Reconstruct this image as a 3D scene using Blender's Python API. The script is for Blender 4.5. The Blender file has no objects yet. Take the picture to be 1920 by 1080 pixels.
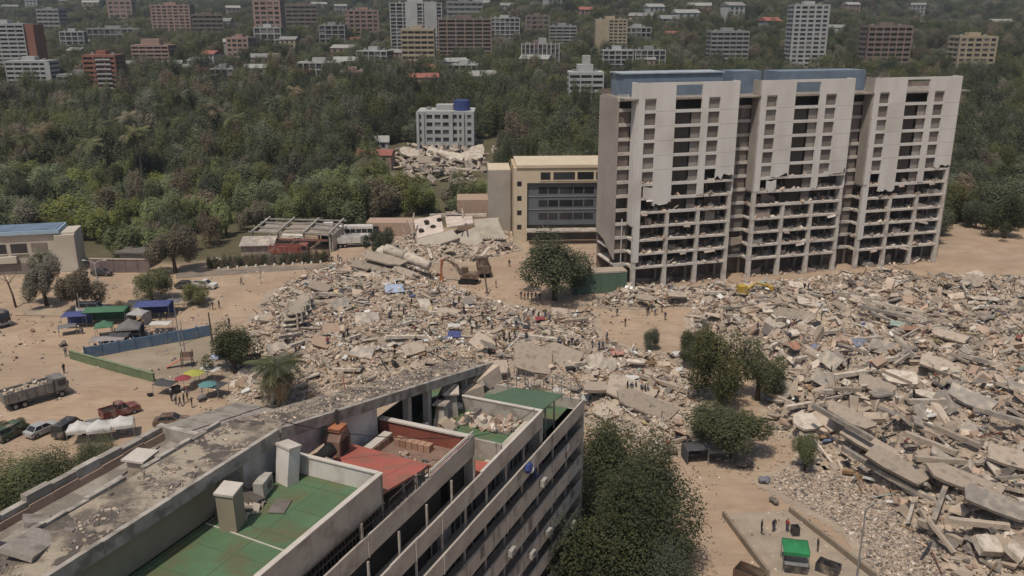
import bpy, bmesh, math, random
import numpy as np
from mathutils import Vector, Matrix, Euler, noise as mnoise

random.seed(11); RNG = np.random.default_rng(11)
SC = bpy.context.scene
COL = SC.collection
PI = math.pi
R = math.radians

# ---------------------------------------------------------------- camera
H, FPX, PT = 54.0, 1650.0, R(17.3)            # height of the drone (m), focal length (px of 1920), pitch down
cam = bpy.data.cameras.new('camera'); cam.sensor_width = 36.0; cam.lens = 36.0*FPX/1920
cam.clip_start = 1.0; cam.clip_end = 12000
cob = bpy.data.objects.new('camera', cam); COL.objects.link(cob)
cob.location = (0, 0, H); cob.rotation_euler = (PI/2 - PT, 0, 0)
SC.camera = cob

# ---------------------------------------------------------------- sky, sun, exposure
SUN_EL, SUN_DIR = 65.0, Vector((-0.45, -0.89, 0)).normalized()
world = bpy.data.worlds.new('World'); SC.world = world; world.use_nodes = True
wn = world.node_tree; wn.nodes.clear()
sky = wn.nodes.new('ShaderNodeTexSky'); sky.sky_type = 'NISHITA'; sky.sun_disc = False
sky.sun_elevation = R(SUN_EL); sky.sun_rotation = math.atan2(SUN_DIR.x, SUN_DIR.y)
sky.air_density = 1.0; sky.dust_density = 3.0; sky.ozone_density = 1.0
bg = wn.nodes.new('ShaderNodeBackground'); bg.inputs[1].default_value = 0.075
wo = wn.nodes.new('ShaderNodeOutputWorld')
wn.links.new(sky.outputs[0], bg.inputs[0]); wn.links.new(bg.outputs[0], wo.inputs[0])
sl = bpy.data.lights.new('sun', 'SUN'); sl.energy = 3.1; sl.angle = R(1.2); sl.color = (1.0, 0.90, 0.77)
so = bpy.data.objects.new('sun', sl); COL.objects.link(so)
sv = SUN_DIR*math.cos(R(SUN_EL)) + Vector((0, 0, math.sin(R(SUN_EL))))
so.rotation_euler = sv.to_track_quat('Z', 'Y').to_euler(); so.location = (-60, -40, 160)
SC.view_settings.view_transform = 'Standard'; SC.view_settings.look = 'None'
SC.view_settings.gamma = 1.0; SC.view_settings.use_curve_mapping = False
SC.view_settings.exposure = 0.08
try:
    SC.cycles.max_bounces = 5; SC.cycles.diffuse_bounces = 2; SC.cycles.glossy_bounces = 2
    SC.cycles.transmission_bounces = 2; SC.cycles.transparent_max_bounces = 6
except Exception: pass

# ---------------------------------------------------------------- terrain and survey helpers
TY = np.array([-400, 0, 235, 300, 420, 640, 850, 1150, 1700, 2600, 4200], float)
TZ = np.array([0, 0, 0, 2.0, 9.0, 24, 33, 48, 86, 215, 420], float)
def _sm(y):
    return np.interp(y, TY, TZ)
def terrain(x, y):
    x = np.asarray(x, float); y = np.asarray(y, float)
    z = (_sm(y-40) + _sm(y) + _sm(y+40))/3.0
    z = np.where(y < 236, 0.0, z - (_sm(196)+_sm(236)+_sm(276))/3*np.clip(1-(y-236)/60, 0, 1))
    a = np.clip((y-320)/900, 0, 1)
    z = z + a*(9*np.sin(x*0.011+y*0.006) + 6*np.sin(x*0.023-y*0.013+1.7) + 14*np.sin(x*0.0041+0.9))
    return np.maximum(z, 0)
def tz(x, y): return float(terrain(x, y))
_c, _s = math.cos(PT), math.sin(PT)
def ray(px, py):
    X = (px-960)/FPX; Y = -(py-540)/FPX
    return (X, _c+Y*_s, -_s+Y*_c)
def gp(px, py, z=0.0):                        # ground survey: where a sight line meets height z
    d = ray(px, py); t = (z-H)/d[2]
    return Vector((d[0]*t, d[1]*t, z))
def hit(px, py):                              # where a sight line meets the rising terrain
    d = ray(px, py); t = 60.0
    while t < 4000:
        if H + d[2]*t <= tz(d[0]*t, d[1]*t): break
        t += 2.0
    return Vector((d[0]*t, d[1]*t, tz(d[0]*t, d[1]*t)))
def dep(p): return p[1]*_c - (p[2]-H)*_s
def mpp(p): return dep(p)/FPX                 # metres per photo pixel at p
def in_poly(x, y, poly):
    x = np.asarray(x); y = np.asarray(y); ins = np.zeros(x.shape, bool); n = len(poly)
    for i in range(n):
        x1, y1 = poly[i][:2]; x2, y2 = poly[(i+1) % n][:2]
        c = ((y1 > y) != (y2 > y)) & (x < (x2-x1)*(y-y1)/((y2-y1) if y2 != y1 else 1e-9)+x1)
        ins ^= c
    return ins
def poly_dist(x, y, poly):
    x = np.asarray(x, float); y = np.asarray(y, float); d = np.full(x.shape, 1e9); n = len(poly)
    for i in range(n):
        x1, y1 = poly[i][:2]; x2, y2 = poly[(i+1) % n][:2]
        L = (x2-x1)**2+(y2-y1)**2+1e-9
        t = np.clip(((x-x1)*(x2-x1)+(y-y1)*(y2-y1))/L, 0, 1)
        d = np.minimum(d, np.hypot(x-(x1+t*(x2-x1)), y-(y1+t*(y2-y1))))
    return np.where(in_poly(x, y, poly), d, -d)
def vnoise(x, y, sc, seed=0):                 # cheap smooth noise for arrays
    x = np.asarray(x)/sc+seed*17.13; y = np.asarray(y)/sc+seed*9.71
    s = 0; a = 1.0; tot = 0
    for k in range(4):
        s = s + a*np.sin(x*(1.7**k)*2.1+1.3*np.sin(y*(1.7**k)*1.9+k*2.3+seed))*np.cos(y*(1.7**k)*2.3+1.1*np.sin(x*(1.7**k)*1.6+k))
        tot += a; a *= 0.6
    return s/tot

# ---------------------------------------------------------------- objects, tags, meshes
def T(o, label=None, cat=None, group=None, kind=None):
    if label: o['label'] = label
    if cat: o['category'] = cat
    if group: o['group'] = group
    if kind: o['kind'] = kind
    return o
def empty(name, loc=(0, 0, 0), rz=0.0, label=None, cat=None, group=None, parent=None):
    o = bpy.data.objects.new(name, None); COL.objects.link(o); o.empty_display_size = 0.3
    o.location = loc; o.rotation_euler = (0, 0, rz)
    if parent: o.parent = parent
    return T(o, label, cat, group)
def link(name, me, parent=None, loc=None, rot=None, scale=None, mat=None):
    o = bpy.data.objects.new(name, me); COL.objects.link(o)
    if parent is not None: o.parent = parent
    if loc is not None: o.location = loc
    if rot is not None: o.rotation_euler = rot
    if scale is not None: o.scale = scale
    if mat is not None:
        o.material_slots[0].link = 'OBJECT'; o.material_slots[0].material = mat
    return o
def copy_tree(o, parent=None):
    c = o.copy(); COL.objects.link(c); c.parent = parent
    for ch in list(o.children): copy_tree(ch, c)
    return c
_BF = [(0, 1, 3, 2), (4, 6, 7, 5), (0, 4, 5, 1), (2, 3, 7, 6), (0, 2, 6, 4), (1, 5, 7, 3)]
class MB:
    def __init__(s): s.v = []; s.f = []; s.m = []
    def add(s, vs, fs, mi=0):
        b = len(s.v); s.v += [tuple(p) for p in vs]
        s.f += [tuple(b+i for i in f) for f in fs]; s.m += [mi]*len(fs); return s
    def box(s, c, d, rot=None, mi=0, taper=None):
        vs = []
        for i in (-.5, .5):
            for j in (-.5, .5):
                for k in (-.5, .5):
                    t = 1.0 if (taper is None or k < 0) else taper
                    vs.append(Vector((i*d[0]*t, j*d[1]*t, k*d[2])))
        if rot is not None:
            Rm = rot if isinstance(rot, Matrix) else Euler(rot if hasattr(rot, '__len__') else (0, 0, rot)).to_matrix()
            vs = [Rm @ p for p in vs]
        c = Vector(c)
        return s.add([p+c for p in vs], _BF, mi)
    def b2(s, x0, x1, y0, y1, z0, z1, mi=0):
        return s.box(((x0+x1)/2, (y0+y1)/2, (z0+z1)/2), (x1-x0, y1-y0, z1-z0), None, mi)
    def bar(s, p, q, w, h=None, mi=0):
        p = Vector(p); q = Vector(q); d = q-p; L = d.length
        if L < 1e-6: return s
        h = h or w; X = d/L; up = Vector((0, 0, 1)) if abs(X.z) < .95 else Vector((1, 0, 0))
        Y = up.cross(X).normalized(); Z = X.cross(Y)
        Rm = Matrix((X, Y, Z)).transposed()
        return s.box((p+q)/2, (L, w, h), Rm, mi)
    def prism(s, poly, z0, z1, mi=0):
        n = len(poly); vs = [(x, y, z0) for x, y in poly]+[(x, y, z1) for x, y in poly]
        fs = [tuple(range(n-1, -1, -1)), tuple(range(n, 2*n))]+[(i, (i+1) % n, n+(i+1) % n, n+i) for i in range(n)]
        return s.add(vs, fs, mi)
    def extr(s, prof, y0, y1, mi=0):          # profile in x,z swept along y
        n = len(prof); vs = [(x, y0, z) for x, z in prof]+[(x, y1, z) for x, z in prof]
        fs = [tuple(range(n)), tuple(range(2*n-1, n-1, -1))]+[((i+1) % n, i, n+i, n+(i+1) % n) for i in range(n)]
        return s.add(vs, fs, mi)
    def tube(s, pts, rad, n=8, mi=0, cap=True):
        pts = [Vector(p) for p in pts]
        if not hasattr(rad, '__len__'): rad = [rad]*len(pts)
        b = []; prev = None
        for i, p in enumerate(pts):
            d = (pts[min(i+1, len(pts)-1)]-pts[max(i-1, 0)]).normalized()
            ref = Vector((0, 0, 1)) if abs(d.z) < .9 else Vector((1, 0, 0))
            if prev is not None: ref = prev
            a = (ref-d*ref.dot(d))
            a = a.normalized() if a.length > 1e-5 else d.orthogonal().normalized()
            prev = a; c = d.cross(a)
            b += [p+(a*math.cos(2*PI*k/n)+c*math.sin(2*PI*k/n))*rad[i] for k in range(n)]
        fs = [(i*n+k, i*n+(k+1) % n, (i+1)*n+(k+1) % n, (i+1)*n+k) for i in range(len(pts)-1) for k in range(n)]
        if cap: fs += [tuple(range(n-1, -1, -1)), tuple((len(pts)-1)*n+k for k in range(n))]
        return s.add(b, fs, mi)
    def ball(s, c, r, n=8, mi=0):
        r = r if hasattr(r, '__len__') else (r, r, r); vs = []; fs = []; m = n//2
        for i in range(m+1):
            a = PI*i/m
            for k in range(n):
                t = 2*PI*k/n
                vs.append((c[0]+r[0]*math.sin(a)*math.cos(t), c[1]+r[1]*math.sin(a)*math.sin(t), c[2]+r[2]*math.cos(a)))
        for i in range(m):
            for k in range(n): fs.append((i*n+k, (i+1)*n+k, (i+1)*n+(k+1) % n, i*n+(k+1) % n))
        return s.add(vs, fs, mi)
    def mesh(s, name, mats, smooth=False):
        me = bpy.data.meshes.new(name); me.from_pydata(s.v, [], s.f)
        for m in (mats if isinstance(mats, (list, tuple)) else [mats]): me.materials.append(m)
        if len(set(s.m)) > 1: me.polygons.foreach_set('material_index', s.m)
        if smooth: me.polygons.foreach_set('use_smooth', [True]*len(me.polygons))
        me.update(); return me
    def build(s, name, mats, parent=None, smooth=False, **k):
        return link(name, s.mesh(name, mats, smooth), parent, **k)
def np_mesh(name, verts, faces, mats, smooth=False, mi=None):
    verts = np.asarray(verts, np.float32); faces = np.asarray(faces, np.int32); k = faces.shape[1]
    me = bpy.data.meshes.new(name)
    me.vertices.add(len(verts)); me.vertices.foreach_set('co', verts.ravel())
    me.loops.add(faces.size); me.loops.foreach_set('vertex_index', faces.ravel())
    me.polygons.add(len(faces)); me.polygons.foreach_set('loop_start', np.arange(0, faces.size, k, dtype=np.int32))
    try: me.polygons.foreach_set('loop_total', np.full(len(faces), k, np.int32))
    except Exception: pass
    for m in (mats if isinstance(mats, (list, tuple)) else [mats]): me.materials.append(m)
    if mi is not None: me.polygons.foreach_set('material_index', np.asarray(mi, np.int32))
    me.polygons.foreach_set('use_smooth', np.full(len(faces), smooth, bool))
    me.update(calc_edges=True); return me

# ---------------------------------------------------------------- materials
def mat(name, c1, c2=None, scale=.6, rough=.9, bump=0.0, rnd=0.0, island=0.0, detail=6.0, spec=.25, metal=0.0,
        lo=.35, hi=.65, stain=None, stain_scale=.15, stretch=None, hue=0.0, transl=0.0, bscale=None, stain_lo=.5, stain_hi=.7):
    m = bpy.data.materials.new(name); m.use_nodes = True; nt = m.node_tree; N = nt.nodes; L = nt.links; N.clear()
    out = N.new('ShaderNodeOutputMaterial'); bs = N.new('ShaderNodeBsdfPrincipled')
    bs.inputs['Roughness'].default_value = rough; bs.inputs['Metallic'].default_value = metal
    bs.inputs['Specular IOR Level'].default_value = spec
    geo = N.new('ShaderNodeNewGeometry'); vec = geo.outputs['Position']
    if stretch:
        mp = N.new('ShaderNodeMapping'); mp.inputs['Scale'].default_value = stretch
        L.new(vec, mp.inputs[0]); vec = mp.outputs[0]
    if c2 is None: c2 = tuple(c*.72 for c in c1)
    nz = N.new('ShaderNodeTexNoise'); nz.inputs['Scale'].default_value = scale; nz.inputs['Detail'].default_value = detail
    nz.inputs['Roughness'].default_value = .6
    L.new(vec, nz.inputs['Vector'])
    rp = N.new('ShaderNodeValToRGB'); rp.color_ramp.elements[0].position = lo; rp.color_ramp.elements[1].position = hi
    rp.color_ramp.elements[0].color = (*c2, 1); rp.color_ramp.elements[1].color = (*c1, 1)
    L.new(nz.outputs['Fac'], rp.inputs[0]); col = rp.outputs[0]
    if stain:
        n2 = N.new('ShaderNodeTexNoise'); n2.inputs['Scale'].default_value = stain_scale; n2.inputs['Detail'].default_value = 5
        L.new(geo.outputs['Position'], n2.inputs['Vector'])
        r2 = N.new('ShaderNodeValToRGB'); r2.color_ramp.elements[0].position = stain_lo; r2.color_ramp.elements[1].position = stain_hi
        L.new(n2.outputs['Fac'], r2.inputs[0])
        mx = N.new('ShaderNodeMix'); mx.data_type = 'RGBA'; mx.inputs[7].default_value = (*stain, 1)
        L.new(r2.outputs[0], mx.inputs[0]); L.new(col, mx.inputs[6]); col = mx.outputs[2]
    for amt, src in ((rnd, 'o'), (island, 'i')):
        if amt:
            if src == 'o': rs = N.new('ShaderNodeObjectInfo').outputs['Random']
            else: rs = geo.outputs['Random Per Island']
            hs = N.new('ShaderNodeHueSaturation'); mr = N.new('ShaderNodeMapRange')
            mr.inputs[3].default_value = 1-amt; mr.inputs[4].default_value = 1+amt
            L.new(rs, mr.inputs[0]); L.new(mr.outputs[0], hs.inputs['Value']); L.new(col, hs.inputs['Color'])
            if hue:
                mu = N.new('ShaderNodeMath'); mu.operation = 'MULTIPLY'; mu.inputs[1].default_value = 7.31; L.new(rs, mu.inputs[0])
                fr = N.new('ShaderNodeMath'); fr.operation = 'FRACT'; L.new(mu.outputs[0], fr.inputs[0])
                mh = N.new('ShaderNodeMapRange'); mh.inputs[3].default_value = .5-hue; mh.inputs[4].default_value = .5+hue
                L.new(fr.outputs[0], mh.inputs[0]); L.new(mh.outputs[0], hs.inputs['Hue'])
                ms = N.new('ShaderNodeMapRange'); ms.inputs[3].default_value = 1.1; ms.inputs[4].default_value = .6
                L.new(fr.outputs[0], ms.inputs[0]); L.new(ms.outputs[0], hs.inputs['Saturation'])
            col = hs.outputs[0]
    L.new(col, bs.inputs['Base Color'])
    if bump:
        n3 = N.new('ShaderNodeTexNoise'); n3.inputs['Scale'].default_value = bscale or scale*6; n3.inputs['Detail'].default_value = 4
        L.new(geo.outputs['Position'], n3.inputs['Vector'])
        bp = N.new('ShaderNodeBump'); bp.inputs['Strength'].default_value = bump; bp.inputs['Distance'].default_value = .15
        L.new(n3.outputs['Fac'], bp.inputs['Height']); L.new(bp.outputs[0], bs.inputs['Normal'])
    if transl:
        tr = N.new('ShaderNodeBsdfTranslucent'); L.new(col, tr.inputs[0])
        mxs = N.new('ShaderNodeMixShader'); mxs.inputs[0].default_value = transl
        L.new(bs.outputs[0], mxs.inputs[1]); L.new(tr.outputs[0], mxs.inputs[2]); L.new(mxs.outputs[0], out.inputs[0])
    else: L.new(bs.outputs[0], out.inputs[0])
    return m

m_conc = mat('concrete_dusty', (.42, .355, .29), (.30, .25, .20), .9, bump=.4, rnd=.22, stain=(.24, .20, .16), stain_scale=.9, stain_lo=.5, stain_hi=.68)
m_conc_pale = mat('concrete_pale', (.56, .50, .43), (.41, .36, .30), 1.1, bump=.3, rnd=.15, stain=(.33, .28, .225), stain_scale=1.0, stain_lo=.5, stain_hi=.66)
m_conc_grey = mat('concrete_grey', (.32, .29, .255), (.225, .20, .175), .8, bump=.3, rnd=.2, stain=(.40, .34, .275), stain_scale=.8, stain_lo=.5, stain_hi=.66)
m_conc_dark = mat('concrete_dark', (.17, .155, .14), (.10, .09, .08), .8, bump=.3, rnd=.2)
m_brick = mat('brick_red', (.36, .215, .155), (.29, .18, .13), 1.5, bump=.4, rnd=.2)
m_brickpale = mat('clay_block', (.43, .31, .235), (.36, .265, .205), 1.5, bump=.4, rnd=.2)
m_chunk = mat('rubble_chunks', (.45, .37, .295), (.32, .26, .205), .35, bump=.3, island=.32)
m_chunk_pale = mat('rubble_chunks_pale', (.56, .50, .43), (.45, .39, .325), .5, bump=.2, island=.2)
m_chunk_brick = mat('rubble_chunks_brick', (.40, .295, .225), (.33, .245, .19), .5, bump=.2, island=.25)
m_chunk_dark = mat('rubble_chunks_dark', (.22, .195, .175), (.12, .105, .095), .5, bump=.2, island=.4)
m_dust = mat('dust_mound', (.40, .325, .25), (.30, .245, .19), .45, bump=.8, bscale=3.0, detail=9, stain=(.27, .225, .18), stain_scale=.12)
m_rebar = mat('rusty_steel', (.12, .07, .045), None, 2.0, rough=.7)
m_white = mat('white_paint', (.62, .60, .56), (.50, .48, .44), .5, stain=(.40, .36, .31), stain_scale=.25, stain_lo=.55, stain_hi=.8)
m_glass = mat('dark_glass', (.035, .038, .042), (.02, .02, .022), .3, rough=.15, spec=.5, rnd=.4)
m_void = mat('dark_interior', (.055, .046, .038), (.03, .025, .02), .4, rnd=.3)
m_black = mat('black_rubber', (.02, .02, .02), None, 2.0, rough=.8)
m_metal = mat('grey_metal', (.30, .30, .30), (.22, .22, .22), 2.0, rough=.5, metal=.3)
m_bark = mat('bark', (.12, .09, .065), (.07, .052, .04), 3.0, bump=.5)
m_palmbark = mat('palm_bark', (.20, .165, .125), (.12, .10, .075), 5.0, bump=.5)
m_wht = mat('white_sheet', (.72, .71, .68), (.60, .59, .56), 1.0, rnd=.05)
# ---------------------------------------------------------------- ground sheet
def wpoly(pts): return [tuple(gp(x, y)[:2]) for x, y in pts]
Z_COURT = wpoly([(140, 668), (400, 622), (420, 660), (400, 720), (290, 712)])
Z_SANDR = wpoly([(1230, 880), (1330, 850), (1480, 870), (1560, 960), (1620, 1090), (1100, 1090), (1230, 960)])
def ground_sheet():
    xs = np.unique(np.concatenate([np.arange(-140, 141, 2.0), np.linspace(140, 420, 50), np.linspace(420, 3200, 60),
                                   -np.linspace(140, 420, 50), -np.linspace(420, 3200, 60)]))
    ys = np.unique(np.concatenate([np.arange(0, 240, 2.0), np.arange(240, 700, 8.0), np.arange(700, 1800, 20), np.arange(1800, 4201, 60), [-300, -150]]))
    X, Y = np.meshgrid(xs, ys); Z = terrain(X, Y)
    near = np.clip((250-Y)/60, 0, 1)
    Z = Z + .10*vnoise(X, Y, 9, 3)*near + .05*vnoise(X, Y, 3, 5)*near - .05
    nx, ny = len(xs), len(ys)
    i = np.arange(ny-1)[:, None]*nx+np.arange(nx-1)[None]
    F = np.stack([i, i+1, i+1+nx, i+nx], -1).reshape(-1, 4)
    sand = np.array([.45, .335, .235]); pink = np.array([.43, .32, .235]); grey = np.array([.40, .325, .25])
    forest = np.array([.12, .11, .065]); court = np.array([.335, .285, .215]); far = np.array([.055, .07, .04])
    w = (.5+.5*vnoise(X, Y, 28, 1))[..., None]
    C = sand*w+pink*(1-w)
    g = np.clip(.5+.9*vnoise(X, Y, 14, 2), 0, 1)[..., None]*.55
    C = C*(1-g)+grey*g
    xm, ym = X, Y
    ic = in_poly(X, Y, Z_COURT)[..., None]; C = np.where(ic, court, C)
    # the wood begins behind the road, farther off at the right
    edge = np.where(X < -60, 187, np.where(X < 0, 216+(X+60)*.2, 250)) + 5*vnoise(X, Y, 20, 6)
    f = np.clip((Y-edge)/8, 0, 1)[..., None]; C = C*(1-f)+forest*f
    f2 = np.clip((Y-420)/300, 0, 1)[..., None]; C = C*(1-f2)+far*f2
    p = (vnoise(X, Y, 60, 8) > .55)[..., None] & (Y > 450)[..., None]
    C = np.where(p, np.array([.14, .115, .075]), C)
    dry = ((np.abs(X-58) < 30) & (Y > 300) & (Y < 420))[..., None]
    C = np.where(dry, np.array([.30, .235, .12]), C)
    m = mat('ground_dust', (1, 1, 1), (.70, .67, .63), .22, rough=1.0, bump=.5, bscale=1.2, detail=10, lo=.3, hi=.7, stain=(.72, .70, .70), stain_scale=.05, stain_lo=.45, stain_hi=.7)
    nt = m.node_tree; bs = [n for n in nt.nodes if n.type == 'BSDF_PRINCIPLED'][0]
    at = nt.nodes.new('ShaderNodeAttribute'); at.attribute_name = 'gcol'
    src = bs.inputs['Base Color'].links[0].from_socket
    mx = nt.nodes.new('ShaderNodeMix'); mx.data_type = 'RGBA'; mx.blend_type = 'MULTIPLY'; mx.inputs[0].default_value = 1
    # faint wheel ruts: noise drawn out along the way the lorries drive
    ge = nt.nodes.new('ShaderNodeNewGeometry'); mpn = nt.nodes.new('ShaderNodeMapping'); mpn.inputs['Rotation'].default_value = (0, 0, R(-28)); mpn.inputs['Scale'].default_value = (.12, .9, 1)
    rn = nt.nodes.new('ShaderNodeTexNoise'); rn.inputs['Scale'].default_value = 1.0; rn.inputs['Detail'].default_value = 4; rn.inputs['Distortion'].default_value = 1.6
    rr_ = nt.nodes.new('ShaderNodeValToRGB'); rr_.color_ramp.elements[0].position = .36; rr_.color_ramp.elements[0].color = (.90, .89, .88, 1); rr_.color_ramp.elements[1].position = .50
    mxr = nt.nodes.new('ShaderNodeMix'); mxr.data_type = 'RGBA'; mxr.blend_type = 'MULTIPLY'; mxr.inputs[0].default_value = 1
    nt.links.new(ge.outputs['Position'], mpn.inputs[0]); nt.links.new(mpn.outputs[0], rn.inputs['Vector']); nt.links.new(rn.outputs['Fac'], rr_.inputs[0])
    nt.links.new(src, mxr.inputs[6]); nt.links.new(rr_.outputs[0], mxr.inputs[7]); src = mxr.outputs[2]
    nt.links.new(at.outputs['Color'], mx.inputs[6]); nt.links.new(src, mx.inputs[7]); nt.links.new(mx.outputs[2], bs.inputs['Base Color'])
    me = np_mesh('ground', np.stack([X, Y, Z], -1).reshape(-1, 3), F, m, smooth=True)
    a = me.color_attributes.new('gcol', 'FLOAT_COLOR', 'POINT')
    a.data.foreach_set('color', np.concatenate([C, np.ones(C.shape[:2]+(1,))], -1).astype(np.float32).ravel())
    o = link('ground', me); T(o, 'dusty tan ground running back to the wooded hillside', 'ground', kind='structure')
ground_sheet()

# pavements with kerbs along the road at the left
def strip(name, pts, w, h, m, label, cat='pavement'):
    b = MB(); P = [gp(*p) for p in pts]; Lp = []; Rp = []
    for i, p in enumerate(P):
        d = (P[min(i+1, len(P)-1)]-P[max(i-1, 0)]); n = Vector((-d.y, d.x, 0)).normalized()*w/2
        Lp.append((p.x+n.x, p.y+n.y)); Rp.append((p.x-n.x, p.y-n.y))
    b.prism(Rp+Lp[::-1], -.2, h)
    o = b.build(name, m); return T(o, label, cat, kind='structure')
m_pave = mat('dusty_paving', (.34, .285, .22), (.26, .215, .165), .5, bump=.3, stain=(.40, .30, .21), stain_scale=.2)
strip('pavement', [(40, 585), (180, 588), (330, 566), (392, 562)], 4.0, .16, m_pave, 'dusty raised median strip with trees beside the sandy road at left')
strip('pavement', [(395, 502), (480, 500), (612, 488)], 2.0, .16, m_pave, 'kerbed strip under the clipped hedge behind the sandy road')
m_asph = mat('asphalt_dusty', (.16, .14, .12), (.26, .21, .165), .25, bump=.2)
rd = MB(); rd.prism([tuple(gp(x, y)[:2]) for x, y in [(330, 522), (640, 500), (640, 494), (330, 511)]], -.1, .07)
T(rd.build('road', m_asph), 'strip of darker dusty asphalt in front of the clipped hedge', 'road', kind='structure')

# ---------------------------------------------------------------- rubble heaps of the collapsed buildings
HEAPS = {}
def heap_def(key, pts, hmax, edge, rough): HEAPS[key] = dict(poly=wpoly(pts), h=hmax, e=edge, r=rough)
heap_def('C', [(462, 612), (515, 548), (590, 508), (690, 486), (800, 503), (850, 540), (925, 566), (1010, 585), (1110, 588), (1120, 630),
               (1180, 655), (1270, 668), (1330, 760), (1280, 850), (1215, 840), (1130, 800), (1030, 752), (900, 745), (560, 760), (440, 750), (430, 670)], 3.0, 9, 1.0)
heap_def('T', [(1085, 572), (1180, 548), (1400, 540), (1700, 512), (1740, 530), (1500, 560), (1330, 575), (1180, 576)], 2.2, 4, .8)
heap_def('R', [(1290, 585), (1420, 566), (1720, 530), (1960, 545), (2350, 660), (2500, 1150), (1760, 1110), (1690, 980), (1560, 880), (1450, 800), (1420, 700), (1300, 630)], 5.2, 11, 1.3)
heap_def('B', [(700, 470), (760, 440), (960, 430), (975, 470), (900, 490), (760, 492)], 1.8, 6, .7)
heap_def('F', [(1430, 905), (1500, 865), (1600, 900), (1720, 990), (1780, 1090), (1650, 1100), (1600, 1000), (1520, 955)], .9, 6, .6)
def mound(x, y, keys=None):
    x = np.asarray(x, float); y = np.asarray(y, float); z = np.zeros(x.shape)
    for k in (keys or HEAPS):
        h = HEAPS[k]
        if x.size == 1 and (x.flat[0] < min(p[0] for p in h['poly'])-4 or x.flat[0] > max(p[0] for p in h['poly'])+4 or y.flat[0] < min(p[1] for p in h['poly'])-4 or y.flat[0] > max(p[1] for p in h['poly'])+4): continue
        d = poly_dist(x, y, h['poly']) + 1.2*vnoise(x, y, 4, ord(k))
        t = np.clip(d/h['e'], 0, 1); t = t*t*(3-2*t)
        z = np.maximum(z, h['h']*t*(.72+.30*vnoise(x, y, 9, ord(k)+1)+.16*h['r']*vnoise(x, y, 3.1, 4)) + np.where(t > 0, .18*vnoise(x, y, 1.1, 7)*np.minimum(t*4, 1), 0))
    return z
def mz(x, y): return float(mound(np.array([x]), np.array([y]))[0])
def top(px, py, off=0.0):                     # survey point on the rubble surface
    p = gp(px, py)
    for _ in range(5): p = gp(px, py, max(0.0, mz(p.x, p.y)))
    return Vector((p.x, p.y, p.z+off))
def heap_mesh(key, parent, name='rubble_heap', res=.55):
    P = np.array(HEAPS[key]['poly']); x0, y0 = P.min(0)-2; x1, y1 = P.max(0)+2
    x1 = min(x1, 125)
    xs = np.arange(x0, x1, res); ys = np.arange(y0, y1, res); X, Y = np.meshgrid(xs, ys)
    d = poly_dist(X, Y, HEAPS[key]['poly']); Z = mound(X, Y, [key]); Z = np.where(d > -1.5, Z-.02, -1)
    nx, ny = len(xs), len(ys); i = np.arange(ny-1)[:, None]*nx+np.arange(nx-1)[None]
    F = np.stack([i, i+1, i+1+nx, i+nx], -1).reshape(-1, 4)
    ok = ((d > -1.5).ravel()[F]).all(1); F = F[ok]
    u, inv = np.unique(F, return_inverse=True)
    me = np_mesh(name, np.stack([X, Y, Z], -1).reshape(-1, 3)[u], inv.reshape(F.shape), m_dust, smooth=False)
    return link(name, me, parent)

# broken pieces: unit meshes shared by all copies
def slab_mesh(k, m):
    rr = random.Random(k); n = rr.choice((6, 7, 8)); poly = []
    base = [(-.5, -.5), (.5, -.5), (.5, .5), (-.5, .5)]
    pts = []
    for i in range(4):
        a, b = base[i], base[(i+1) % 4]; pts.append((a[0]*rr.uniform(.75, 1), a[1]*rr.uniform(.75, 1)))
        if rr.random() < .75:
            t = rr.uniform(.3, .7); pts.append((a[0]+(b[0]-a[0])*t*1.0+rr.uniform(-.10, .06), a[1]+(b[1]-a[1])*t+rr.uniform(-.10, .06)))
    return MB().prism(pts, -.5, .5).mesh('floor_slab', m)
SLABS = {nm: [slab_mesh(10*j+k, m) for k in range(5)] for j, (nm, m) in enumerate((('conc', m_conc), ('pale', m_conc_pale), ('grey', m_conc_grey), ('brick', m_brickpale)))}
def beam_mesh(m, k):
    rr = random.Random(k); b = MB(); n = 5; vs = []
    for i in range(n):
        x = -.5+i/(n-1); oy, oz = (rr.uniform(-.12, .12) if i in (0, n-1) else rr.uniform(-.04, .04)), rr.uniform(-.05, .05)
        for (a, c) in ((-.5, -.5), (.5, -.5), (.5, .5), (-.5, .5)): vs.append((x+(rr.uniform(-.03, .03) if i in (0, n-1) else 0), a+oy, c+oz))
    fs = [(3, 2, 1, 0), tuple(4*(n-1)+q for q in range(4))]
    for i in range(n-1):
        for q in range(4): fs.append((4*i+q, 4*i+(q+1) % 4, 4*i+4+(q+1) % 4, 4*i+4+q))
    return b.add(vs, fs).mesh('beam', m)
BEAMS = {nm: [beam_mesh(m, k) for k in range(3)] for nm, m in (('conc', m_conc), ('pale', m_conc_pale), ('grey', m_conc_grey))}
def piece(parent, kind, mk, p, size, rot, name=None):
    me = random.choice((SLABS if kind == 'slab' else BEAMS)[mk])
    return link(name or ('floor_slab' if kind == 'slab' else 'beam'), me, parent, loc=p, rot=rot, scale=size)
def sample_poly(key, n, margin=0.0):
    P = np.array(HEAPS[key]['poly']); x0, y0 = P.min(0); x1, y1 = P.max(0); x1 = min(x1, 120)
    out = []; tot = 0
    while tot < n:
        q = RNG.uniform((x0, y0), (x1, y1), (n*3, 2)); d = poly_dist(q[:, 0], q[:, 1], HEAPS[key]['poly'])
        q = q[d > margin]; out.append(q); tot += len(q)
    return np.concatenate(out)[:n]
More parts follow.
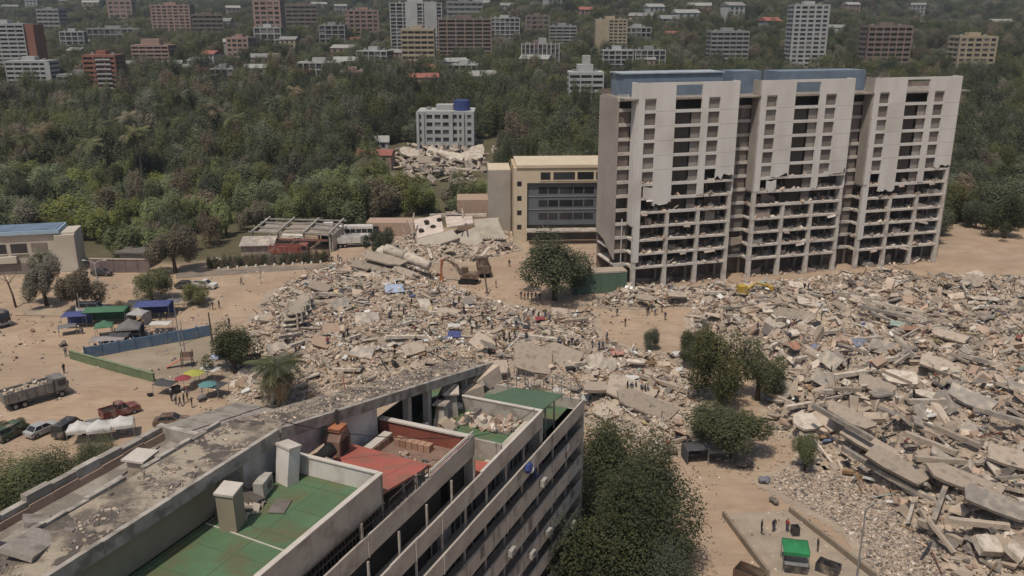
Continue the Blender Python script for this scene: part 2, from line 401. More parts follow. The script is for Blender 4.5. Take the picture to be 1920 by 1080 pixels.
def euler_mats(a, b, c):
    ca, sa, cb, sb, cc, sc = np.cos(a), np.sin(a), np.cos(b), np.sin(b), np.cos(c), np.sin(c)
    o = np.empty((len(a), 3, 3))
    o[:, 0, 0] = cc*cb; o[:, 0, 1] = cc*sb*sa-sc*ca; o[:, 0, 2] = cc*sb*ca+sc*sa
    o[:, 1, 0] = sc*cb; o[:, 1, 1] = sc*sb*sa+cc*ca; o[:, 1, 2] = sc*sb*ca-cc*sa
    o[:, 2, 0] = -sb; o[:, 2, 1] = cb*sa; o[:, 2, 2] = cb*ca
    return o
UB = np.array([(i, j, k) for i in (-.5, .5) for j in (-.5, .5) for k in (-.5, .5)])
def chunk_stuff(parent, xy, size, name='rubble', flat=.5, elong=0.0, zoff=.1, split=(.64, .12, .13, .11)):
    n = len(xy); s = np.minimum(RNG.lognormal(0, .5, n), 2.0)*size
    dims = np.stack([s*RNG.uniform(.7, 1.5+elong, n), s*RNG.uniform(.5, 1.1, n), s*RNG.uniform(.2, flat+.25, n)], -1)
    Rm = euler_mats(RNG.normal(0, .45, n), RNG.normal(0, .45, n), RNG.uniform(0, 6.28, n))
    jit = 1+RNG.uniform(-.28, .28, (n, 8, 3))
    V = np.einsum('nij,nkj->nki', Rm, UB[None]*jit*dims[:, None])
    z = mound(xy[:, 0], xy[:, 1])
    V += np.stack([xy[:, 0], xy[:, 1], z+zoff*s+.02], -1)[:, None]
    F = (np.array(_BF)[None]+(np.arange(n)*8)[:, None, None]).reshape(-1, 4)
    mi = np.repeat(RNG.choice(4, n, p=split), 6)
    me = np_mesh(name, V.reshape(-1, 3), F, [m_chunk, m_chunk_pale, m_chunk_brick, m_chunk_dark], mi=mi)
    o = link(name, me, parent); o['kind'] = 'stuff'; return o

cbC = empty('collapsed_building', gp(780, 640), 0, 'flattened tan heap of broken slabs between the fan palm and the dark round tree', 'collapsed building')
cbR = empty('collapsed_building', gp(1680, 760), 0, 'wide heap of pancaked grey slabs and beams at the right of the site', 'collapsed building')
cbT = empty('collapsed_building', gp(1400, 556), 0, 'low bank of tan rubble lying along the foot of the stripped tower', 'rubble bank')
cbB = empty('collapsed_building', gp(860, 462), 0, 'tilted building with slanting wall and roof slabs left of the tan block', 'collapsed building')
cbF = empty('debris_fringe', gp(1600, 960), 0, 'spread of fine grey debris on the sand before the right heap', 'debris')
def reset_origin(e):                          # parts are modelled in world coordinates
    e.location = (0, 0, 0)
for e in (cbC, cbR, cbT, cbB, cbF): reset_origin(e)
for k, e in (('C', cbC), ('R', cbR), ('T', cbT), ('B', cbB), ('F', cbF)): heap_mesh(k, e)
chunk_stuff(cbC, sample_poly('C', 24000), .27)
chunk_stuff(cbC, sample_poly('C', 1500), .65, flat=.35)
chunk_stuff(cbR, sample_poly('R', 26000), .27, split=(.48, .10, .10, .32))
chunk_stuff(cbR, sample_poly('R', 2200), .9, flat=.3, elong=.8)
chunk_stuff(cbT, sample_poly('T', 5200), .42)
chunk_stuff(cbB, sample_poly('B', 2500), .38)
chunk_stuff(cbF, sample_poly('F', 4600), .15, split=(.5, .12, .08, .3))
q = sample_poly('C', 2600, -5.0); chunk_stuff(cbC, q[poly_dist(q[:, 0], q[:, 1], HEAPS['C']['poly']) < 1], .22, name='scattered_debris')
q = sample_poly('R', 2600, -5.0); chunk_stuff(cbR, q[poly_dist(q[:, 0], q[:, 1], HEAPS['R']['poly']) < 1], .22, name='scattered_debris')

def scatter(parent, key, n_slab, n_beam, yaws, big, mats_s, mats_b, tilt):
    for (x, y) in sample_poly(key, n_slab, .8):
        w = random.uniform(1.2, 3.2)*big; d = w*random.uniform(.45, .95); th = random.uniform(.16, .3)
        z = mz(x, y)+.15+random.uniform(0, .4 if key != 'R' else 1.0)
        piece(parent, 'slab', random.choice(mats_s), (x, y, z), (w, d, th), (random.gauss(0, tilt), random.gauss(0, tilt), random.choice(yaws)+random.gauss(0, .35)))
    for (x, y) in sample_poly(key, n_beam, .8):
        L = random.uniform(2.0, 5.0)*big; t = random.uniform(.25, .45)
        piece(parent, 'beam', random.choice(mats_b), (x, y, mz(x, y)+.25+random.uniform(0, .5 if key != 'R' else 1.3)), (L, t, t*random.uniform(.8, 1.3)),
              (random.gauss(0, .3), random.gauss(0, tilt*.7), random.choice(yaws)+random.gauss(0, .3)))
scatter(cbC, 'C', 170, 130, [.3, .9, 1.9, 2.6, -.4], .75, ['conc', 'conc', 'conc', 'pale', 'grey', 'brick'], ['conc', 'pale', 'grey', 'conc'], .32)
scatter(cbR, 'R', 200, 270, [-.85, -.85, .25, .25, -1.3, .6], 1.05, ['conc', 'grey', 'grey', 'grey', 'conc', 'pale'], ['conc', 'grey', 'grey', 'pale'], .36)
scatter(cbT, 'T', 70, 60, [.3, 1.2, 2.2], .8, ['conc', 'pale', 'conc', 'brick'], ['conc', 'pale'], .35)

# large pieces one can point to: (photo x, y, width, depth, thickness, yaw, tilt about x, tilt about y, kind, lift)
def put(parent, lst):
    for (px, py, w, d, th, yaw, tx, ty, mk, lift, *nm) in lst:
        p = top(px, py, lift)
        piece(parent, 'beam' if d <= .75 else 'slab', mk, p, (w, d, th), (R(tx), R(ty), R(yaw)), nm[0] if nm else None)
put(cbC, [
    (700, 507, 9.5, 3.6, .35, -14, 12, 6, 'conc', .8), (722, 500, 10, 3.4, .35, -16, 14, 7, 'conc', 1.7), (745, 494, 9.5, 3.2, .35, -17, 15, 8, 'pale', 2.5),
    (690, 521, 7, 2.2, .3, -10, 10, 3, 'conc', .4), (760, 515, 6, 2, .3, -25, 20, 12, 'conc', .5),
    (640, 580, 3.4, 3.4, .3, 20, 34, -6, 'grey', .9), (690, 606, 4.6, 3.4, .3, 5, 30, 0, 'grey', .8), (797, 580, 2.4, 2.4, .22, 30, 46, 10, 'pale', .9),
    (600, 545, 4.4, 2.6, .3, -8, 20, 14, 'conc', .8), (580, 535, 3.6, 1.8, .3, 10, 14, -16, 'conc', .8), (570, 600, 3.8, .6, .5, 35, 0, 18, 'pale', .9),
    (585, 575, 4.2, .6, .5, 25, 0, 10, 'pale', .9), (555, 590, 4.8, .6, .5, 60, 0, 24, 'grey', 1.0), (620, 560, 4.5, .55, .5, 12, 0, 8, 'pale', .9),
    (545, 640, 6.0, .5, .5, 62, 0, 12, 'grey', 1.0), (560, 655, 5.0, .5, .5, 70, 0, 8, 'pale', 1.0), (530, 600, 4.4, .5, .5, 80, 0, 4, 'grey', .9),
    (760, 640, 6.5, .6, .5, 18, 0, 6, 'pale', .8), (735, 648, 5.0, 3.0, .3, 15, 26, 4, 'conc', .6), (680, 667, 4.0, 2.6, .3, -10, 22, 4, 'grey', .6),
    (775, 662, 4.0, 2.6, .4, 25, 28, -4, 'conc', .8), (840, 596, 4.4, 2.4, .3, 0, 30, 5, 'conc', .8), (832, 595, 5.4, .6, .5, 3, 0, 4, 'pale', .8),
    (905, 655, 4.2, 3.0, .35, -35, 30, 20, 'conc', 1.0), (920, 660, 4.4, 2.4, .3, 50, 24, 28, 'grey', 1.0), (1010, 640, 6.5, .6, .5, -8, 0, 4, 'pale', .7),
    (1000, 690, 6.5, 5.0, .35, 15, 42, 18, 'conc', 1.5), (1055, 680, 6.0, 4.6, .35, -20, 30, 12, 'conc', 1.0), (930, 700, 4.0, 2.6, .35, 15, 30, 0, 'conc', 1.0),
    (1090, 693, 3.6, .7, .5, 42, 0, 12, 'pale', 1.0), (1118, 690, 2.8, 2.2, .25, 20, 58, 10, 'pale', 1.2), (1140, 695, 2.8, 2.2, .25, -20, 50, 10, 'grey', 1.0),
    (1125, 735, 5.6, 2.4, .5, 8, 10, 4, 'conc', .8), (1193, 686, 3.0, .9, .3, -10, 10, 3, 'pale', .7), (1180, 740, 7.5, 4.6, .35, -22, 16, 10, 'conc', .6),
    (1215, 765, 8.5, 4.0, .35, -28, 12, 12, 'conc', .5), (1150, 770, 5.5, 3.8, .35, 20, 10, -8, 'conc', .4), (1235, 722, 6, .6, .5, -30, 0, 6, 'conc', .6),
    (1080, 605, 5, .6, .5, 30, 0, 4, 'conc', .5), (1055, 590, 4.5, 2.4, .3, 0, 12, 8, 'conc', .5), (665, 640, 4, .5, .4, 70, 0, 10, 'pale', .8),
    (620, 625, 3, 2.4, .3, 25, 40, 8, 'brick', .7), (605, 648, 3.4, 2.4, .3, -15, 24, 8, 'brick', .6), (650, 700, 4.0, .5, .4, 10, 0, 5, 'pale', .6),
    (520, 660, 3.4, 2.4, .3, 40, 30, 0, 'grey', .7), (500, 600, 3.0, 2.0, .3, 60, 25, 0, 'conc', .6), (880, 570, 3.0, 2.0, .3, 20, 25, 0, 'grey', .6),
    (470, 705, 3.6, 2.4, .3, 10, 30, 0, 'conc', .4), (455, 722, 2.6, 1.6, .3, 70, 35, 0, 'brick', .4)])
# layered remains behind the fan palm: floors still stacked with gaps
for i in range(4):
    p = top(548+8*i, 622-12*i, .9)
    for j in range(3):
        piece(cbC, 'slab', 'pale' if j == 1 else 'conc', (p.x, p.y, p.z+j*.95), (4.2-.5*j, 2.6, .22), (R(8+3*j), R(-6), R(15+8*i)))
        for sx in (-1.3, 1.2):
            piece(cbC, 'beam', 'pale', (p.x+sx, p.y-.8, p.z+j*.95+.45), (.95, .3, .3), (0, R(90-6*j), R(10)), 'column')
put(cbR, [(a_[0], a_[1], a_[2]*.86, a_[3]*(.82 if a_[3] > .75 else .9), *a_[4:]) for a_ in [
    (1632, 852, 10, 3.0, .4, -52, 18, 10, 'conc', 1.4), (1590, 800, 8, 2.4, .4, -50, 22, 8, 'conc', 1.5), (1680, 890, 9, 3.2, .45, -52, 20, 10, 'conc', 1.2),
    (1645, 905, 12, .6, .6, -54, 0, 10, 'grey', 1.6), (1575, 815, 10, .6, .6, -52, 0, 9, 'grey', 1.8), (1700, 930, 9, .6, .6, -50, 0, 8, 'grey', 1.2),
    (1760, 960, 7.5, .6, .6, 55, 0, -14, 'grey', 1.2), (1600, 712, 7.5, .65, .6, 14, 0, -3, 'pale', 1.0), (1650, 690, 6.5, .65, .6, 14, 0, -3, 'pale', 1.2),
    (1690, 720, 5.5, 3.4, .35, -10, 20, 4, 'pale', 1.0), (1735, 768, 5.5, .65, .6, 4, 0, 0, 'pale', 1.2), (1640, 735, 6.0, 3.0, .35, -30, 22, 10, 'conc', 1.0),
    (1565, 745, 5.5, .65, .6, 22, 0, 4, 'pale', 1.0), (1500, 770, 6.5, .65, .6, 28, 0, 4, 'pale', .8), (1515, 800, 5.2, 3.4, .35, 25, 18, 0, 'pale', .7),
    (1470, 762, 8, .6, .55, -48, 0, 8, 'conc', .9), (1480, 740, 6.5, 3.0, .35, -46, 22, 8, 'conc', .7), (1555, 690, 4.4, 2.8, .3, -60, 42, 18, 'grey', 1.3),
    (1540, 725, 4.0, 2.6, .3, -60, 52, 8, 'grey', 1.3), (1690, 800, 5.2, 3.2, .35, 70, 36, 18, 'grey', 1.3), (1725, 790, 3.6, 2.8, .3, 40, 46, 6, 'grey', 1.5),
    (1650, 665, 4.4, 3.0, .3, -30, 44, 6, 'grey', 1.3), (1760, 700, 7.5, 4.0, .35, -20, 18, 14, 'conc', 1.2), (1820, 765, 7.5, 3.6, .4, -35, 20, 14, 'grey', 1.4),
    (1740, 850, 7.0, .65, .6, -40, 0, 6, 'conc', 1.4), (1760, 880, 6.5, .65, .6, -5, 0, 2, 'conc', 1.2), (1790, 840, 6.0, .65, .6, -42, 0, 8, 'conc', 1.6),
    (1810, 920, 9.0, 3.4, .4, -35, 16, 8, 'conc', 1.2), (1860, 960, 7, 3.5, .4, -38, 20, 8, 'grey', 1.2), (1830, 1000, 7, .7, .6, -8, 0, 2, 'conc', 1.2),
    (1850, 1035, 3.2, 2.6, .8, 10, 24, 10, 'pale', .8), (1900, 1045, 2.6, 2.2, .6, 50, 30, 0, 'pale', .8), (1760, 1010, 5.5, .6, .6, -48, 0, 4, 'conc', .9),
    (1660, 600, 10, .6, .5, -30, 0, 4, 'grey', 1.4), (1680, 590, 10, .6, .5, -30, 0, 4, 'pale', 1.4), (1625, 575, 8, 3.0, .35, -28, 16, 6, 'conc', 1.0),
    (1700, 605, 9, 2.6, .35, -30, 14, 6, 'grey', 1.0), (1490, 600, 8.5, 4.0, .35, -16, 16, 6, 'conc', .8), (1520, 575, 6.0, 2.6, .35, -20, 20, 6, 'pale', .7),
    (1560, 630, 5.5, .6, .5, 20, 0, 2, 'pale', .8), (1620, 645, 6.5, .6, .5, 12, 0, 0, 'pale', .9), (1440, 585, 5.0, 2.4, .35, -40, 20, 8, 'conc', .7),
    (1385, 580, 4.0, 1.6, .5, 4, 12, 0, 'conc', .5), (1500, 680, 4.4, .6, .5, 40, 0, 6, 'pale', .7), (1450, 655, 3.8, .6, .5, 55, 0, 6, 'pale', .7),
    (1590, 560, 3.4, 1.4, .4, 20, 10, 0, 'pale', .8), (1455, 705, 6.0, 3.4, .35, 8, 14, 4, 'conc', .6), (1780, 640, 6.5, 2.8, .35, -30, 18, 8, 'conc', 1.0),
    (1840, 690, 8.0, .6, .6, -32, 0, 6, 'grey', 1.2), (1880, 800, 8.5, .7, .6, -30, 0, 6, 'grey', 1.4), (1900, 880, 7.5, 3.8, .4, -28, 18, 8, 'conc', 1.4)]])
put(cbT, [(1270, 556, 4, 1.8, .3, 10, 20, 6, 'conc', .4), (1340, 553, 4.5, .6, .5, 14, 0, 4, 'pale', .5), (1420, 545, 6.5, .5, .45, 18, 0, 6, 'pale', .7),
          (1210, 562, 3.6, 1.6, .3, -20, 24, 6, 'conc', .4), (1500, 540, 5, 2, .3, 12, 20, 8, 'pale', .5)])
# bent bars sticking out of the concrete
for key, e, n in (('C', cbC, 40), ('R', cbR, 50)):
    bm_ = MB().tube([(0, 0, 0), (.1, 0, .5), (.35, .05, .95), (.8, .1, 1.15)], [.035, .03, .03, .025], 4).mesh('reinforcing_bar', m_rebar)
    for (x, y) in sample_poly(key, n, 1):
        s = random.uniform(.9, 1.8); link('reinforcing_bar', bm_, e, loc=(x, y, mz(x, y)), rot=(random.gauss(0, .4), random.gauss(0, .4), random.uniform(0, 6.28)), scale=(s, s, s))

# planks, pipes and household litter mixed through the heaps
m_l = [mat('litter_'+n_, c_, None, 2.0, island=.4) for n_, c_ in (('blue', (.13, .16, .26)), ('red', (.24, .10, .08)), ('white', (.62, .61, .58)), ('wood', (.25, .16, .09)), ('black', (.04, .04, .045)), ('teal', (.20, .27, .25)), ('yellow', (.40, .33, .18)))]
def litter(parent, key, n, size, name, dims, split):
    xy = sample_poly(key, n); s = np.minimum(RNG.lognormal(0, .4, n), 2.2)*size
    d = np.stack([s*RNG.uniform(.6, 1.4, n)*dims[0], s*dims[1]*RNG.uniform(.6, 1.3, n), s*dims[2]], -1)
    V = np.einsum('nij,nkj->nki', euler_mats(RNG.normal(0, .4, n), RNG.normal(0, .35, n), RNG.uniform(0, 6.28, n)), UB[None]*(1+RNG.uniform(-.2, .2, (n, 8, 3)))*d[:, None])
    V += np.stack([xy[:, 0], xy[:, 1], mound(xy[:, 0], xy[:, 1])+RNG.uniform(.1, .7, n)], -1)[:, None]
    o = link(name, np_mesh(name, V.reshape(-1, 3), (np.array(_BF)[None]+(np.arange(n)*8)[:, None, None]).reshape(-1, 4), m_l, mi=np.repeat(RNG.choice(7, n, p=split), 6)), parent); o['kind'] = 'stuff'
for key, e, k in (('C', cbC, 1.0), ('R', cbR, 1.3), ('T', cbT, .3)):
    litter(e, key, int(380*k), .5, 'mixed_litter', (1.2, .9, .35), (.05, .06, .38, .25, .18, .04, .04))
    litter(e, key, int(900*k), 1.0, 'planks_and_pipes', (2.0, .09, .07), (.02, .08, .10, .36, .38, .04, .02))
# ---------------------------------------------------------------- trees
def leafmat(name, c1, c2, rnd=.32, hue=.025, island=.08):
    return mat(name, c1, c2, .22, rough=.7, rnd=rnd, island=island, hue=hue, transl=.42, spec=.15)
m_leaf = leafmat('leaves_mid_green', (.165, .185, .065), (.105, .12, .045))
m_leaf_br = leafmat('leaves_bright_green', (.25, .30, .085), (.17, .205, .06))
m_leaf_dk = leafmat('leaves_dark_green', (.11, .132, .052), (.07, .085, .036), rnd=.2, hue=.015)
m_leaf_dry = leafmat('leaves_dry_olive', (.25, .21, .125), (.185, .155, .095))
m_palm = leafmat('palm_leaves', (.20, .21, .085), (.07, .085, .035), rnd=.25, hue=.02)
m_palm_dry = leafmat('palm_leaves_dry', (.32, .26, .13), (.13, .105, .06), rnd=.25, hue=.02)

def crown_verts(seed, n_leaf, leaf, lobes=9, flat=.8, hollow=.55, droop=.0):
    r = np.random.default_rng(seed)
    # uneven lobes within a unit crown (radius 1, height 2*flat)
    L = r.normal(0, 1, (lobes, 3)); L /= np.linalg.norm(L, axis=1)[:, None]; L[:, 2] = np.abs(L[:, 2])*.9-.25
    L *= r.uniform(.45, .95, (lobes, 1)); rad = r.uniform(.20, .44, lobes); L[0] = (0, 0, .1); rad[0] = .42
    k = r.choice(lobes, n_leaf, p=rad**2/np.sum(rad**2))
    d = r.normal(0, 1, (n_leaf, 3)); d /= np.linalg.norm(d, axis=1)[:, None]
    # leaves gather in small tufts on each lobe
    nt = max(8, n_leaf//14); tuft = r.normal(0, 1, (nt, 3)); tuft /= np.linalg.norm(tuft, axis=1)[:, None]
    tk = r.integers(0, nt, n_leaf); d = tuft[tk]+d*.22; d /= np.linalg.norm(d, axis=1)[:, None]
    rr = rad[k]*(hollow+(1-hollow)*r.random(n_leaf)**.5)*r.uniform(.85, 1.12, n_leaf)
    C = L[k]+d*rr[:, None]; C[:, 2] *= flat; C[:, 2] -= droop*(C[:, 0]**2+C[:, 1]**2)
    fly = r.random(nt)[tk]; C = C*np.where(fly < .22, 1.0+.9*fly, 1.0)[:, None]          # loose sprays at the rim
    lo_, hi_ = np.percentile(C[:, 2], (2, 98)); C[:, 2] = (C[:, 2]-lo_)/(hi_-lo_)*2-1
    C[:, :2] /= np.percentile(np.hypot(C[:, 0], C[:, 1]), 96)
    nrm = d*.75+r.normal(0, .33, (n_leaf, 3))+np.array([0, 0, .30]); nrm /= np.linalg.norm(nrm, axis=1)[:, None]
    a = np.cross(nrm, r.normal(0, 1, (n_leaf, 3))); a /= np.linalg.norm(a, axis=1)[:, None]+1e-9; b = np.cross(nrm, a)
    s = leaf*r.uniform(.6, 1.35, n_leaf)[:, None]
    return C, a*s, b*s*.62
def crown_mesh(name, seed, n_leaf, leaf, m, **k):
    C, a, b = crown_verts(seed, n_leaf, leaf, **k)
    V = np.stack([C-a, C-b*.9+a*.1, C+a, C+b], 1).reshape(-1, 3)
    return np_mesh(name, V, np.arange(len(V)).reshape(-1, 4), m)
def trunk_mesh(seed, m=m_bark):
    rr = random.Random(seed); b = MB()
    b.tube([(0, 0, -.1), (.03, .02, .5), (.0, .04, .95)], [.085, .065, .045], 7)
    for i in range(5):
        a = 2*PI*i/5+rr.uniform(-.4, .4); z0 = rr.uniform(.55, .85); q = rr.uniform(.28, .42)
        b.tube([(0, .03, z0), (q*.5*math.cos(a), q*.5*math.sin(a), z0+.22), (q*math.cos(a), q*math.sin(a), z0+.55)], [.04, .028, .012], 5)
    return b.mesh('trunk', m, smooth=True)
TRUNKS = [trunk_mesh(k) for k in range(4)]
def protos(pref, n_leaf, leaf, ms, n=4, **k):
    return {mk: [crown_mesh('crown', 100*j+i, n_leaf, leaf, m, **{'lobes': (6, 10, 15, 8)[i % 4], **k}) for i in range(n)] for j, (mk, m) in enumerate(ms)}
LM = (('mid', m_leaf), ('bright', m_leaf_br), ('dark', m_leaf_dk), ('dry', m_leaf_dry))
FAR = protos('far', 6000, .046, LM, 3)
MID = protos('mid', 14000, .034, LM, 3)
NEAR = protos('near', 38000, .022, LM[:3], 1, lobes=18, hollow=.35)
def tree(p, r, h, mk='mid', lib=FAR, label=None, group=None, name='broadleaf_tree', flat=None, clear=.32):
    """trunk from the ground, crown centred above it: r crown radius, h whole height"""
    e = empty(name, p, random.uniform(0, 6.28), label, 'tree', group)
    ch = h*(1-clear)/2
    tr = link('trunk', random.choice(TRUNKS), e, scale=(h*.55, h*.55, h*.62))
    cr = link('crown', random.choice(lib[mk]), e, loc=(0, 0, h-ch*1.02), scale=(r, r, ch*1.04))
    cr.rotation_euler = (0, 0, random.uniform(0, 6.28))
    return e

# palms
def frond_mesh(m, L=1.0, droop=.55, n=9, leaflet=.20, fan=False, name='frond'):
    V = []; F = []
    def quad(a, b, c, d):
        i = len(V); V.extend([a, b, c, d]); F.append((i, i+1, i+2, i+3))
    pts = []
    for i in range(n+1):
        t = i/n; pts.append(Vector((L*t*(1-.22*t*droop), 0, L*(.42*t-droop*1.05*t*t))))
    for i in range(n):
        a, b = pts[i], pts[i+1]; w = .012*L
        quad(a+Vector((0, -w, 0)), b+Vector((0, -w, 0)), b+Vector((0, w, 0)), a+Vector((0, w, 0)))
        if i > 0:
            lf = leaflet*L*math.sin(PI*min(1, (i+.6)/(n+.2)))**.6
            for s in (-1, 1):
                for q in (0, .5):
                    c = a.lerp(b, q); d = (b-a)*.42
                    tip = c+(b-a)*.9+Vector((0, s*lf, -lf*.45))
                    quad(c, c+d, tip+d*.25, tip)
    return np_mesh(name, V, F, m)
FRONDS = [frond_mesh(m_palm, droop=d) for d in (.45, .65, .9)]
FRONDS_DRY = [frond_mesh(m_palm_dry, droop=1.15)]
def joined_palm(m, seed, nf=16):
    rr = random.Random(seed); src = [frond_mesh(m, droop=d, n=6, leaflet=.34) for d in (.4, .7, 1.05)]; V = []; F = []
    for i in range(nf):
        s = rr.choice(src); Rm = Euler((rr.uniform(-.2, .2), rr.uniform(-.55, .25), 2*PI*i/nf*1.618*2)).to_matrix(); b = len(V)
        V += [Rm @ v.co for v in s.vertices]; F += [tuple(b+j for j in f.vertices) for f in s.polygons]
    return np_mesh('crown', V, F, m)
PALMS = [joined_palm(m_palm, 1), joined_palm(m_palm, 2), joined_palm(m_palm_dry, 3)]
PTR = MB().tube([(0, 0, -.02), (.01, 0, .3), (.03, .01, .65), (.02, 0, 1)], [.035, .025, .022, .024], 7).mesh('trunk', m_palmbark, True)
def palm(p, h, r, label, group=None, var=None, name='palm_tree'):
    e = empty(name, p, random.uniform(0, 6.28), label, 'palm tree', group)
    link('trunk', PTR, e, scale=(h*.6, h*.6, h))
    link('crown', random.choice(PALMS) if var is None else PALMS[var], e, loc=(h*.012, 0, h), scale=(r, r, r))
    return e
def frond_palm(p, h, r, n, label, name='palm_tree', dry=0, parent=None):
    e = empty(name, p, 0, label, 'palm tree')
    if h > .1: link('trunk', PTR, e, scale=(h*.9+.6, h*.9+.6, h))
    for i in range(n):
        a = i*2.399; t = i/n
        fm = FRONDS_DRY[0] if i < dry else FRONDS[min(2, int(3*(1-t)))]
        rr = r*random.uniform(.8, 1.1)
        link('frond', fm, e, loc=(0, 0, h), rot=(random.gauss(0, .12), -.75*t+.45, a), scale=(rr, rr, rr))
    return e

# trees that can be pointed to one by one
tree(gp(1040, 562), 8.0, 12.5, 'dark', MID, 'big dark round tree beside the green hoarding left of the stripped tower', clear=.22)
tree(gp(1350, 758), 5.0, 10.0, 'mid', MID, 'leafy green tree amid the rubble, tallest of the group beside the grey tarpaulin shelter', clear=.2)
tree(gp(1420, 750), 3.4, 8.4, 'mid', MID, 'sparse smaller tree just right of the tallest tree in the rubble', clear=.2)
tree(gp(1308, 690), 2.8, 7.0, 'mid', MID, 'small tree at the upper left of the tree group in the rubble', clear=.25)
tree(gp(1218, 655), 1.6, 3.6, 'mid', MID, 'small lone green sapling among people in the middle of the rubble', clear=.2)
tree(gp(1372, 856), 5.2, 6.4, 'mid', MID, 'low spreading green tree on a thin trunk over the tarpaulin shelter', clear=.42)
tree(gp(1328, 836), 3.6, 4.6, 'mid', MID, 'low green tree behind the grey tarpaulin shelter', clear=.3)
tree(gp(1508, 885), 2.2, 4.4, 'mid', MID, 'lone small tree on the debris slope right of the sandy patch', clear=.35)
fx = gp(1190, 1010)
for (px, py, r, h, mk, lb) in ((1150, 985, 6.0, 11.5, 'dark', 'dense dark tree against the far end of the near balcony building'),
                               (1180, 1060, 6.5, 11.5, 'dark', 'dense dark tree right of the near balcony building, middle of the row'),
                               (1150, 1150, 6.5, 12.5, 'dark', 'dark leafy tree at the bottom edge right of the balcony building'),
                               (1240, 1190, 4.2, 9.0, 'dark', 'tree with spreading twigs at the bottom edge left of the sandy patch')):
    tree(gp(px, py), r, h, mk, NEAR, lb, clear=.12)
for (px, py, r, h, mk, lb) in ((15, 985, 5.4, 7.6, 'mid', 'green tree at the left edge beside the near roof'), (95, 985, 5.2, 7.6, 'dark', 'dark tree in the corner between the left edge and the near roof'),
                               (190, 905, 3.0, 5.2, 'mid', 'green tree behind the white tents next to the near roof'), (50, 1060, 4.6, 6.5, 'dark', 'dark tree lowest at the left edge')):
    tree(gp(px, py), r, h, mk, NEAR, lb, clear=.12)
tree(gp(262, 905), 2.6, 4.6, 'mid', NEAR, 'spiky green shrub between the white tents and the near roof', clear=.1)
# by the road at left
for (px, py, r, h, mk, lb) in (
    (88, 572, 4.4, 9.0, 'dry', 'olive tree with forked dark trunks in front of the white two storey building'),
    (148, 588, 4.8, 8.5, 'dry', 'olive tree on the median beside the double armed lamp post'),
    (285, 562, 4.4, 6.0, 'mid', 'dark green tree behind the tents'),
    (330, 512, 6.0, 10.0, 'dry', 'large olive tree behind the parked dark car'),
    (372, 572, 2.9, 4.0, 'mid', 'round green bush beside the sandy road'),
    (230, 590, 2.0, 2.4, 'dry', 'low scrubby bush behind the green canopy'),
    (710, 480, 4.0, 6.0, 'dark', 'dark round tree behind the layered fallen roof slabs'),
    (440, 700, 4.4, 7.8, 'dark', 'dark tree crowding the fan palm at the edge of the rubble'),
    (20, 815, 2.0, 2.0, 'mid', 'green shrub at the left edge beside the parked silver car')):
    tree(gp(px, py), r, h, mk, MID, lb, clear=.25)
# bare leaning stem by the truck
bt = MB(); bt.tube([(0, 0, 0), (-.3, .1, 2.5), (-.9, .2, 5.0), (-1.5, .3, 6.6)], [.22, .18, .13, .06], 7)
bt.tube([(-.8, .2, 4.6), (.3, .2, 6.0), (1.2, .1, 6.6)], [.09, .06, .03], 5); bt.tube([(-1.0, .2, 5.2), (-2.4, .2, 5.8)], [.07, .03], 5)
o = bt.build('bare_tree', m_bark, smooth=True); o.location = gp(30, 576); T(o, 'bare leaning stem of a leafless tree behind the dusty lorry', 'tree')
frond_palm(gp(525, 762), 6.2, 4.6, 60, 'tall fan palm with drooping fronds between the rubble and the near roof', dry=22)
palm(gp(88, 545), 7.5, 2.8, 'single palm standing before the white two storey building', var=0)
for (px, py, lb) in ((845, 275, 'left palm of the pair before the cracked white apartment block'), (866, 275, 'right palm of the pair before the cracked white apartment block')):
    palm(hit(px, py), 11, 3.2, lb, var=0)

# ---------------------------------------------------------------- the wood behind the road
AVOID = []                                    # footprints kept free (x, y, radius)
def avoid(p, r): AVOID.append((p[0], p[1], r))
for (px, py, r) in ((835, 290, 26), (740, 300, 12), (700, 285, 9), (560, 460, 14), (520, 470, 12), (480, 480, 9), (620, 445, 9), (665, 452, 9), (60, 500, 20), (175, 508, 6), (250, 498, 5), (-60, 510, 25),
                    (1030, 450, 26), (1100, 440, 24), (870, 440, 22), (790, 445, 16), (720, 460, 9), (1110, 260, 14)):
    avoid(hit(px, py), r)
# ---------------------------------------------------------------- stripped apartment tower
m_tw = mat('tower_white', (.60, .585, .555), (.53, .51, .48), .35, stain=(.44, .41, .37), stain_scale=.12, stain_lo=.52, stain_hi=.78, stretch=(1, 1, .25))
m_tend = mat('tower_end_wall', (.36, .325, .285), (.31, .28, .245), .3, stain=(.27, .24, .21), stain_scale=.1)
m_tshut = mat('tower_shutters', (.20, .172, .152), (.155, .135, .12), .5, rnd=.22)
m_tshut2 = mat('tower_panels_pale', (.30, .275, .25), (.25, .225, .2), .5, rnd=.15)
m_tslab = mat('tower_slab_edge', (.58, .54, .495), (.46, .42, .375), .8, stain=(.36, .315, .275), stain_scale=.5)
m_tcol = mat('tower_column', (.58, .545, .50), (.45, .415, .375), .9, bump=.3, stain=(.36, .315, .275), stain_scale=.5)
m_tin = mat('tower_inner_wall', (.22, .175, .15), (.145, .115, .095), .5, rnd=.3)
m_tpink = mat('tower_plaster_pink', (.34, .27, .235), (.27, .21, .185), .6, rnd=.2)
m_blue = mat('blue_roof_room', (.17, .215, .27), (.13, .17, .22), .5)
tw = empty('damaged_tower', (24.16, 173.0, 0), R(15.7), 'tall white apartment tower whose lower floors are stripped to bare frame', 'tower')
ZL = [0.0, 4.4]+[4.4+2.865*k for k in range(1, 13)]    # floor levels, ZL[12] upper slab, ZL[13] parapet line
ZT = 41.3; NB = 3; BW = 21.6; PER = 26.6; DEP = 13.0
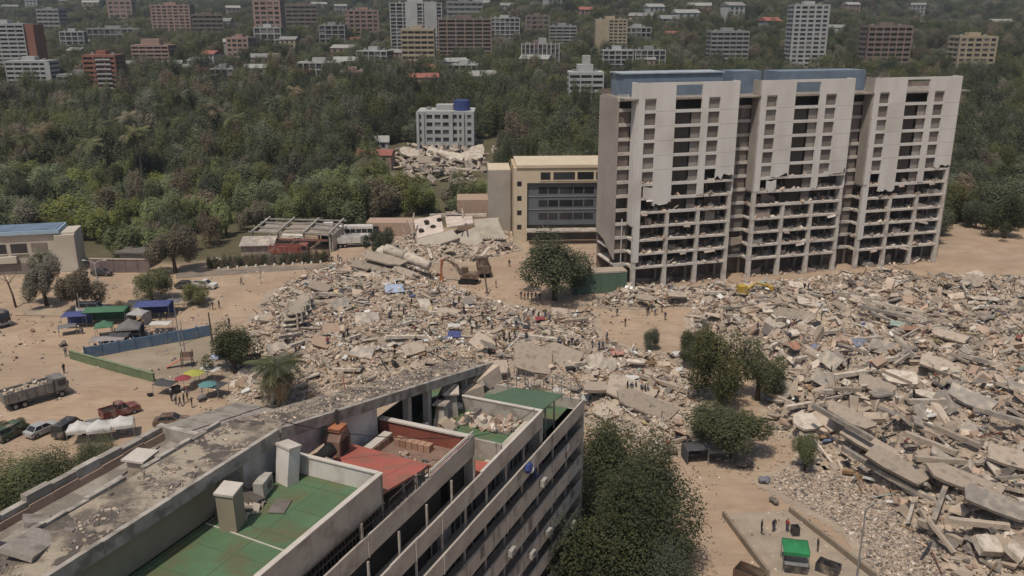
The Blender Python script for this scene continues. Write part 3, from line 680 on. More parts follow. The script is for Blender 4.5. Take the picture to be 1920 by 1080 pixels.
XE = PER*(NB-1)+BW+.4
def mesh_box(name, d, m): return MB().box((0, 0, 0), d).mesh(name, m)
# floors
for k in range(1, 13):
    b = MB(); b.b2(-2.4, XE+2.6, 3.05, DEP, ZL[k]-.28, ZL[k])
    for i in range(NB): b.b2(.4+PER*i, .4+PER*i+BW, .02, 3.05, ZL[k]-.40, ZL[k])
    b.build('floor_slab', m_tslab, tw)
MB().b2(-2.4, XE+2.6, .05, DEP, ZT-3.3, ZT-3.0).build('roof_slab', m_conc_grey, tw)
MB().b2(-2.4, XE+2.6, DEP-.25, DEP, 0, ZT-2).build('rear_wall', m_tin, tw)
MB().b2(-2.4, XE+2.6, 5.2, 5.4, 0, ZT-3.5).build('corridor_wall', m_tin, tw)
# end wall, broken off below
MB().add([(-2.7, 3.0, 5.6), (-2.7, 3.0, 38.1), (-2.7, 12.9, 38.1), (-2.7, 12.9, 9.5), (-2.7, 8, 8.5), (-2.7, 5, 6.6),
          (-2.4, 3.0, 5.6), (-2.4, 3.0, 38.1), (-2.4, 12.9, 38.1), (-2.4, 12.9, 9.5), (-2.4, 8, 8.5), (-2.4, 5, 6.6)],
         [(0, 1, 2, 3, 4, 5), (11, 10, 9, 8, 7, 6), (0, 6, 7, 1), (1, 7, 8, 2), (2, 8, 9, 3), (3, 9, 10, 4), (4, 10, 11, 5), (5, 11, 6, 0)]).build('end_wall', m_tend, tw)
MB().b2(XE+2.6, XE+2.9, 3.0, 12.9, 0, 38.1).build('end_wall', m_tend, tw)
me_col = mesh_box('column', (.75, .8, 1), m_tcol); me_colin = mesh_box('column', (.5, .5, 1), m_tend)
for i in range(NB):
    x0 = .4+PER*i
    for c in range(4):
        x = x0+.38+c*(BW-.76)/3
        for k in range(0, 6 if i < 2 else 7):
            if k == 5 and c in (1, 2): continue
            link('column', me_col, tw, loc=(x+(random.uniform(-.05, .05) if k else 0), .45, (ZL[k]+ZL[k+1]-.28)/2), scale=(1 if k else 1.15, 1, ZL[k+1]-.28-ZL[k]))
        for k in range(0, 6):
            link('column', me_colin, tw, loc=(x, 4.6, (ZL[k]+ZL[k+1]-.28)/2), scale=(1, 1, ZL[k+1]-.28-ZL[k]))
    # broken partitions and hanging pieces in the open floors
    for k in range(0, 7):
        for c in range(3):
            xa = x0+.8+c*(BW-.76)/3; w = (BW-.76)/3-.8
            if random.random() < .55:
                xx = xa+random.uniform(.3, w-.3); MB().b2(xx, xx+.15, 1.6, 5.1, ZL[k], ZL[k]+random.uniform(1.4, 2.5)).build('partition', random.choice((m_tin, m_tshut)), tw)
            if random.random() < .6:
                hh = random.uniform(.4, 1.5); xb = xa+random.uniform(0, w*.4)
                MB().b2(xb, xb+random.uniform(.8, w*.6), 3.0+random.uniform(0, 1.5), 5.1, ZL[k], ZL[k]+hh).build('wall_fragment', random.choice((m_tin, m_tshut, m_tshut2)), tw)
            if random.random() < .35 and k < 6:
                piece(tw, 'slab', random.choice(('conc', 'pale')), (xa+w*random.random(), random.uniform(.6, 2), ZL[k]+.5), (random.uniform(1, 2.4), .9, .14), (R(random.uniform(-40, 40)), R(random.uniform(-40, 40)), 0), 'wall_fragment')
    # painted wall strips of the upper floors; each ends raggedly where the cladding was torn away
    strips = [(x0, x0+1.3, 5.4+.6*i), (x0+3.7, x0+7.8, 17.2), (x0+13.5, x0+15.0, ZL[6]), (x0+17.5, x0+BW, ZL[7]+.4)]
    if i == 1: strips = [(x0, x0+1.3, ZL[6]), (x0+3.7, x0+7.8, ZL[7]+.1), (x0+13.5, x0+15.0, ZL[6]), (x0+17.5, x0+BW, ZL[7])]
    for (a, c, zb) in strips:
        n = 6; pts = [(a, ZT), (a, zb)]
        zz = zb
        for t_ in sorted(random.uniform(.04, .96) for _ in range(9)):
            zz = zb+.55*(zz-zb)+random.gauss(0, .22)*min(1, (c-a)/3)+(random.choice((0, 0, 0, 1.2, -.5)) if c-a > 3 else 0)*random.random(); pts.append((a+(c-a)*t_, zz))
        pts += [(c, zb+random.uniform(0, .5)), (c, ZT)]
        m2 = MB().extr(pts, -.06, .34); m2.build('wall_strip', m_tw, tw)
    # shafts of wall under the torn strips
    for (xa, xb, ztop) in ((x0+1.3, x0+3.7, ZT), (x0+15.0, x0+17.5, ZT)):
        for k in range(7, 13):
            MB().b2(xa, xb, .0, .3, ZL[k]-.45, ZL[k]+.12).build('spandrel', m_tw, tw)
            if not (k == 7 and i == 0 and xa > x0+10): MB().b2(xa, xb, .42, .5, ZL[k]+.12, ZL[k+1]-.45).build('shutter', m_tshut if (k+i) % 4 else m_tshut2, tw)
        MB().b2(xa, xb, .0, .3, ZL[12]+2.4, ZT).build('spandrel', m_tw, tw)
    xa, xb = x0+7.8, x0+13.5
    for k in range(5, 13):
        MB().b2(xa, xb, .0, .28, ZL[k]-.42, ZL[k]+.16).build('spandrel', m_tw, tw)
        if k < 12:
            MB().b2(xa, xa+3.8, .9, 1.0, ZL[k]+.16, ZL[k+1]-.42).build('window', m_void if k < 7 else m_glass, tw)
            MB().b2(xa+3.8, xb, .5, .6, ZL[k]+.16, ZL[k+1]-.42).build('shutter', m_tshut2 if k > 6 else m_tshut, tw)
    MB().b2(xa, xb, .0, .3, ZT-.5, ZT).build('parapet_beam', m_tw, tw)
    # returns of the projecting block
    MB().b2(x0-.28, x0-.002, .36, 3.0, 13.0 if i == 0 else ZL[6], ZT).build('return_wall', m_tw if i == 0 else m_tend, tw)
    MB().b2(x0+BW+.002, x0+BW+.28, .36, 3.0, ZL[6], ZT).build('return_wall', m_tw, tw)
    # recessed bays left of each block
    xa, xb = (x0-2.9, x0-.3) if i == 0 else (x0-PER+BW+.3, x0-.3)
    for k in range(1, 12):
        if k < 6 and random.random() < .45: continue
        nb = 1 if i == 0 else 2
        for j in range(nb):
            u0 = xa+(xb-xa)*j/nb; u1 = xa+(xb-xa)*(j+1)/nb
            MB().b2(u0+.06, u1-.06, 3.35, 3.45, ZL[k]+.3, ZL[k+1]-.35).build('shutter', m_tshut if random.random() < .8 else m_tin, tw)
    for k in range(1, 13):
        MB().b2(xa, xb, 3.0, 3.3, ZL[k]-.35, ZL[k]+.3).build('spandrel', m_tslab, tw)
# white cladding left hanging on the stripped floors
for (x, k, w, h, mm) in ((4.2, 6, 4.2, 2.3, m_tw), (24.6, 2, 3.8, 1.6, m_conc), (31.0, 6, 2.4, 2.3, m_tw), (44.5, 7, 2.2, .7, m_tw)):
    pts = [(x-w/2, ZL[k]+.1), (x-w*.2, ZL[k]-.4), (x+w*.25, ZL[k]-.1), (x+w/2, ZL[k]+.5), (x+w*.45, ZL[k]+h), (x, ZL[k]+h*.85), (x-w/2, ZL[k]+h)]
    MB().extr(pts, -.02 if x < 20 or x > 27 else 2.0, .14 if x < 20 or x > 27 else 2.2).build('wall_fragment', mm, tw)
# cladding joints, leftover infill, hanging slabs and debris on the open floors
me_j = MB().b2(-.5, .5, -.068, -.058, 0, .05).mesh('cladding_joint', m_tshut2)
for i in range(NB):
    x0 = .4+PER*i
    for (a, c) in ((x0+3.7, x0+7.8), (x0+17.5, x0+BW)):
        for k in range(8, 13): link('cladding_joint', me_j, tw, loc=((a+c)/2, 0, ZL[k]-.1), scale=(c-a, 1, 1))
    for k in range(0, 7):
        for c in range(3):
            xa = x0+.8+c*(BW-.76)/3; w = (BW-.76)/3-.8
            q = random.random()
            if q < .62:                       # ragged remains of the infill wall
                u0 = xa+random.choice((0, random.uniform(.2, w*.5))); ww = random.uniform(.8, w*.62); hh = random.uniform(.6, 2.3)
                pts = [(u0, ZL[k]), (u0+ww, ZL[k]), (u0+ww, ZL[k]+hh*random.uniform(.3, 1)), (u0+ww*.7, ZL[k]+hh*random.uniform(.5, 1)), (u0+ww*.35, ZL[k]+hh*random.uniform(.5, 1)), (u0, ZL[k]+hh)]
                MB().extr(pts, random.choice((.5, 1.2, 2.5)), 2.65).build('infill_wall', random.choice((m_tpink, m_tshut, m_tshut2, m_tin, m_tpink)), tw)
            if random.random() < .17 and k > 0:   # slab edge broken and hanging
                u0 = xa+random.uniform(0, w*.6); L_ = random.uniform(1.2, 2.6)
                MB().box((u0+L_/2, .05, ZL[k]-.45), (L_, .9, .16), (R(random.uniform(25, 65)), R(random.uniform(-14, 14)), 0)).build('hanging_slab', random.choice((m_tpink, m_tcol, m_conc_grey)), tw)
            for _ in range(2):
                if random.random() < .5: MB().bar((xa+random.uniform(0, w), .3, ZL[k+1]-.3), (xa+random.uniform(0, w), random.uniform(-.2, .4), ZL[k+1]-random.uniform(.9, 2.4)), .05).build('dangling_bar', m_rebar, tw)
nfl = 2600; kx = RNG.integers(0, 8, nfl); fx_ = RNG.uniform(.6, XE, nfl); fy_ = np.abs(RNG.normal(0, 1.8, nfl))+.25
keep = ((fx_-.4) % PER < BW-.3); kx, fx_, fy_ = kx[keep], fx_[keep], fy_[keep]; nfl = len(kx); sz = np.minimum(RNG.lognormal(0, .5, nfl), 2.5)*.3
V = np.einsum('nij,nkj->nki', euler_mats(RNG.normal(0, .5, nfl), RNG.normal(0, .5, nfl), RNG.uniform(0, 6, nfl)), UB[None]*np.stack([sz*1.5, sz, sz*.6], -1)[:, None])
V += np.stack([fx_, fy_, np.array(ZL)[kx]+sz*.25], -1)[:, None]
o = link('floor_debris', np_mesh('floor_debris', V.reshape(-1, 3), (np.array(_BF)[None]+(np.arange(nfl)*8)[:, None, None]).reshape(-1, 4), [m_chunk, m_chunk_pale, m_chunk_brick, m_chunk_dark], mi=np.repeat(RNG.choice(4, nfl), 6)), tw); o['kind'] = 'stuff'
# roof rooms, antenna posts, parapets
MB().b2(-.8, 21.0, 5.5, 11.5, ZT-3, ZT+1.3).build('roof_room', m_blue, tw)
MB().b2(23.5, 30, 5.5, 11.5, ZT-3, ZT+1.5).build('roof_room', m_blue, tw)
MB().b2(34, 55, 5.5, 11.5, ZT-3, ZT+1.3).build('roof_room', m_blue, tw)
MB().b2(-1.2, 21.4, 5.2, 11.8, ZT+1.32, ZT+1.55).build('roof_edge', mat('pale_blue_metal', (.36, .41, .46), None, .5), tw)
MB().b2(-2.7, -.3, 2.9, 3.2, 37.6, 38.4).build('parapet', m_tw, tw)
for j in range(6): MB().b2(-2.6+.4*j, -2.45+.4*j, 3.0, 3.12, 38.4, 39.0).build('railing_post', m_tw, tw)
MB().tube([(-1.4, 8.5, 38), (-1.4, 8.5, 42.6)], .06, 5).build('antenna', m_metal, tw)
MB().tube([(-.8, 3.2, 0), (-.9, 3.1, 14)], .12, 6).build('drain_pipe', m_tw, tw)

# ---------------------------------------------------------------- tan office block left of the tower
m_tan = mat('tan_render', (.47, .375, .255), (.42, .33, .22), .4, stain=(.36, .28, .19), stain_scale=.1)
m_tanpale = mat('cream_render', (.56, .48, .36), (.50, .42, .31), .4)
m_curt = mat('grey_curtain_wall', (.135, .15, .165), (.105, .115, .13), .3, rough=.5)
ofc = empty('office_block', (.4, 212.5, 0), R(3), 'tan five storey office block with a grey curtain wall beside the tower', 'building')
MB().b2(0, 24, 1.2, 14, 0, 18.3).build('wall', m_tan, ofc)
MB().b2(0, 3.3, 0, 1.2, 0, 18.3).build('stair_pier', m_tanpale, ofc)
MB().b2(3.3, 24, 0, 1.2, 14.6, 18.3).build('top_band', m_tanpale, ofc)
MB().b2(20.8, 24, 0, 1.2, 0, 14.6).build('side_pier', mat('mauve_render', (.25, .185, .175), None, .4), ofc)
MB().b2(.7, 24.2, -.3, 14.2, 18.3, 19.0).build('parapet', m_tanpale, ofc)
MB().b2(3.3, 20.8, .75, 1.2, 3.9, 14.6).build('curtain_wall', m_curt, ofc)
MB().b2(3.3, 20.8, .8, 1.2, 0, 3.9).build('entrance_front', m_void, ofc)
for k in range(4): MB().b2(.85, 1.95, -.03, .1, 3.0+3.6*k, 4.2+3.6*k).build('window', m_glass, ofc)
for (a, c) in ((6.6, 9.0), (9.7, 15.0), (15.6, 19.6), (20.2, 23.0)):
    w = MB().b2(a, c, -.03, .1, 15.3, 17.2).build('window', m_glass, ofc); MB().b2(a-.2, c+.2, -.12, -.04, 15.05, 15.3).build('sill', m_tanpale, w)
for k in range(3):
    for (a, c) in ((6.2, 8.4), (8.7, 11.0), (11.4, 14.6), (14.9, 17.2), (17.5, 19.8)):
        MB().b2(a, c, .70, .76, 5.3+3.25*k, 6.9+3.25*k).build('window', m_glass, ofc)
    MB().b2(3.3, 20.8, .60, .75, 7.75+3.25*k, 7.95+3.25*k).build('transom', m_metal, ofc)
wing = MB().b2(-6, -.3, 9, 20, 0, 16.2).build('wing', m_tend, ofc)
MB().b2(-5.9, -.3, 9.2, 19.8, 16.2, 16.35).build('flat_roof', m_tanpale, wing)
MB().b2(-14, -6, 10, 18, 0, 8.5).build('low_wing', m_brickpale, ofc)
# canopy and lean-to in front of the block
MB().b2(3, 22, -4.5, -1, 3.2, 3.5).build('entrance_canopy', m_conc_grey, ofc)

# green hoarding between the dark tree and the tower
m_green = mat('green_hoarding', (.10, .155, .115), (.08, .125, .092), .5)
hb = empty('hoarding', gp(1075, 553), 0, 'plain green site hoarding between the dark round tree and the tower', 'hoarding')
A = gp(1070, 553); B_ = gp(1170, 548); d = (B_-A); n = 6
hb.rotation_euler = (0, 0, math.atan2(d.y, d.x)); Lh = d.length/n
for i in range(n): MB().b2(i*Lh+.02, (i+1)*Lh-.02, 0, .08, 0, 4.2).build('panel', m_green, hb)
MB().b2(0, d.length, -.05, .15, 4.2, 4.4).build('top_rail', m_conc_grey, hb)
MB().b2(0, d.length, .2, 3.5, 4.3, 4.5).build('flat_roof', m_conc, hb)
MB().b2(0, d.length, .4, 3.4, 0, 4.3).build('room', m_conc_dark, hb)

# ---------------------------------------------------------------- white two storey building at the left edge
m_lb = mat('cream_wall', (.50, .455, .39), (.44, .40, .34), .3, stain=(.38, .33, .27), stain_scale=.12)
m_lb2 = mat('taupe_band', (.24, .20, .175), None, .4)
lb = empty('civic_building', gp(150, 506), R(13), 'cream two storey building with a pale blue roof edge behind olive trees', 'building')
W = 46
MB().b2(-W, 0, 0, 6.5, 0, 8.6).build('wall', m_lb, lb)
MB().b2(-W, -3, -.6, 6.8, 8.6, 9.4).build('roof_edge', mat('pale_blue_fascia', (.34, .45, .55), (.28, .38, .47), .4), lb)
MB().b2(-W, -3.4, -.2, 6.4, 9.4, 9.55).build('flat_roof', mat('blue_grey_roof', (.15, .21, .29), None, .3), lb)
MB().b2(-W, -5, -.5, -.02, 0, 2.4).build('plinth', m_lb2, lb)
MB().b2(-4, .0, -1.0, -.02, 0, 8.2).build('corner_pier', m_lb, lb)
for j in range(9):
    xx = -9-4.1*j
    f = MB().b2(xx, xx+3.2, -.12, -.03, 4.5, 6.6).build('window', m_lb2 if j in (0, 5, 6) else m_glass, lb)
    MB().b2(xx-.1, xx+3.3, -.3, -.13, 4.3, 4.5).build('sill', m_lb, f)
MB().b2(-24, -12, -1.2, -.02, 2.6, 4.0).build('balcony', m_lb, lb)
for j in range(5): MB().b2(-34+4.2*j, -32.4+4.2*j, -.1, -.02, .2, 2.2).build('door', m_void, lb)
MB().tube([(-17, 6, 9.6), (-17, 6, 13), (-17.4, 6, 14.4), (-18.6, 6, 14.7)], .08, 6).build('roof_lamp', m_metal, lb)
# dark mauve boundary wall and gate house beside it
m_mauve = mat('mauve_wall', (.20, .155, .145), (.15, .115, .11), .4)
bw = empty('boundary_wall', gp(170, 510), R(-3), 'dark mauve boundary wall right of the cream building', 'wall')
for i in range(5): MB().b2(i*2.7, i*2.7+2.6, 0, .25, 0, 2.9).build('panel', m_mauve, bw)
MB().b2(0, 13.5, -.1, .4, 2.9, 3.1).build('coping', m_conc, bw)
gh = empty('gate_house', gp(250, 502), R(-5), 'small flat roofed cream gate house right of the mauve boundary wall', 'building')
MB().b2(-2.8, 2.8, 0, 4, 0, 3.4).build('wall', m_lb, gh); MB().b2(-3.6, 3.4, -1, 4.4, 3.4, 3.7).build('flat_roof', m_conc_dark, gh)
MB().b2(-.2, 1.9, -.05, .1, 0, 2.0).build('door', m_void, gh)

# ---------------------------------------------------------------- open steel frame, lorry shed behind the hedge
sf = empty('steel_frame_shed', gp(548, 470), R(-6), 'roofless pale steel frame over parked lorries behind the hedge', 'shed')
m_pf = mat('pale_frame', (.36, .335, .30), (.26, .24, .21), .6)
for i in range(4):
    x = -9.5+6.3*i
    for y in (0, 11): MB().b2(x-.2, x+.2, y-.2, y+.2, 0, 4.3).build('post', m_pf, sf)
    MB().bar((x, -.6, 4.5), (x, 12.0, 5.3), .4, .4).build('rafter', m_pf, sf)
for y, z in ((0, 4.25), (4, 4.45), (8, 4.7), (11, 4.9)): MB().b2(-10.5, 10.4, y-.15, y+.15, z, z+.3).build('purlin', m_pf, sf)
MB().box((-6.2, 5, 4.2), (5.4, 8.5, .12), (.06, .04, 0)).build('roof_sheet', m_conc_grey, sf); MB().box((-.1, 6, 4.3), (5.6, 8.0, .12), (.05, -.06, 0)).build('roof_sheet', m_conc, sf); MB().box((0, 1.2, 3.5), (5.4, 2.6, .12), (.22, 0, .05)).build('roof_sheet', m_conc_pale, sf); MB().box((6.3, 4.6, 4.1), (5.6, 8.6, .12), (.05, .07, 0)).build('roof_sheet', m_conc_grey, sf)
MB().b2(9.7, 9.95, .3, 10, 0, 4.0).build('side_wall', m_conc_pale, sf)
MB().b2(-9.2, 9.0, -.5, -.2, 2.6, 3.0).build('lintel', mat('red_brown_beam', (.26, .13, .10), None, .6), sf)
sh = empty('tin_shack', gp(486, 480), R(5), 'grey lean to shack left of the red lorry behind the hedge', 'shed')
MB().b2(-4, 3.4, 0, 4, 0, 2.6).build('wall', m_conc_grey, sh)
MB().add([(-4.3, -.6, 2.5), (3.7, -.6, 2.5), (3.7, 4.4, 3.6), (-4.3, 4.4, 3.6), (-4.3, -.6, 2.65), (3.7, -.6, 2.65), (3.7, 4.4, 3.75), (-4.3, 4.4, 3.75)],
         [(3, 2, 1, 0), (4, 5, 6, 7), (0, 1, 5, 4), (1, 2, 6, 5), (2, 3, 7, 6), (3, 0, 4, 7)]).build('roof', m_conc_grey, sh)
# clipped hedge plants, one by one
for i in range(26):
    t = i/25; p = gp(400+212*t, 503-13*t)
    e = empty('hedge_plant', p, random.uniform(0, 6), 'clipped shrub in the row along the kerb behind the sandy road', 'shrub', 'clipped shrubs of the roadside hedge')
    link('stem', TRUNKS[i % 4], e, scale=(.7, .7, .7)); s = random.uniform(1.0, 1.3)
    link('foliage', random.choice(FAR['dry' if i % 3 else 'mid']), e, loc=(0, 0, 1.2), scale=(s, s, random.uniform(1.1, 1.6)))
for i in range(12):
    t = (i+.5)/12; p = gp(402+208*t, 506-13*t)
    o = MB().box((0, 0, .3), (.5, .4, .6), taper=.8).build('bollard', m_white); o.location = p
    T(o, 'low whitewashed bollard between the clipped shrubs along the kerb', 'bollard', 'whitewashed bollards along the hedge')

# ---------------------------------------------------------------- tilted collapsed building: large slanting panels
def panel(parent, name, m, pts, th):
    """pts: four or more corners in order, thickened downwards along their normal"""
    P = [Vector(p) for p in pts]; nrm = (P[1]-P[0]).cross(P[2]-P[0]).normalized()
    if nrm.z < 0: nrm = -nrm
    n = len(P); Q = [p-nrm*th for p in P]
    return MB().add(P+Q, [tuple(range(n)), tuple(range(2*n-1, n-1, -1))]+[((i+1) % n, i, n+i, n+(i+1) % n) for i in range(n)]).build(name, m, parent)
def at(px, py, y): # sight line at a given distance north
    d = ray(px, py); t = y/d[1]; return Vector((d[0]*t, y, H+d[2]*t))
m_slant = mat('slanting_render', (.385, .35, .295), (.33, .295, .245), .5, stain=(.29, .255, .21), stain_scale=.3)
m_pink = mat('pinkish_plaster', (.56, .48, .43), (.48, .41, .36), .6, stain=(.34, .28, .24), stain_scale=.5)
panel(cbB, 'wall_panel', m_slant, [at(786, 470, 203), at(862, 446, 204.5), at(848, 430, 208), at(782, 448, 206.5)], .5)
panel(cbB, 'wall_panel', m_pink, [at(782, 447, 206.6), at(832, 434, 207.8), at(826, 402, 216), at(776, 412, 215)], .4)
panel(cbB, 'wall_panel', m_slant, [at(868, 476, 202), at(906, 452, 203.5), at(890, 426, 210), at(846, 444, 208.5)], .5)
panel(cbB, 'roof_panel', m_slant, [at(894, 448, 207), at(949, 448, 207), at(932, 408, 217), at(888, 411, 217)], .35)
panel(cbB, 'roof_panel', m_pink, [at(838, 426, 211), at(888, 418, 212), at(884, 402, 219), at(834, 402, 219)], .35)
for i in range(9):
    a = at(897+5.6*i, 447, 206.9); b = at(890+5.0*i, 412, 216.9); MB().bar(a+Vector((0, 0, .1)), b+Vector((0, 0, .1)), .16, .14).build('roof_rib', m_slant, cbB)
for (px, py) in ((790, 432), (812, 425), (800, 416), (824, 412)):
    y = 206.6+(447-py)*.19; MB().ball(at(px, py, y-.4), (.75, .5, .55), 8).build('broken_opening', m_void, cbB)
for (a, b) in (((776, 400), (772, 440)), ((764, 412), (786, 462)), ((770, 420), (790, 470)), ((752, 425), (775, 470)), ((868, 400), (852, 395)), ((866, 392), (868, 408))):
    MB().bar(at(*a, 211), at(*b, 205), .35, .35).build('column', m_conc, cbB)
for (x0_, x1_, y_) in ((806, 835, 404), (836, 870, 400), (872, 912, 404), (912, 936, 412)):
    MB().bar(at(x0_, y_, 218), at(x1_, y_-1, 218), .7, .7).build('beam', m_conc_pale, cbB)
MB().b2(-37, -21, 218, 224, 0, 3.4).build('garden_wall', m_brickpale, cbB)
MB().bar(at(786, 472, 202.6), at(862, 449, 204), .5, .5).build('beam', m_conc_dark, cbB)
for i in range(26):
    p = top(random.uniform(720, 960), random.uniform(452, 480), .3)
    piece(cbB, random.choice(('slab', 'beam')), random.choice(('conc', 'pale', 'conc')), p, (random.uniform(1, 3), random.uniform(.5, 1.6), .3), (random.gauss(0, .4), random.gauss(0, .4), random.uniform(0, 3)))
# brick gable end standing behind it
panel(cbB, 'brick_gable', m_brickpale, [at(888, 366, 228), at(930, 366, 229), at(950, 412, 229), at(935, 430, 229), at(905, 386, 228.6)], .4)

# pale water tanks lying over the layered slabs
wt = empty('water_tank', (0, 0, 0), 0, 'long pale cylindrical tank lying on the layered roof slabs', 'tank')
p0, p1 = at(722, 466, 183), at(806, 499, 178); dd = (p1-p0)
MB().tube([p0, p0+dd*.02, p0+dd*.42, p0+dd*.44], [.6, 1.15, 1.15, .6], 14).build('shell', m_conc_pale, wt, smooth=True)
MB().tube([p0+dd*.45, p0+dd*.47, p0+dd*.98, p1], [.6, 1.1, 1.1, .6], 14).build('shell', m_conc_pale, wt, smooth=True)
MB().tube([p0+dd*.43, p0+dd*.46], [1.2, 1.2], 14).build('band', m_conc_grey, wt)
# ---------------------------------------------------------------- near apartment building with terraces
fo = gp(1096, 748, 20.6)
nb = empty('balcony_building', (fo.x, fo.y, 0), R(90-24.4), 'long grey apartment building in front with balconies, green and red roof terraces', 'building')
def S(b_, s0, s1, v0, v1, z0, z1): return b_.b2(-s1, -s0, v0, v1, z0, z1)
def fb(name, m, s0, s1, v0, v1, z0, z1, parent=None):
    return S(MB(), s0, s1, v0, v1, z0, z1).build(name, m, parent or nb)
m_band = mat('balcony_front', (.45, .415, .365), (.37, .335, .29), .6, stain=(.25, .22, .185), stain_scale=.7, stain_lo=.52, stain_hi=.75, rnd=.07)
m_fw = mat('front_wall_grey', (.42, .395, .355), (.35, .325, .29), .5, stain=(.25, .22, .185), stain_scale=.9, stain_lo=.48, stain_hi=.66)
m_fwh = mat('penthouse_wall', (.66, .62, .59), (.55, .515, .485), .4, stain=(.42, .375, .335), stain_scale=.7)
m_fbr = mat('penthouse_wall_brown', (.34, .29, .215), (.28, .24, .175), .5)
m_roof = mat('weathered_roof_slab', (.33, .28, .22), (.14, .12, .10), .55, bump=.7, bscale=4, detail=10, lo=.42, hi=.56, stain=(.10, .088, .076), stain_scale=.6, stain_lo=.55, stain_hi=.59)
m_roof2 = mat('pale_roof_screed', (.36, .33, .295), (.25, .225, .195), .7, bump=.4, stain=(.19, .17, .145), stain_scale=.7, stain_lo=.48, stain_hi=.6)
m_fascia = mat('slab_fascia', (.40, .37, .33), (.30, .275, .245), .9, stain=(.20, .18, .155), stain_scale=1.1, stain_lo=.47, stain_hi=.62)
m_gfl = mat('green_terrace_paint', (.095, .165, .090), (.075, .13, .070), .5, rough=.7, bump=.15, stain=(.11, .12, .065), stain_scale=.55, stain_lo=.46, stain_hi=.62)
m_gcan = mat('green_canopy', (.085, .135, .088), (.07, .115, .075), .4, rough=.7)
m_red = mat('red_roof_paint', (.40, .125, .095), (.33, .10, .078), .5, rough=.75, bump=.15, stain=(.27, .125, .095), stain_scale=.8, stain_lo=.48, stain_hi=.62)
m_tile = mat('brown_terrace_tiles', (.23, .155, .12), (.17, .115, .09), 1.2)
m_rbr = mat('red_parapet_brick', (.25, .085, .06), (.19, .065, .048), 1.0)
m_cop = mat('pale_coping', (.54, .50, .45), (.44, .40, .36), .8)
m_rail = mat('dark_railing', (.05, .048, .045), None, 1, rough=.6)
m_curtain = mat('dim_doors', (.10, .082, .07), (.06, .05, .045), .7, rnd=.55)
SL = 62.0
# core masses, stepping up towards the camera
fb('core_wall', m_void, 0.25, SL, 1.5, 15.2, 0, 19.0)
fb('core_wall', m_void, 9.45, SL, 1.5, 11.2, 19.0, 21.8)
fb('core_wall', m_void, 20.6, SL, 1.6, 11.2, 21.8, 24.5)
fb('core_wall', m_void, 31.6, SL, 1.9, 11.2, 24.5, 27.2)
fb('side_wall', m_fw, 0.0, SL, 15.2, 15.45, 0, 19.0)
fb('side_wall', m_fw, 33.8, SL, 12, 15.45, 19.0, 28.68)
fb('end_wall', m_fw, 0.0, .25, .0, 15.45, 0, 19.2)
fb('end_wall', m_fw, 9.2, 9.45, .3, 8.2, 19.25, 22.0)
fb('end_wall', m_fw, 20.35, 20.6, .9, 8.2, 22.0, 24.6)
BAY = 3.3
me_mul = MB().box((0, 0, 0), (.09, .07, 2.12)).mesh('mullion', m_fw)
def level(ztop, s0, s1, v, posts=True, doors_from=-1):
    """one balcony level: floor slab, parapet panels, posts, doors"""
    fb('balcony_slab', m_band, s0+.02, s1, v+.16, v+1.55, ztop-1.34, ztop-1.1)
    n = int(round((s1-s0)/BAY)); L = (s1-s0)/n
    for i in range(n):
        a = s0+i*L; off = random.uniform(-.012, .012)
        fb('parapet', m_band, a+.012, a+L-.012, v+off, v+.15+off, ztop-1.35, ztop+random.uniform(-.02, .02))
        if posts:
            pz = ztop+1.36
            fb('post', m_fw, a+.1, a+.22, v+.35, v+.47, ztop-1.1, pz)
        if a < doors_from: continue
        q = random.random()
        fb('balcony_door', m_curtain, a+.2, a+L-.3, v+1.42, v+1.48, ztop-1.08, ztop+1.1)
        if q < .62:
            for jx in range(4): link('mullion', me_mul, nb, loc=(-(a+.35+jx*(L-.6)/3), v+1.36, ztop-.02))
        if q < .30:
            fb('curtain', random.choice((m_fw, m_tshut2, m_conc_grey, m_tshut)), a+.5, a+.5+random.uniform(.6, 1.8), v+1.3, v+1.38, ztop-1.0, ztop+1.0)
        if random.random() < .3:
            fb('drain_pipe', m_fw, a+.5, a+.58, v-.09, v-.02, ztop-1.35, ztop+.0)
for k in range(0, 7):
    z = 20.6-2.7*k
    level(z, 0.0, SL, 0.0, posts=(k > 0), doors_from=(9.3 if k == 0 else -1))
for i in range(int((SL-9.2)/BAY)): fb('post', m_fw, 9.5+i*BAY, 9.62+i*BAY, .35, .47, 19.5, 21.94)
level(23.3, 9.2, SL, .3, posts=False, doors_from=20.5)
for i in range(int((SL-20.5)/BAY)): fb('post', m_fw, 20.8+i*BAY, 20.92+i*BAY, .6, .72, 22.2, 24.64)
level(26.0, 20.35, SL, .85, posts=False, doors_from=31.5)
# rails and bars on the red terrace level
def railing(s0, s1, v, z0, h, m, step=.35, n_rails=2):
    for j in range(n_rails): MB().bar((-s0, v, z0+h*(j+1)/n_rails), (-s1, v, z0+h*(j+1)/n_rails), .06, .06).build('rail', m, nb)
    n = int((s1-s0)/step); me = MB().box((0, 0, h/2), (.035, .035, h)).mesh('baluster', m)
    for i in range(n+1): link('baluster', me, nb, loc=(-s0-(s1-s0)*i/n, v, z0))
railing(31.6, 50, 1.0, 26.02, .95, m_rail, .33)
railing(26.6, 31.2, .95, 26.02, .9, m_rail, .5)
for j, zz in enumerate((26.28, 26.5)): MB().bar((-20.5, .92-.03*j, zz), (-26.6, .92-.03*j, zz), .08, .08).build('rail', m_cop, nb)
for i in range(4): fb('post', m_fw, 28.0+6*i, 28.14+6*i, .9, 1.04, 26.0, 27.0)
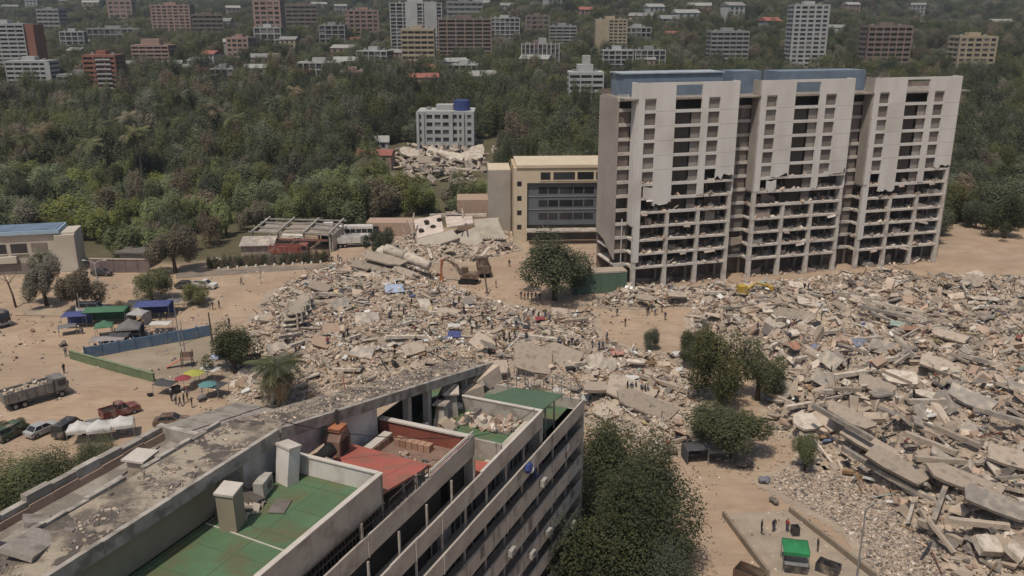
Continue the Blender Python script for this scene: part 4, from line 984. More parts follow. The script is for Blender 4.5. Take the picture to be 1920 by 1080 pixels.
# far end terrace under the green canopy
fb('terrace_floor', m_gfl, .25, 9.2, .16, 15.2, 19.26, 19.5)
fb('parapet', m_band, 0.0, .16, .3, 15.2, 19.2, 20.5)
cp = panel(nb, 'canopy_roof', m_gcan, [(-9.12, 1.0, 22.8), (-4.4, .4, 22.8), (-4.8, 4.8, 22.8), (-9.12, 7.0, 22.8)], .08)
fb('canopy_edge', m_cop, 9.15, 9.3, .9, 7.0, 22.75, 22.95)
for (s_, v_) in ((8.9, 1.1), (4.5, 1.1), (6.5, 1.1), (4.9, 4.5), (8.9, 6.8)): fb('canopy_post', m_fw, s_, s_+.12, v_, v_+.12, 19.5, 22.7)
# wire fence round the far corner
for i in range(9): fb('fence_post', m_metal, .3, .36, .3+.9*i, .36+.9*i, 20.5, 22.4)
for zz in (20.9, 21.4, 21.9, 22.35): MB().bar((-.33, .3, zz), (-.33, 7.6, zz), .025, .025).build('fence_wire', m_metal, nb)
for i in range(24): MB().bar((-.33, .3+.3*i, 20.5), (-.33, .3+.3*i, 22.35), .018, .018).build('fence_wire', m_metal, nb)
# second green terrace (level below the red one)
fb('terrace_floor', m_gfl, 9.45, 20.35, .5, 11.5, 21.92, 22.16)
fb('parapet', m_fw, 9.2, 9.42, .46, 7.6, 22.1, 23.3)
fb('coping', m_cop, 9.15, 9.47, .3, 7.6, 23.302, 23.4)
fb('coping', m_cop, 9.5, 20.3, .28, .5, 23.33, 23.40)
fb('partition_wall', m_fw, 16.4, 16.6, .6, 5.0, 22.16, 23.7)
fb('red_floor_strip', m_red, 17.0, 20.3, .5, 6.5, 22.18, 22.26)
# red terrace: sunken tiled floor behind brick parapets, sloping red roof
fb('terrace_floor', m_tile, 20.6, 31.4, 1.0, 8.4, 24.6, 24.86)
fb('parapet', m_rbr, 20.38, 20.66, 1.0, 8.4, 24.62, 26.0)
fb('coping', m_cop, 20.3, 20.76, .95, 8.4, 26.002, 26.12)
fb('parapet_lining', m_rbr, 20.66, 26.4, 1.02, 1.10, 24.87, 25.95)
panel(nb, 'sloping_roof', m_red, [(-31.38, 1.35, 27.35), (-25.6, 1.35, 26.35), (-25.2, 8.5, 26.35), (-31.38, 8.5, 27.35)], .14)
for s_ in (26.2, 28.6, 31.0): fb('roof_post', m_fw, s_, s_+.15, 1.5, 1.65, 24.87, 26.4+(s_-26)*.17)
# brick bench on the tiles: seat bricks one by one
for i in range(8): fb('bench_brick', m_brick, 21.3+.42*i, 21.68+.42*i, 6.9, 7.6, 24.87, 25.42)
for i in range(6): fb('bench_brick', m_brick, 21.3, 21.9, 3.6+.48*i, 4.04+.48*i, 24.87, 25.40)
fb('bench_top', m_cop, 21.3, 24.6, 6.95, 7.62, 25.44, 25.52)
# upper green terrace
fb('terrace_floor', m_gfl, 31.6, SL, 1.4, 8.3, 27.22, 27.5)
fb('parapet', m_fwh, 31.42, 31.6, 1.2, 8.3, 26.9, 28.7)
n = 9
for i in range(n):
    a = 31.4+i*(SL-31.4)/n; fb('parapet', m_fw, a+.012, a+(SL-31.4)/n-.012, 1.2, 1.4, 26.85, 28.7)
fb('coping', m_cop, 31.38, 42.2, 1.14, 1.46, 28.702, 28.78); fb('coping', m_cop, 31.35, 31.66, 1.47, 8.3, 28.702, 28.78)
fb('coping', m_cop, 42.6, SL, 1.14, 1.46, 28.702, 28.76)
MB().bar((-38.6, 1.5, 27.52), (-38.2, 8.2, 27.52), .07, .05).build('floor_pipe', m_cop, nb)
fb('wall', m_fbr, 34.8, SL, 8.4, 8.7, 27.5, 29.9)
fb('wall', m_fwh, 31.6, 34.8, 8.45, 8.7, 27.5, 29.9)
fb('wall', m_fbr, 33.6, SL, 8.7, 11.3, 19, 29.4)
MB().tube([(-36.0, 8.40, 28.7), (-36.0, 8.30, 28.7)], 1.0, 18).build('round_window', m_fbr, nb)
MB().tube([(-36.0, 8.31, 28.7), (-36.0, 8.26, 28.7)], .86, 18).build('round_pane', m_tshut, nb)
# near roof slab with raised edge
fb('roof_slab', m_roof, 32.3, SL, 7.95, 11.4, 29.95, 30.45)
nn = 7
for i in range(nn):
    a = 32.3+i*(SL-32.3)/nn; w = (SL-32.3)/nn
    fb('fascia', m_fascia, a+.015, a+w-.015, 7.65+random.uniform(-.02, .02), 7.93, 29.85, 30.62+random.uniform(-.02, .02))
for i in range(24):
    if i in (5, 12, 13): continue
    fb('roof_kerb', m_fascia, 33.0+1.2*i, 34.17+1.2*i, 11.42+random.uniform(-.05, .05), 11.75+random.uniform(-.06, .06), 29.9, 30.62+random.uniform(-.12, .06))
# sagging far slab
panel(nb, 'roof_slab', m_roof, [(-32.1, 8.0, 30.42), (-3.2, 8.0, 23.9), (-3.2, 11.0, 23.9), (-32.1, 11.3, 30.42)], .45)
for i in range(6):
    s0 = 32.1-i*4.82; s1 = s0-4.78; zf = lambda s_: 23.9+(s_-3.2)*(30.42-23.9)/28.9
    panel(nb, 'fascia', m_fascia, [(-s0, 7.66, zf(s0)+.16), (-s1, 7.66, zf(s1)+.16), (-s1, 7.97, zf(s1)+.16), (-s0, 7.97, zf(s0)+.16)], .72)
for (a, c, zb) in ((31.5, 26.0, 27.2), (26.0, 21.0, 24.9)):
    MB().add([(-a, 8.35, zb), (-c, 8.35, zb), (-c, 8.35, zf(c)-.45), (-a, 8.35, zf(a)-.45), (-a, 8.6, zb), (-c, 8.6, zb), (-c, 8.6, zf(c)-.45), (-a, 8.6, zf(a)-.45)],
             [(0, 1, 2, 3), (7, 6, 5, 4), (0, 4, 5, 1), (1, 5, 6, 2), (2, 6, 7, 3), (3, 7, 4, 0)]).build('wall', m_fwh, nb)
fb('wall', m_void, 9.6, 20.8, 10.4, 10.6, 22, 24.4)
for s_ in (16.5, 13.5, 9.8): fb('column', m_fw, s_, s_+.5, 8.2, 8.7, 22.1, zf(s_)-.4)
for s_ in (7, 4.2): fb('column', m_fw, s_, s_+.4, 8.3, 8.7, 19.4, zf(s_)-.4)
# roofs and broken parapets behind
fb('roof_terrace', m_roof2, 34.2, SL, 11.76, 15.2, 28.7, 29.25)
for i in range(18):
    a = 34.2+i*1.53; q = random.random()
    fb('parapet', m_roof2 if i % 3 else m_fw, a+.01, a+1.52, 15.0+random.uniform(-.03, .05), 15.5+random.uniform(-.12, .04), 28.8, 30.2+random.uniform(-.22, .1)-(.5 if i in (11, 16) else 0))
    fb('parapet_lining', m_brickpale, a+.01, a+1.52, 14.9+random.uniform(-.02, .02), 14.96, 29.26, 29.8+random.uniform(-.15, .1))
fb('parapet', m_fw, 33.8, 34.19, 11.8, 15.5, 28.7, 30.1)
for i in range(3):
    for j in range(2):
        panel(nb, 'roof_panel', m_roof2, [(-33.6+2.5*i, 11.9+2.2*j, 29.6-.45*i), (-31.2+2.5*i, 11.9+2.2*j, 29.15-.45*i), (-31.2+2.5*i, 14.05+2.2*j, 29.1-.45*i), (-33.6+2.5*i, 14.05+2.2*j, 29.55-.45*i)], .3)
MB().box((-37.6, 13.2, 29.7), (1.1, 1.0, .9), (0, 0, .2)).build('vent_box', m_conc, nb); MB().box((-37.6, 13.2, 30.22), (1.5, 1.4, .12), (0, 0, .2)).build('vent_cap', m_cop, nb)
# broken crust and loose stones on the slab
pts = np.stack([-RNG.uniform(32.6, 60, 1500), RNG.uniform(8.1, 11.3, 1500)], -1); kk = RNG.random(1500)
keep = vnoise(pts[:, 0], pts[:, 1], 1.6, 3) > .1; pts = pts[keep]
s = RNG.lognormal(0, .5, len(pts))*.075; V = np.einsum('nij,nkj->nki', euler_mats(RNG.normal(0, .3, len(pts)), RNG.normal(0, .3, len(pts)), RNG.uniform(0, 6, len(pts))), UB[None]*np.stack([s*1.4, s, s*.5], -1)[:, None])
V += np.stack([pts[:, 0], pts[:, 1], np.full(len(pts), 30.47)], -1)[:, None]
o = link('loose_stones', np_mesh('loose_stones', V.reshape(-1, 3), (np.array(_BF)[None]+(np.arange(len(pts))*8)[:, None, None]).reshape(-1, 4), [m_chunk, m_chunk_dark], mi=np.repeat(RNG.choice(2, len(pts)), 6)), nb); o['kind'] = 'stuff'
pts = np.stack([-RNG.uniform(3.5, 31.5, 1100), RNG.uniform(8.1, 10.9, 1100)], -1)
s = RNG.lognormal(0, .5, len(pts))*.075; V = np.einsum('nij,nkj->nki', euler_mats(RNG.normal(0, .3, len(pts)), RNG.normal(0, .3, len(pts)), RNG.uniform(0, 6, len(pts))), UB[None]*np.stack([s*1.4, s, s*.5], -1)[:, None])
V += np.stack([pts[:, 0], pts[:, 1], 23.9+(-pts[:, 0]-3.2)*(6.52/28.9)+.03], -1)[:, None]
o = link('loose_stones', np_mesh('loose_stones', V.reshape(-1, 3), (np.array(_BF)[None]+(np.arange(len(pts))*8)[:, None, None]).reshape(-1, 4), [m_chunk, m_chunk_dark], mi=np.repeat(RNG.choice(2, len(pts)), 6)), nb); o['kind'] = 'stuff'
# torn near end of the roof at the lower left
for (x, y, z, d, r) in ((-46.5, 10.5, 30.6, (2.6, 1.5, .25), (.3, .2, .4)), (-49, 12.5, 30.2, (3, 2, .3), (-.2, .25, .9)), (-47.5, 14.3, 30.3, (2.4, 1.6, .3), (.2, -.3, .2)), (-44, 13.6, 29.6, (1.6, 1.2, .25), (.3, .2, 1.0)), (-50.5, 10, 30.9, (2, 1.4, .3), (.3, -.3, 0))):
    MB().box((x, y, z), d, r).build('broken_slab', m_roof2, nb)

# ---------------------------------------------------------------- things standing on the near building
def L2W(s_, v_, z): 
    a = R(90-24.4); return Vector((fo.x+math.cos(a)*(-s_)-math.sin(a)*v_, fo.y+math.sin(a)*(-s_)+math.cos(a)*v_, z))
NBR = R(90-24.4)
m_acw = mat('aged_casing', (.40, .385, .35), (.30, .285, .26), 2.0)
def ac_unit(p, rz, label, k=1.0):
    e = empty('air_conditioner', p, rz, label, 'air conditioner', 'air conditioner units on the near building')
    MB().box((0, 0, .32*k), (.8*k, .34*k, .55*k)).build('casing', m_acw, e)
    MB().tube([(.12*k, -.185*k, .33*k), (.12*k, -.20*k, .33*k)], .17*k, 12).build('fan_grille', m_conc_dark, e)
    for sx in (-.3, .3): MB().box((sx*k, 0, -.03), (.06, .4*k, .06)).build('bracket', m_metal, e)
    return e
ac_unit(L2W(34.5, 7.3, 27.55), NBR+.3, 'large air conditioner unit on the green terrace by the round window', 1.75)
for (s_, k, lb) in ((31.8, 0, 'white air conditioner on the second balcony front from the lower left, upper of a pair'), (33.2, 0, 'white air conditioner on the second balcony front from the lower left, lower of a pair'),
                    (10.2, 1, 'air conditioner box with a pale lid on the balcony front below the blue bundle'), (16.5, 2, 'air conditioner on the middle balcony front of the near facade'), (12.5, 3, 'air conditioner hung on a middle balcony front left of the leafy trees'),
                    (20.5, 3, 'air conditioner low on the facade with a hanging pipe'), (9.0, 3, 'air conditioner near the far end of the facade'), (18.5, 4, 'air conditioner on a lower balcony front'), (14.2, 4, 'air conditioner on a lower balcony front beside dark openings'),
                    (5.2, 4, 'air conditioner close to the trees at the far corner'), (3.0, 4, 'air conditioner highest of two by the far corner'), (9.5, 5, 'air conditioner on a low balcony front near the trees'), (6.5, 6, 'lowest air conditioner on the facade beside the trees')):
    ac_unit(L2W(s_, -.25, 20.6-2.7*k-.75), NBR, lb)
# leaning pillars, boxes, plates on the terraces
def boxthing(name, label, cat, p, d, rz, m, rot=(0, 0, 0), taper=None, cap=None):
    e = empty(name, p, rz, label, cat)
    MB().box((0, 0, d[2]/2), d, rot, taper=taper).build('body', m, e)
    if cap: MB().box((d[2]*math.sin(rot[1])*.5, -d[2]*math.sin(rot[0])*.5, d[2]+.05), (d[0]*1.12, d[1]*1.12, .14), rot).build('cap', cap, e)
    return e
boxthing('concrete_pillar', 'brown square pillar standing on the upper green terrace', 'pillar', L2W(37.9, 6.6, 27.45), (1.1, 1.0, 2.4), NBR+.25, m_fbr, (.03, -.08, 0), None, m_cop)
boxthing('chimney', 'white leaning chimney box on the green terrace by the air conditioner', 'chimney', L2W(32.6, 7.0, 27.45), (.85, 1.1, 2.3), NBR-.2, m_fwh, (.02, .14, 0), None, m_cop)
boxthing('chimney', 'grey flared chimney left of the green canopy', 'chimney', L2W(13.0, 7.6, 22.1), (1.1, 1.0, 2.0), NBR+.2, m_fw, (0, .1, 0), .62, m_conc_grey)
boxthing('chimney', 'grey flared chimney stump with a broken pale top beside the green canopy', 'chimney', L2W(10.6, 8.0, 22.1), (1.5, 1.2, 2.2), NBR+.5, m_fw, (0, -.1, 0), .7, m_conc_pale)
e = empty('metal_plate', L2W(35.2, 5.6, 27.56), NBR+.35, 'dark flat plate lying on the upper green terrace', 'plate')
MB().box((0, 0, 0), (1.4, .95, .05)).build('sheet', m_conc_dark, e)
e = empty('water_barrel', L2W(29.0, 6.9, 27.0), NBR, 'black strapped water barrel on the red roof', 'barrel')
MB().tube([(-.35, .45, .05), (-.3, .4, .15), (.2, -.3, .95), (.24, -.36, 1.0)], [.36, .46, .46, .32], 14).build('drum', m_black, e, smooth=True)
MB().tube([(-.02, -.02, .42), (.02, -.06, .5)], [.48, .48], 14).build('strap', m_cop, e)
e = empty('brick_oven', L2W(27.2, 7.3, 26.6), NBR+.1, 'brown brick oven with an orange top on the red roof', 'oven')
MB().extr([(-.75, 0), (.75, 0), (.8, 1.1), (.5, 1.75), (-.3, 1.8), (-.7, 1.2)], -.5, .6).build('body', m_tile, e)
MB().box((0, 0, 1.9), (1.0, .9, .25)).build('top', mat('orange_tile', (.42, .17, .09), None, 1.0), e); MB().tube([(.2, .1, 1.9), (.3, .15, 3.0)], .1, 8).build('flue', m_rail, e)
MB().b2(-.5, .45, -.54, -.505, .2, 1.2).build('mouth', m_void, e)
frond_palm(L2W(2.0, 4.2, 19.5), 1.9, 1.7, 14, 'small potted palm on the terrace behind the green canopy')
e = empty('blue_bundle', L2W(13.6, -.35, 20.0), NBR, 'blue and white cloth bundle hanging on a balcony front', 'cloth bundle')
m_bcl = mat('blue_cloth', (.05, .07, .22), (.03, .045, .15), 2)
MB().ball((0, 0, .5), (.55, .3, .45), 9).build('blue_cloth', m_bcl, e); MB().ball((.25, -.1, .25), (.3, .25, .3), 8).build('white_cloth', m_wht, e)
MB().bar((.75, 0, .2), (1.3, -.1, -1.0), .35, .08).build('hanging_cloth', m_bcl, e)
# rubbish heaped on the terraces
def clutter(name, label, s0, s1, v0, v1, z, n, size, cat='debris', mats=None):
    pts = np.stack([RNG.uniform(s0, s1, n), RNG.uniform(v0, v1, n)], -1); s = RNG.lognormal(0, .5, n)*size
    V = np.einsum('nij,nkj->nki', euler_mats(RNG.normal(0, .5, n), RNG.normal(0, .5, n), RNG.uniform(0, 6, n)), UB[None]*np.stack([s*1.5, s, s*.7], -1)[:, None])
    P = np.array([L2W(a, b, z) for a, b in pts]); V += (P+np.stack([0*s, 0*s, s*.3], -1))[:, None]
    me = np_mesh(name, V.reshape(-1, 3), (np.array(_BF)[None]+(np.arange(n)*8)[:, None, None]).reshape(-1, 4), mats or [m_chunk_pale, m_chunk, m_chunk_dark], mi=np.repeat(RNG.choice(3, n), 6))
    return T(link(name, me), label, cat, kind='stuff')
clutter('plaster_rubble', 'small heap of white broken plaster by the brown pillar on the green terrace', 35.0, 37.2, 6.6, 8.0, 27.5, 70, .22)
clutter('rubbish_heap', 'heaped furniture and rubbish on the lower green terrace', 9.8, 12.2, 2.0, 6.6, 22.2, 280, .2, 'rubbish', [m_chunk_pale, m_chunk_dark, m_chunk_brick])
clutter('rubbish_heap', 'scattered rubbish along the lower green terrace wall', 12.6, 16, 6.0, 8.0, 22.2, 80, .26, 'rubbish')
clutter('rubbish_heap', 'bits of rubbish lying on the brown tiles of the red terrace', 22.5, 25, 2.0, 5.5, 24.87, 50, .12, 'rubbish', [m_chunk_dark, m_chunk, m_chunk_brick])
clutter('broken_walling', 'pale broken walling piled under the far end of the sagging slab', 4.0, 9.5, 7.6, 10, 22.3, 60, .6, 'debris')

# cables, pipes and wash stains across the roofs
for (a, b, sag) in (((31.4, 8.0, 30.6), (20.8, 1.0, 26.2), .5), ((20.5, 1.0, 26.1), (9.3, 1.0, 23.4), .5), ((46, 12.2, 29.3), (35, 14.5, 29.3), .0)):
    P_ = [Vector((-a[0], a[1], a[2])).lerp(Vector((-b[0], b[1], b[2])), t/6)-Vector((0, 0, sag*4*(t/6)*(1-t/6))) for t in range(7)]
    MB().tube(P_, .03, 5).build('roof_cable', m_rail, nb)
for (s0, s1, v, z) in ((31.8, 38, 8.1, 27.56), (21, 25, 8.2, 24.95), (33, 60, 11.95, 29.3)): MB().tube([(-s0, v, z), (-s1, v, z)], .06, 6).build('pipe', m_metal, nb)
for i in range(34):
    s_ = random.uniform(1, 44); k = random.choice((0, 1, 1, 2, 3, 4)); zt_ = 20.6-2.7*k; h_ = random.uniform(.5, 1.2); w_ = random.uniform(.3, .9)
    MB().b2(-s_-w_, -s_, -.035, -.02, zt_+.03-h_, zt_+.05).build('hung_cloth', random.choice((m_tshut, m_tshut2, m_fwh, m_fw, m_conc_grey)), nb)
for i in range(10):
    s_ = random.uniform(2, 40); k = random.choice((0, 1, 2, 3)); MB().tube([(-s_, -.06, 20.6-2.7*k), (-s_-random.uniform(-.4, .4), -.12, 20.6-2.7*k-random.uniform(2, 5))], .025, 4).build('hanging_wire', m_rail, nb)

m_seam = mat('deck_seam_green', (.085, .145, .08), (.07, .12, .066), 2.0); m_seamr = mat('deck_seam_red', (.33, .11, .085), None, 2.0)
for i in range(6): fb('deck_seam', m_seam, 32.6+i*2.4, 32.66+i*2.4, 1.45, 8.3, 27.502, 27.515)
fb('deck_seam', m_seam, 31.6, 50, 4.8, 4.85, 27.502, 27.512)
fb('drain_grate', m_rail, 33.2, 33.6, 2.0, 2.4, 27.502, 27.53)
for i in range(4): fb('deck_seam', m_seam, 10.5+i*2.2, 10.55+i*2.2, .6, 8, 22.162, 22.175)
for i in range(3): panel(nb, 'deck_seam', m_seamr, [(-31.3, 2.6+1.9*i, 27.36), (-25.7, 2.6+1.9*i, 26.385), (-25.7, 2.66+1.9*i, 26.385), (-31.3, 2.66+1.9*i, 27.36)], .02)
# ---------------------------------------------------------------- buildings on the hillside
def fmat(name, c, rnd=.05): return mat(name, c, tuple(q*.85 for q in c), .15, rnd=rnd)
f_white = fmat('far_white', (.38, .385, .38)); f_grey = fmat('far_grey', (.25, .25, .245)); f_brick = fmat('far_brick', (.26, .125, .09))
f_brown = fmat('far_brown', (.19, .15, .13)); f_tan = fmat('far_tan', (.36, .305, .22)); f_pink = fmat('far_pink', (.30, .21, .18))
f_roofr = fmat('far_red_roof', (.28, .11, .09)); f_roofg = fmat('far_grey_roof', (.22, .22, .215)); f_roofw = fmat('far_pale_roof', (.29, .29, .275))
f_win = mat('far_window', (.055, .055, .06), (.035, .035, .04), .5, rough=.3, rnd=.5)
f_win2 = mat('far_curtained_window', (.17, .155, .14), (.11, .10, .095), .5, rnd=.4)
f_bluet = fmat('far_blue_tank', (.05, .07, .20))
def block(name, label, box, floors, bays, wall, style='grid', depth=14, rz=0.0, glass=None, pier=None, cat='building', lift=6, D=None, piers=True, tank=None, extra=None, seen=None):
    """box: photo left, right, top, visible bottom; the foot stands on the terrain behind the trees"""
    l, r, t, bt = box; glass = glass or f_win; pier = pier or wall
    p = hit((l+r)/2, bt+lift)
    if D: 
        d = ray((l+r)/2, bt+lift); k = D/d[1]; p = Vector((d[0]*k, D, tz(d[0]*k, D)))
    m = mpp(p); W = (r-l)*m*1.02; 
    zt = at((l+r)/2, t, p.y).z; h = max(6, zt-p.z); avoid(p, max(W*.55, depth*.6)); avoid((p.x, p.y-7), W*.5)
    e = empty(name, p, rz, label, cat)
    fh = h/floors; bw = W/bays
    z0 = -4.0
    MB().b2(-W/2+.35, W/2-.35, .4, depth, z0, h-.2).build('core_wall', f_brown if style != 'grid' else wall, e)
    bh = {'grid': .45, 'bands': .5, 'frame': .22, 'fins': .2}[style]*fh; pr = {'grid': 0, 'bands': -.8, 'frame': -.1, 'fins': .1}[style]
    first = int(floors*(0 if seen is None else 1-seen))
    for k in range(first, floors+1):
        MB().b2(-W/2, W/2, pr, depth+.02, k*fh-bh*.5 if k else z0, k*fh+bh*.5).build('floor_band', wall, e)
    if piers:
        pw = {'grid': .28, 'bands': .10, 'frame': .14, 'fins': .22}[style]*bw
        mp_ = MB().b2(-pw/2, pw/2, (-.35 if style == 'fins' else pr-.06), .45, z0, h+(.4 if style != 'fins' else 1.2)).mesh('pier', pier)
        for i in range(bays+1): link('pier', mp_, e, loc=(max(-W/2+pw/2, min(W/2-pw/2, -W/2+i*bw)), 0, 0))
    wm = MB().b2(-bw*.36, bw*.36, .3, .38, 0, fh-bh).mesh('window', glass)
    wm2 = MB().b2(-bw*.36, bw*.36, .3, .38, 0, fh-bh).mesh('window', f_win2)
    for k in range(first, floors):
        for i in range(bays): link('window', wm if random.random() < .72 else wm2, e, loc=(-W/2+(i+.5)*bw, -.002*((i*7+k) % 3), k*fh+bh*.5))
    sw = MB().b2(-.04, .04, -bw*.3, bw*.3, 0, fh-bh).mesh('window', glass)
    side = -1 if p.x > 0 else 1
    for k in range(first, floors, 1):
        for j in range(2): link('window', sw, e, loc=(side*(W/2-.33), depth*(.3+.4*j), k*fh+bh*.5))
    MB().b2(-W*.18, W*.12, depth*.3, depth*.7, h, h+2.6).build('roof_room', wall, e)
    for j in range(2): MB().tube([(W*(.3-.62*j), depth*.5, h-.2), (W*(.3-.62*j), depth*.5, h+1.6)], 1.0, 8).build('roof_tank', f_grey, e)
    if tank: MB().tube([(W*.28, 4, h), (W*.28, 4, h+4.4)], 3.0, 14).build('water_tank', tank, e)
    if extra: extra(e, W, h, depth, fh)
    return e
def wh_tower(e, W, h, d, fh):
    for (a, b) in ((-.20, .03), (.16, .40)): MB().b2(W*a, W*b, -.5, -.25, h*.42, h+1.0).build('blank_wall', f_white, e)
block('apartment_tower', 'tall white apartment tower with blank wall strips, highest on the hillside', (735, 830, 6, 108), 16, 8, f_white, 'frame', 16, extra=wh_tower)
block('apartment_block', 'brown banded block standing close in front of the tall white tower', (755, 815, 56, 116), 8, 5, f_tan, 'bands', 12, lift=16)
block('apartment_block', 'wide brown apartment block with pale vertical piers right of the tall white tower', (824, 921, 36, 112), 11, 6, f_brown, 'bands', 14, pier=f_pink)
block('apartment_block', 'pale grey framed block just right of the wide brown block', (920, 974, 34, 74), 6, 6, f_white, 'frame', 14)
block('apartment_block', 'block with tall pale vertical fins below the banded block', (978, 1048, 84, 125), 6, 9, f_brown, 'fins', 14, pier=f_white, extra=lambda e, W, h, d, fh: MB().b2(-W*.05, W*.15, 2, 6, h, h+4).build('lift_room', f_white, e))
block('apartment_block', 'pale block with close horizontal bands behind the finned block', (1030, 1080, 50, 94), 8, 4, f_grey, 'bands', 14)
block('apartment_tower', 'cream tower with a blank left wall right of the banded block', (1116, 1174, 37, 92), 10, 7, f_tan, 'grid', 14, extra=lambda e, W, h, d, fh: MB().b2(-W*.5, -W*.06, -.5, -.1, 0, h+.6).build('blank_wall', f_tan, e))
block('apartment_block', 'low pale framed block below the cream tower', (1130, 1186, 95, 128), 5, 5, f_white, 'frame', 12, lift=10)
block('apartment_block', 'low pale framed block at the right below the cream tower', (1190, 1246, 95, 130), 5, 5, f_grey, 'frame', 12, lift=10, pier=f_white)
block('stepped_block', 'stepped white terrace block left of the stripped tower', (1066, 1130, 138, 190), 6, 3, f_white, 'bands', 14, lift=14, extra=lambda e, W, h, d, fh: (MB().b2(-W*.25, W*.2, 2, 10, h, h+4).build('upper_storey', f_white, e), MB().b2(-W*.1, W*.12, 3, 9, h+4, h+8).build('upper_storey', f_white, e)))
block('apartment_tower', 'red brick tower with white balcony bands at the upper left edge', (-30, 58, 46, 150), 14, 6, f_white, 'bands', 16, rz=.1, extra=lambda e, W, h, d, fh: MB().b2(W*.5-.05, W*.5+5, .2, 15, 0, h).build('brick_wall', f_brick, e))
block('apartment_block', 'white balcony block in front of the red brick tower at left', (20, 98, 116, 170), 7, 5, f_white, 'bands', 12, extra=lambda e, W, h, d, fh: MB().b2(W*.42, W*.5+1, -.9, -.5, 0, h).build('blank_wall', f_white, e))
block('apartment_block', 'long low white block between the white balcony block and the narrow brick tower', (112, 182, 142, 168), 3, 6, f_grey, 'bands', 12)
block('apartment_tower', 'narrow red brick tower with white balconies above the wood at left', (166, 226, 105, 180), 9, 3, f_brick, 'bands', 12, pier=f_brick, extra=lambda e, W, h, d, fh: [MB().b2(-W*.1, W*.35, -1.2, -.9, (k+.1)*fh, (k+.45)*fh).build('balcony', f_white, e) for k in range(2, 9)])
block('apartment_block', 'brown brick tower high on the left hillside', (288, 360, 10, 64), 10, 7, f_pink, 'grid', 14)
block('apartment_block', 'reddish stepped apartment block on the left hillside', (252, 320, 86, 124), 6, 5, f_pink, 'bands', 14, extra=lambda e, W, h, d, fh: MB().b2(-W*.25, W*.25, 1, 9, h, h+4).build('upper_storey', f_pink, e))
block('apartment_block', 'pale low building high on the left hillside', (166, 262, 54, 70), 2, 9, f_grey, 'frame', 12)
block('apartment_block', 'brown block with pale lower part at the top left of centre', (480, 530, 2, 76), 9, 4, f_pink, 'grid', 14)
block('apartment_block', 'small pale block beside the brown block on the hillside', (478, 528, 52, 76), 3, 4, f_white, 'frame', 10, lift=10)
block('hospital_block', 'cream low block with dark windows amid houses left of the tall white tower', (560, 640, 118, 150), 3, 7, f_white, 'frame', 12)
block('apartment_block', 'cracked white five storey block with a blue tank above the collapsed houses', (785, 889, 212, 275), 5, 7, f_white, 'grid', 14, lift=10, tank=f_bluet, extra=lambda e, W, h, d, fh: [MB().b2(W*x-.5, W*x+.5, -.6, -.1, 0, h+.6).build('pilaster', f_white, e) for x in (-.49, -.40, .1, .3, .47)])
# beyond the stripped tower, at the upper right
block('apartment_block', 'grey apartment block on the hill at the upper right', (1330, 1400, 60, 120), 8, 6, f_grey, 'bands', 14)
block('apartment_tower', 'tall pale tower on the hill at the upper right', (1480, 1545, 10, 120), 14, 5, f_white, 'grid', 14)
block('apartment_block', 'brown block on the hill near the right edge', (1620, 1700, 50, 130), 9, 6, f_brown, 'bands', 14, pier=f_pink)
block('apartment_block', 'cream block on the hill at the right edge', (1790, 1860, 70, 140), 8, 5, f_tan, 'grid', 14)

# EXTRA_BLOCKS: further blocks crowding the slope
for j, (l, r, t, bt, fl, by, wm, st, lb) in enumerate((
    (70, 118, 18, 50, 5, 4, f_grey, 'bands', 'grey block behind the red brick tower at left'), (118, 160, 60, 96, 5, 4, f_white, 'frame', 'white block right of the red brick tower'), (205, 250, 2, 36, 5, 4, f_pink, 'grid', 'pink block at the top edge left of the brown tower'),
    (366, 420, 28, 70, 6, 5, f_brown, 'bands', 'brown block just right of the brown hillside tower'), (425, 470, 72, 110, 5, 4, f_pink, 'grid', 'pink block below the top brown block'), (540, 596, 10, 58, 7, 5, f_brown, 'bands', 'brown block right of the top brown block'),
    (600, 648, 48, 84, 5, 4, f_grey, 'frame', 'grey framed block above the cream low block'), (655, 712, 20, 70, 7, 5, f_pink, 'grid', 'pinkish block left of the tall white tower'), (668, 728, 96, 126, 4, 5, f_white, 'frame', 'low white block at the foot of the tall white tower'),
    (840, 905, 4, 34, 4, 6, f_grey, 'bands', 'grey block above the wide brown block'), (985, 1030, 30, 66, 5, 4, f_brown, 'grid', 'brown block above the finned block'), (1180, 1222, 52, 84, 4, 4, f_white, 'frame', 'small white block right of the cream tower'),
    (840, 896, 122, 150, 3, 5, f_white, 'frame', 'white low block with a pointed annexe below the wide brown block'), (640, 690, 136, 160, 3, 4, f_pink, 'grid', 'low pink block right of the cream low block'), (395, 440, 130, 156, 3, 4, f_grey, 'frame', 'low grey block among houses at left of centre'))):
    block('apartment_block', lb, (l, r, t, bt), fl, by, wm, st, 12, rz=(-.25, .2, 0, .35)[j % 4])

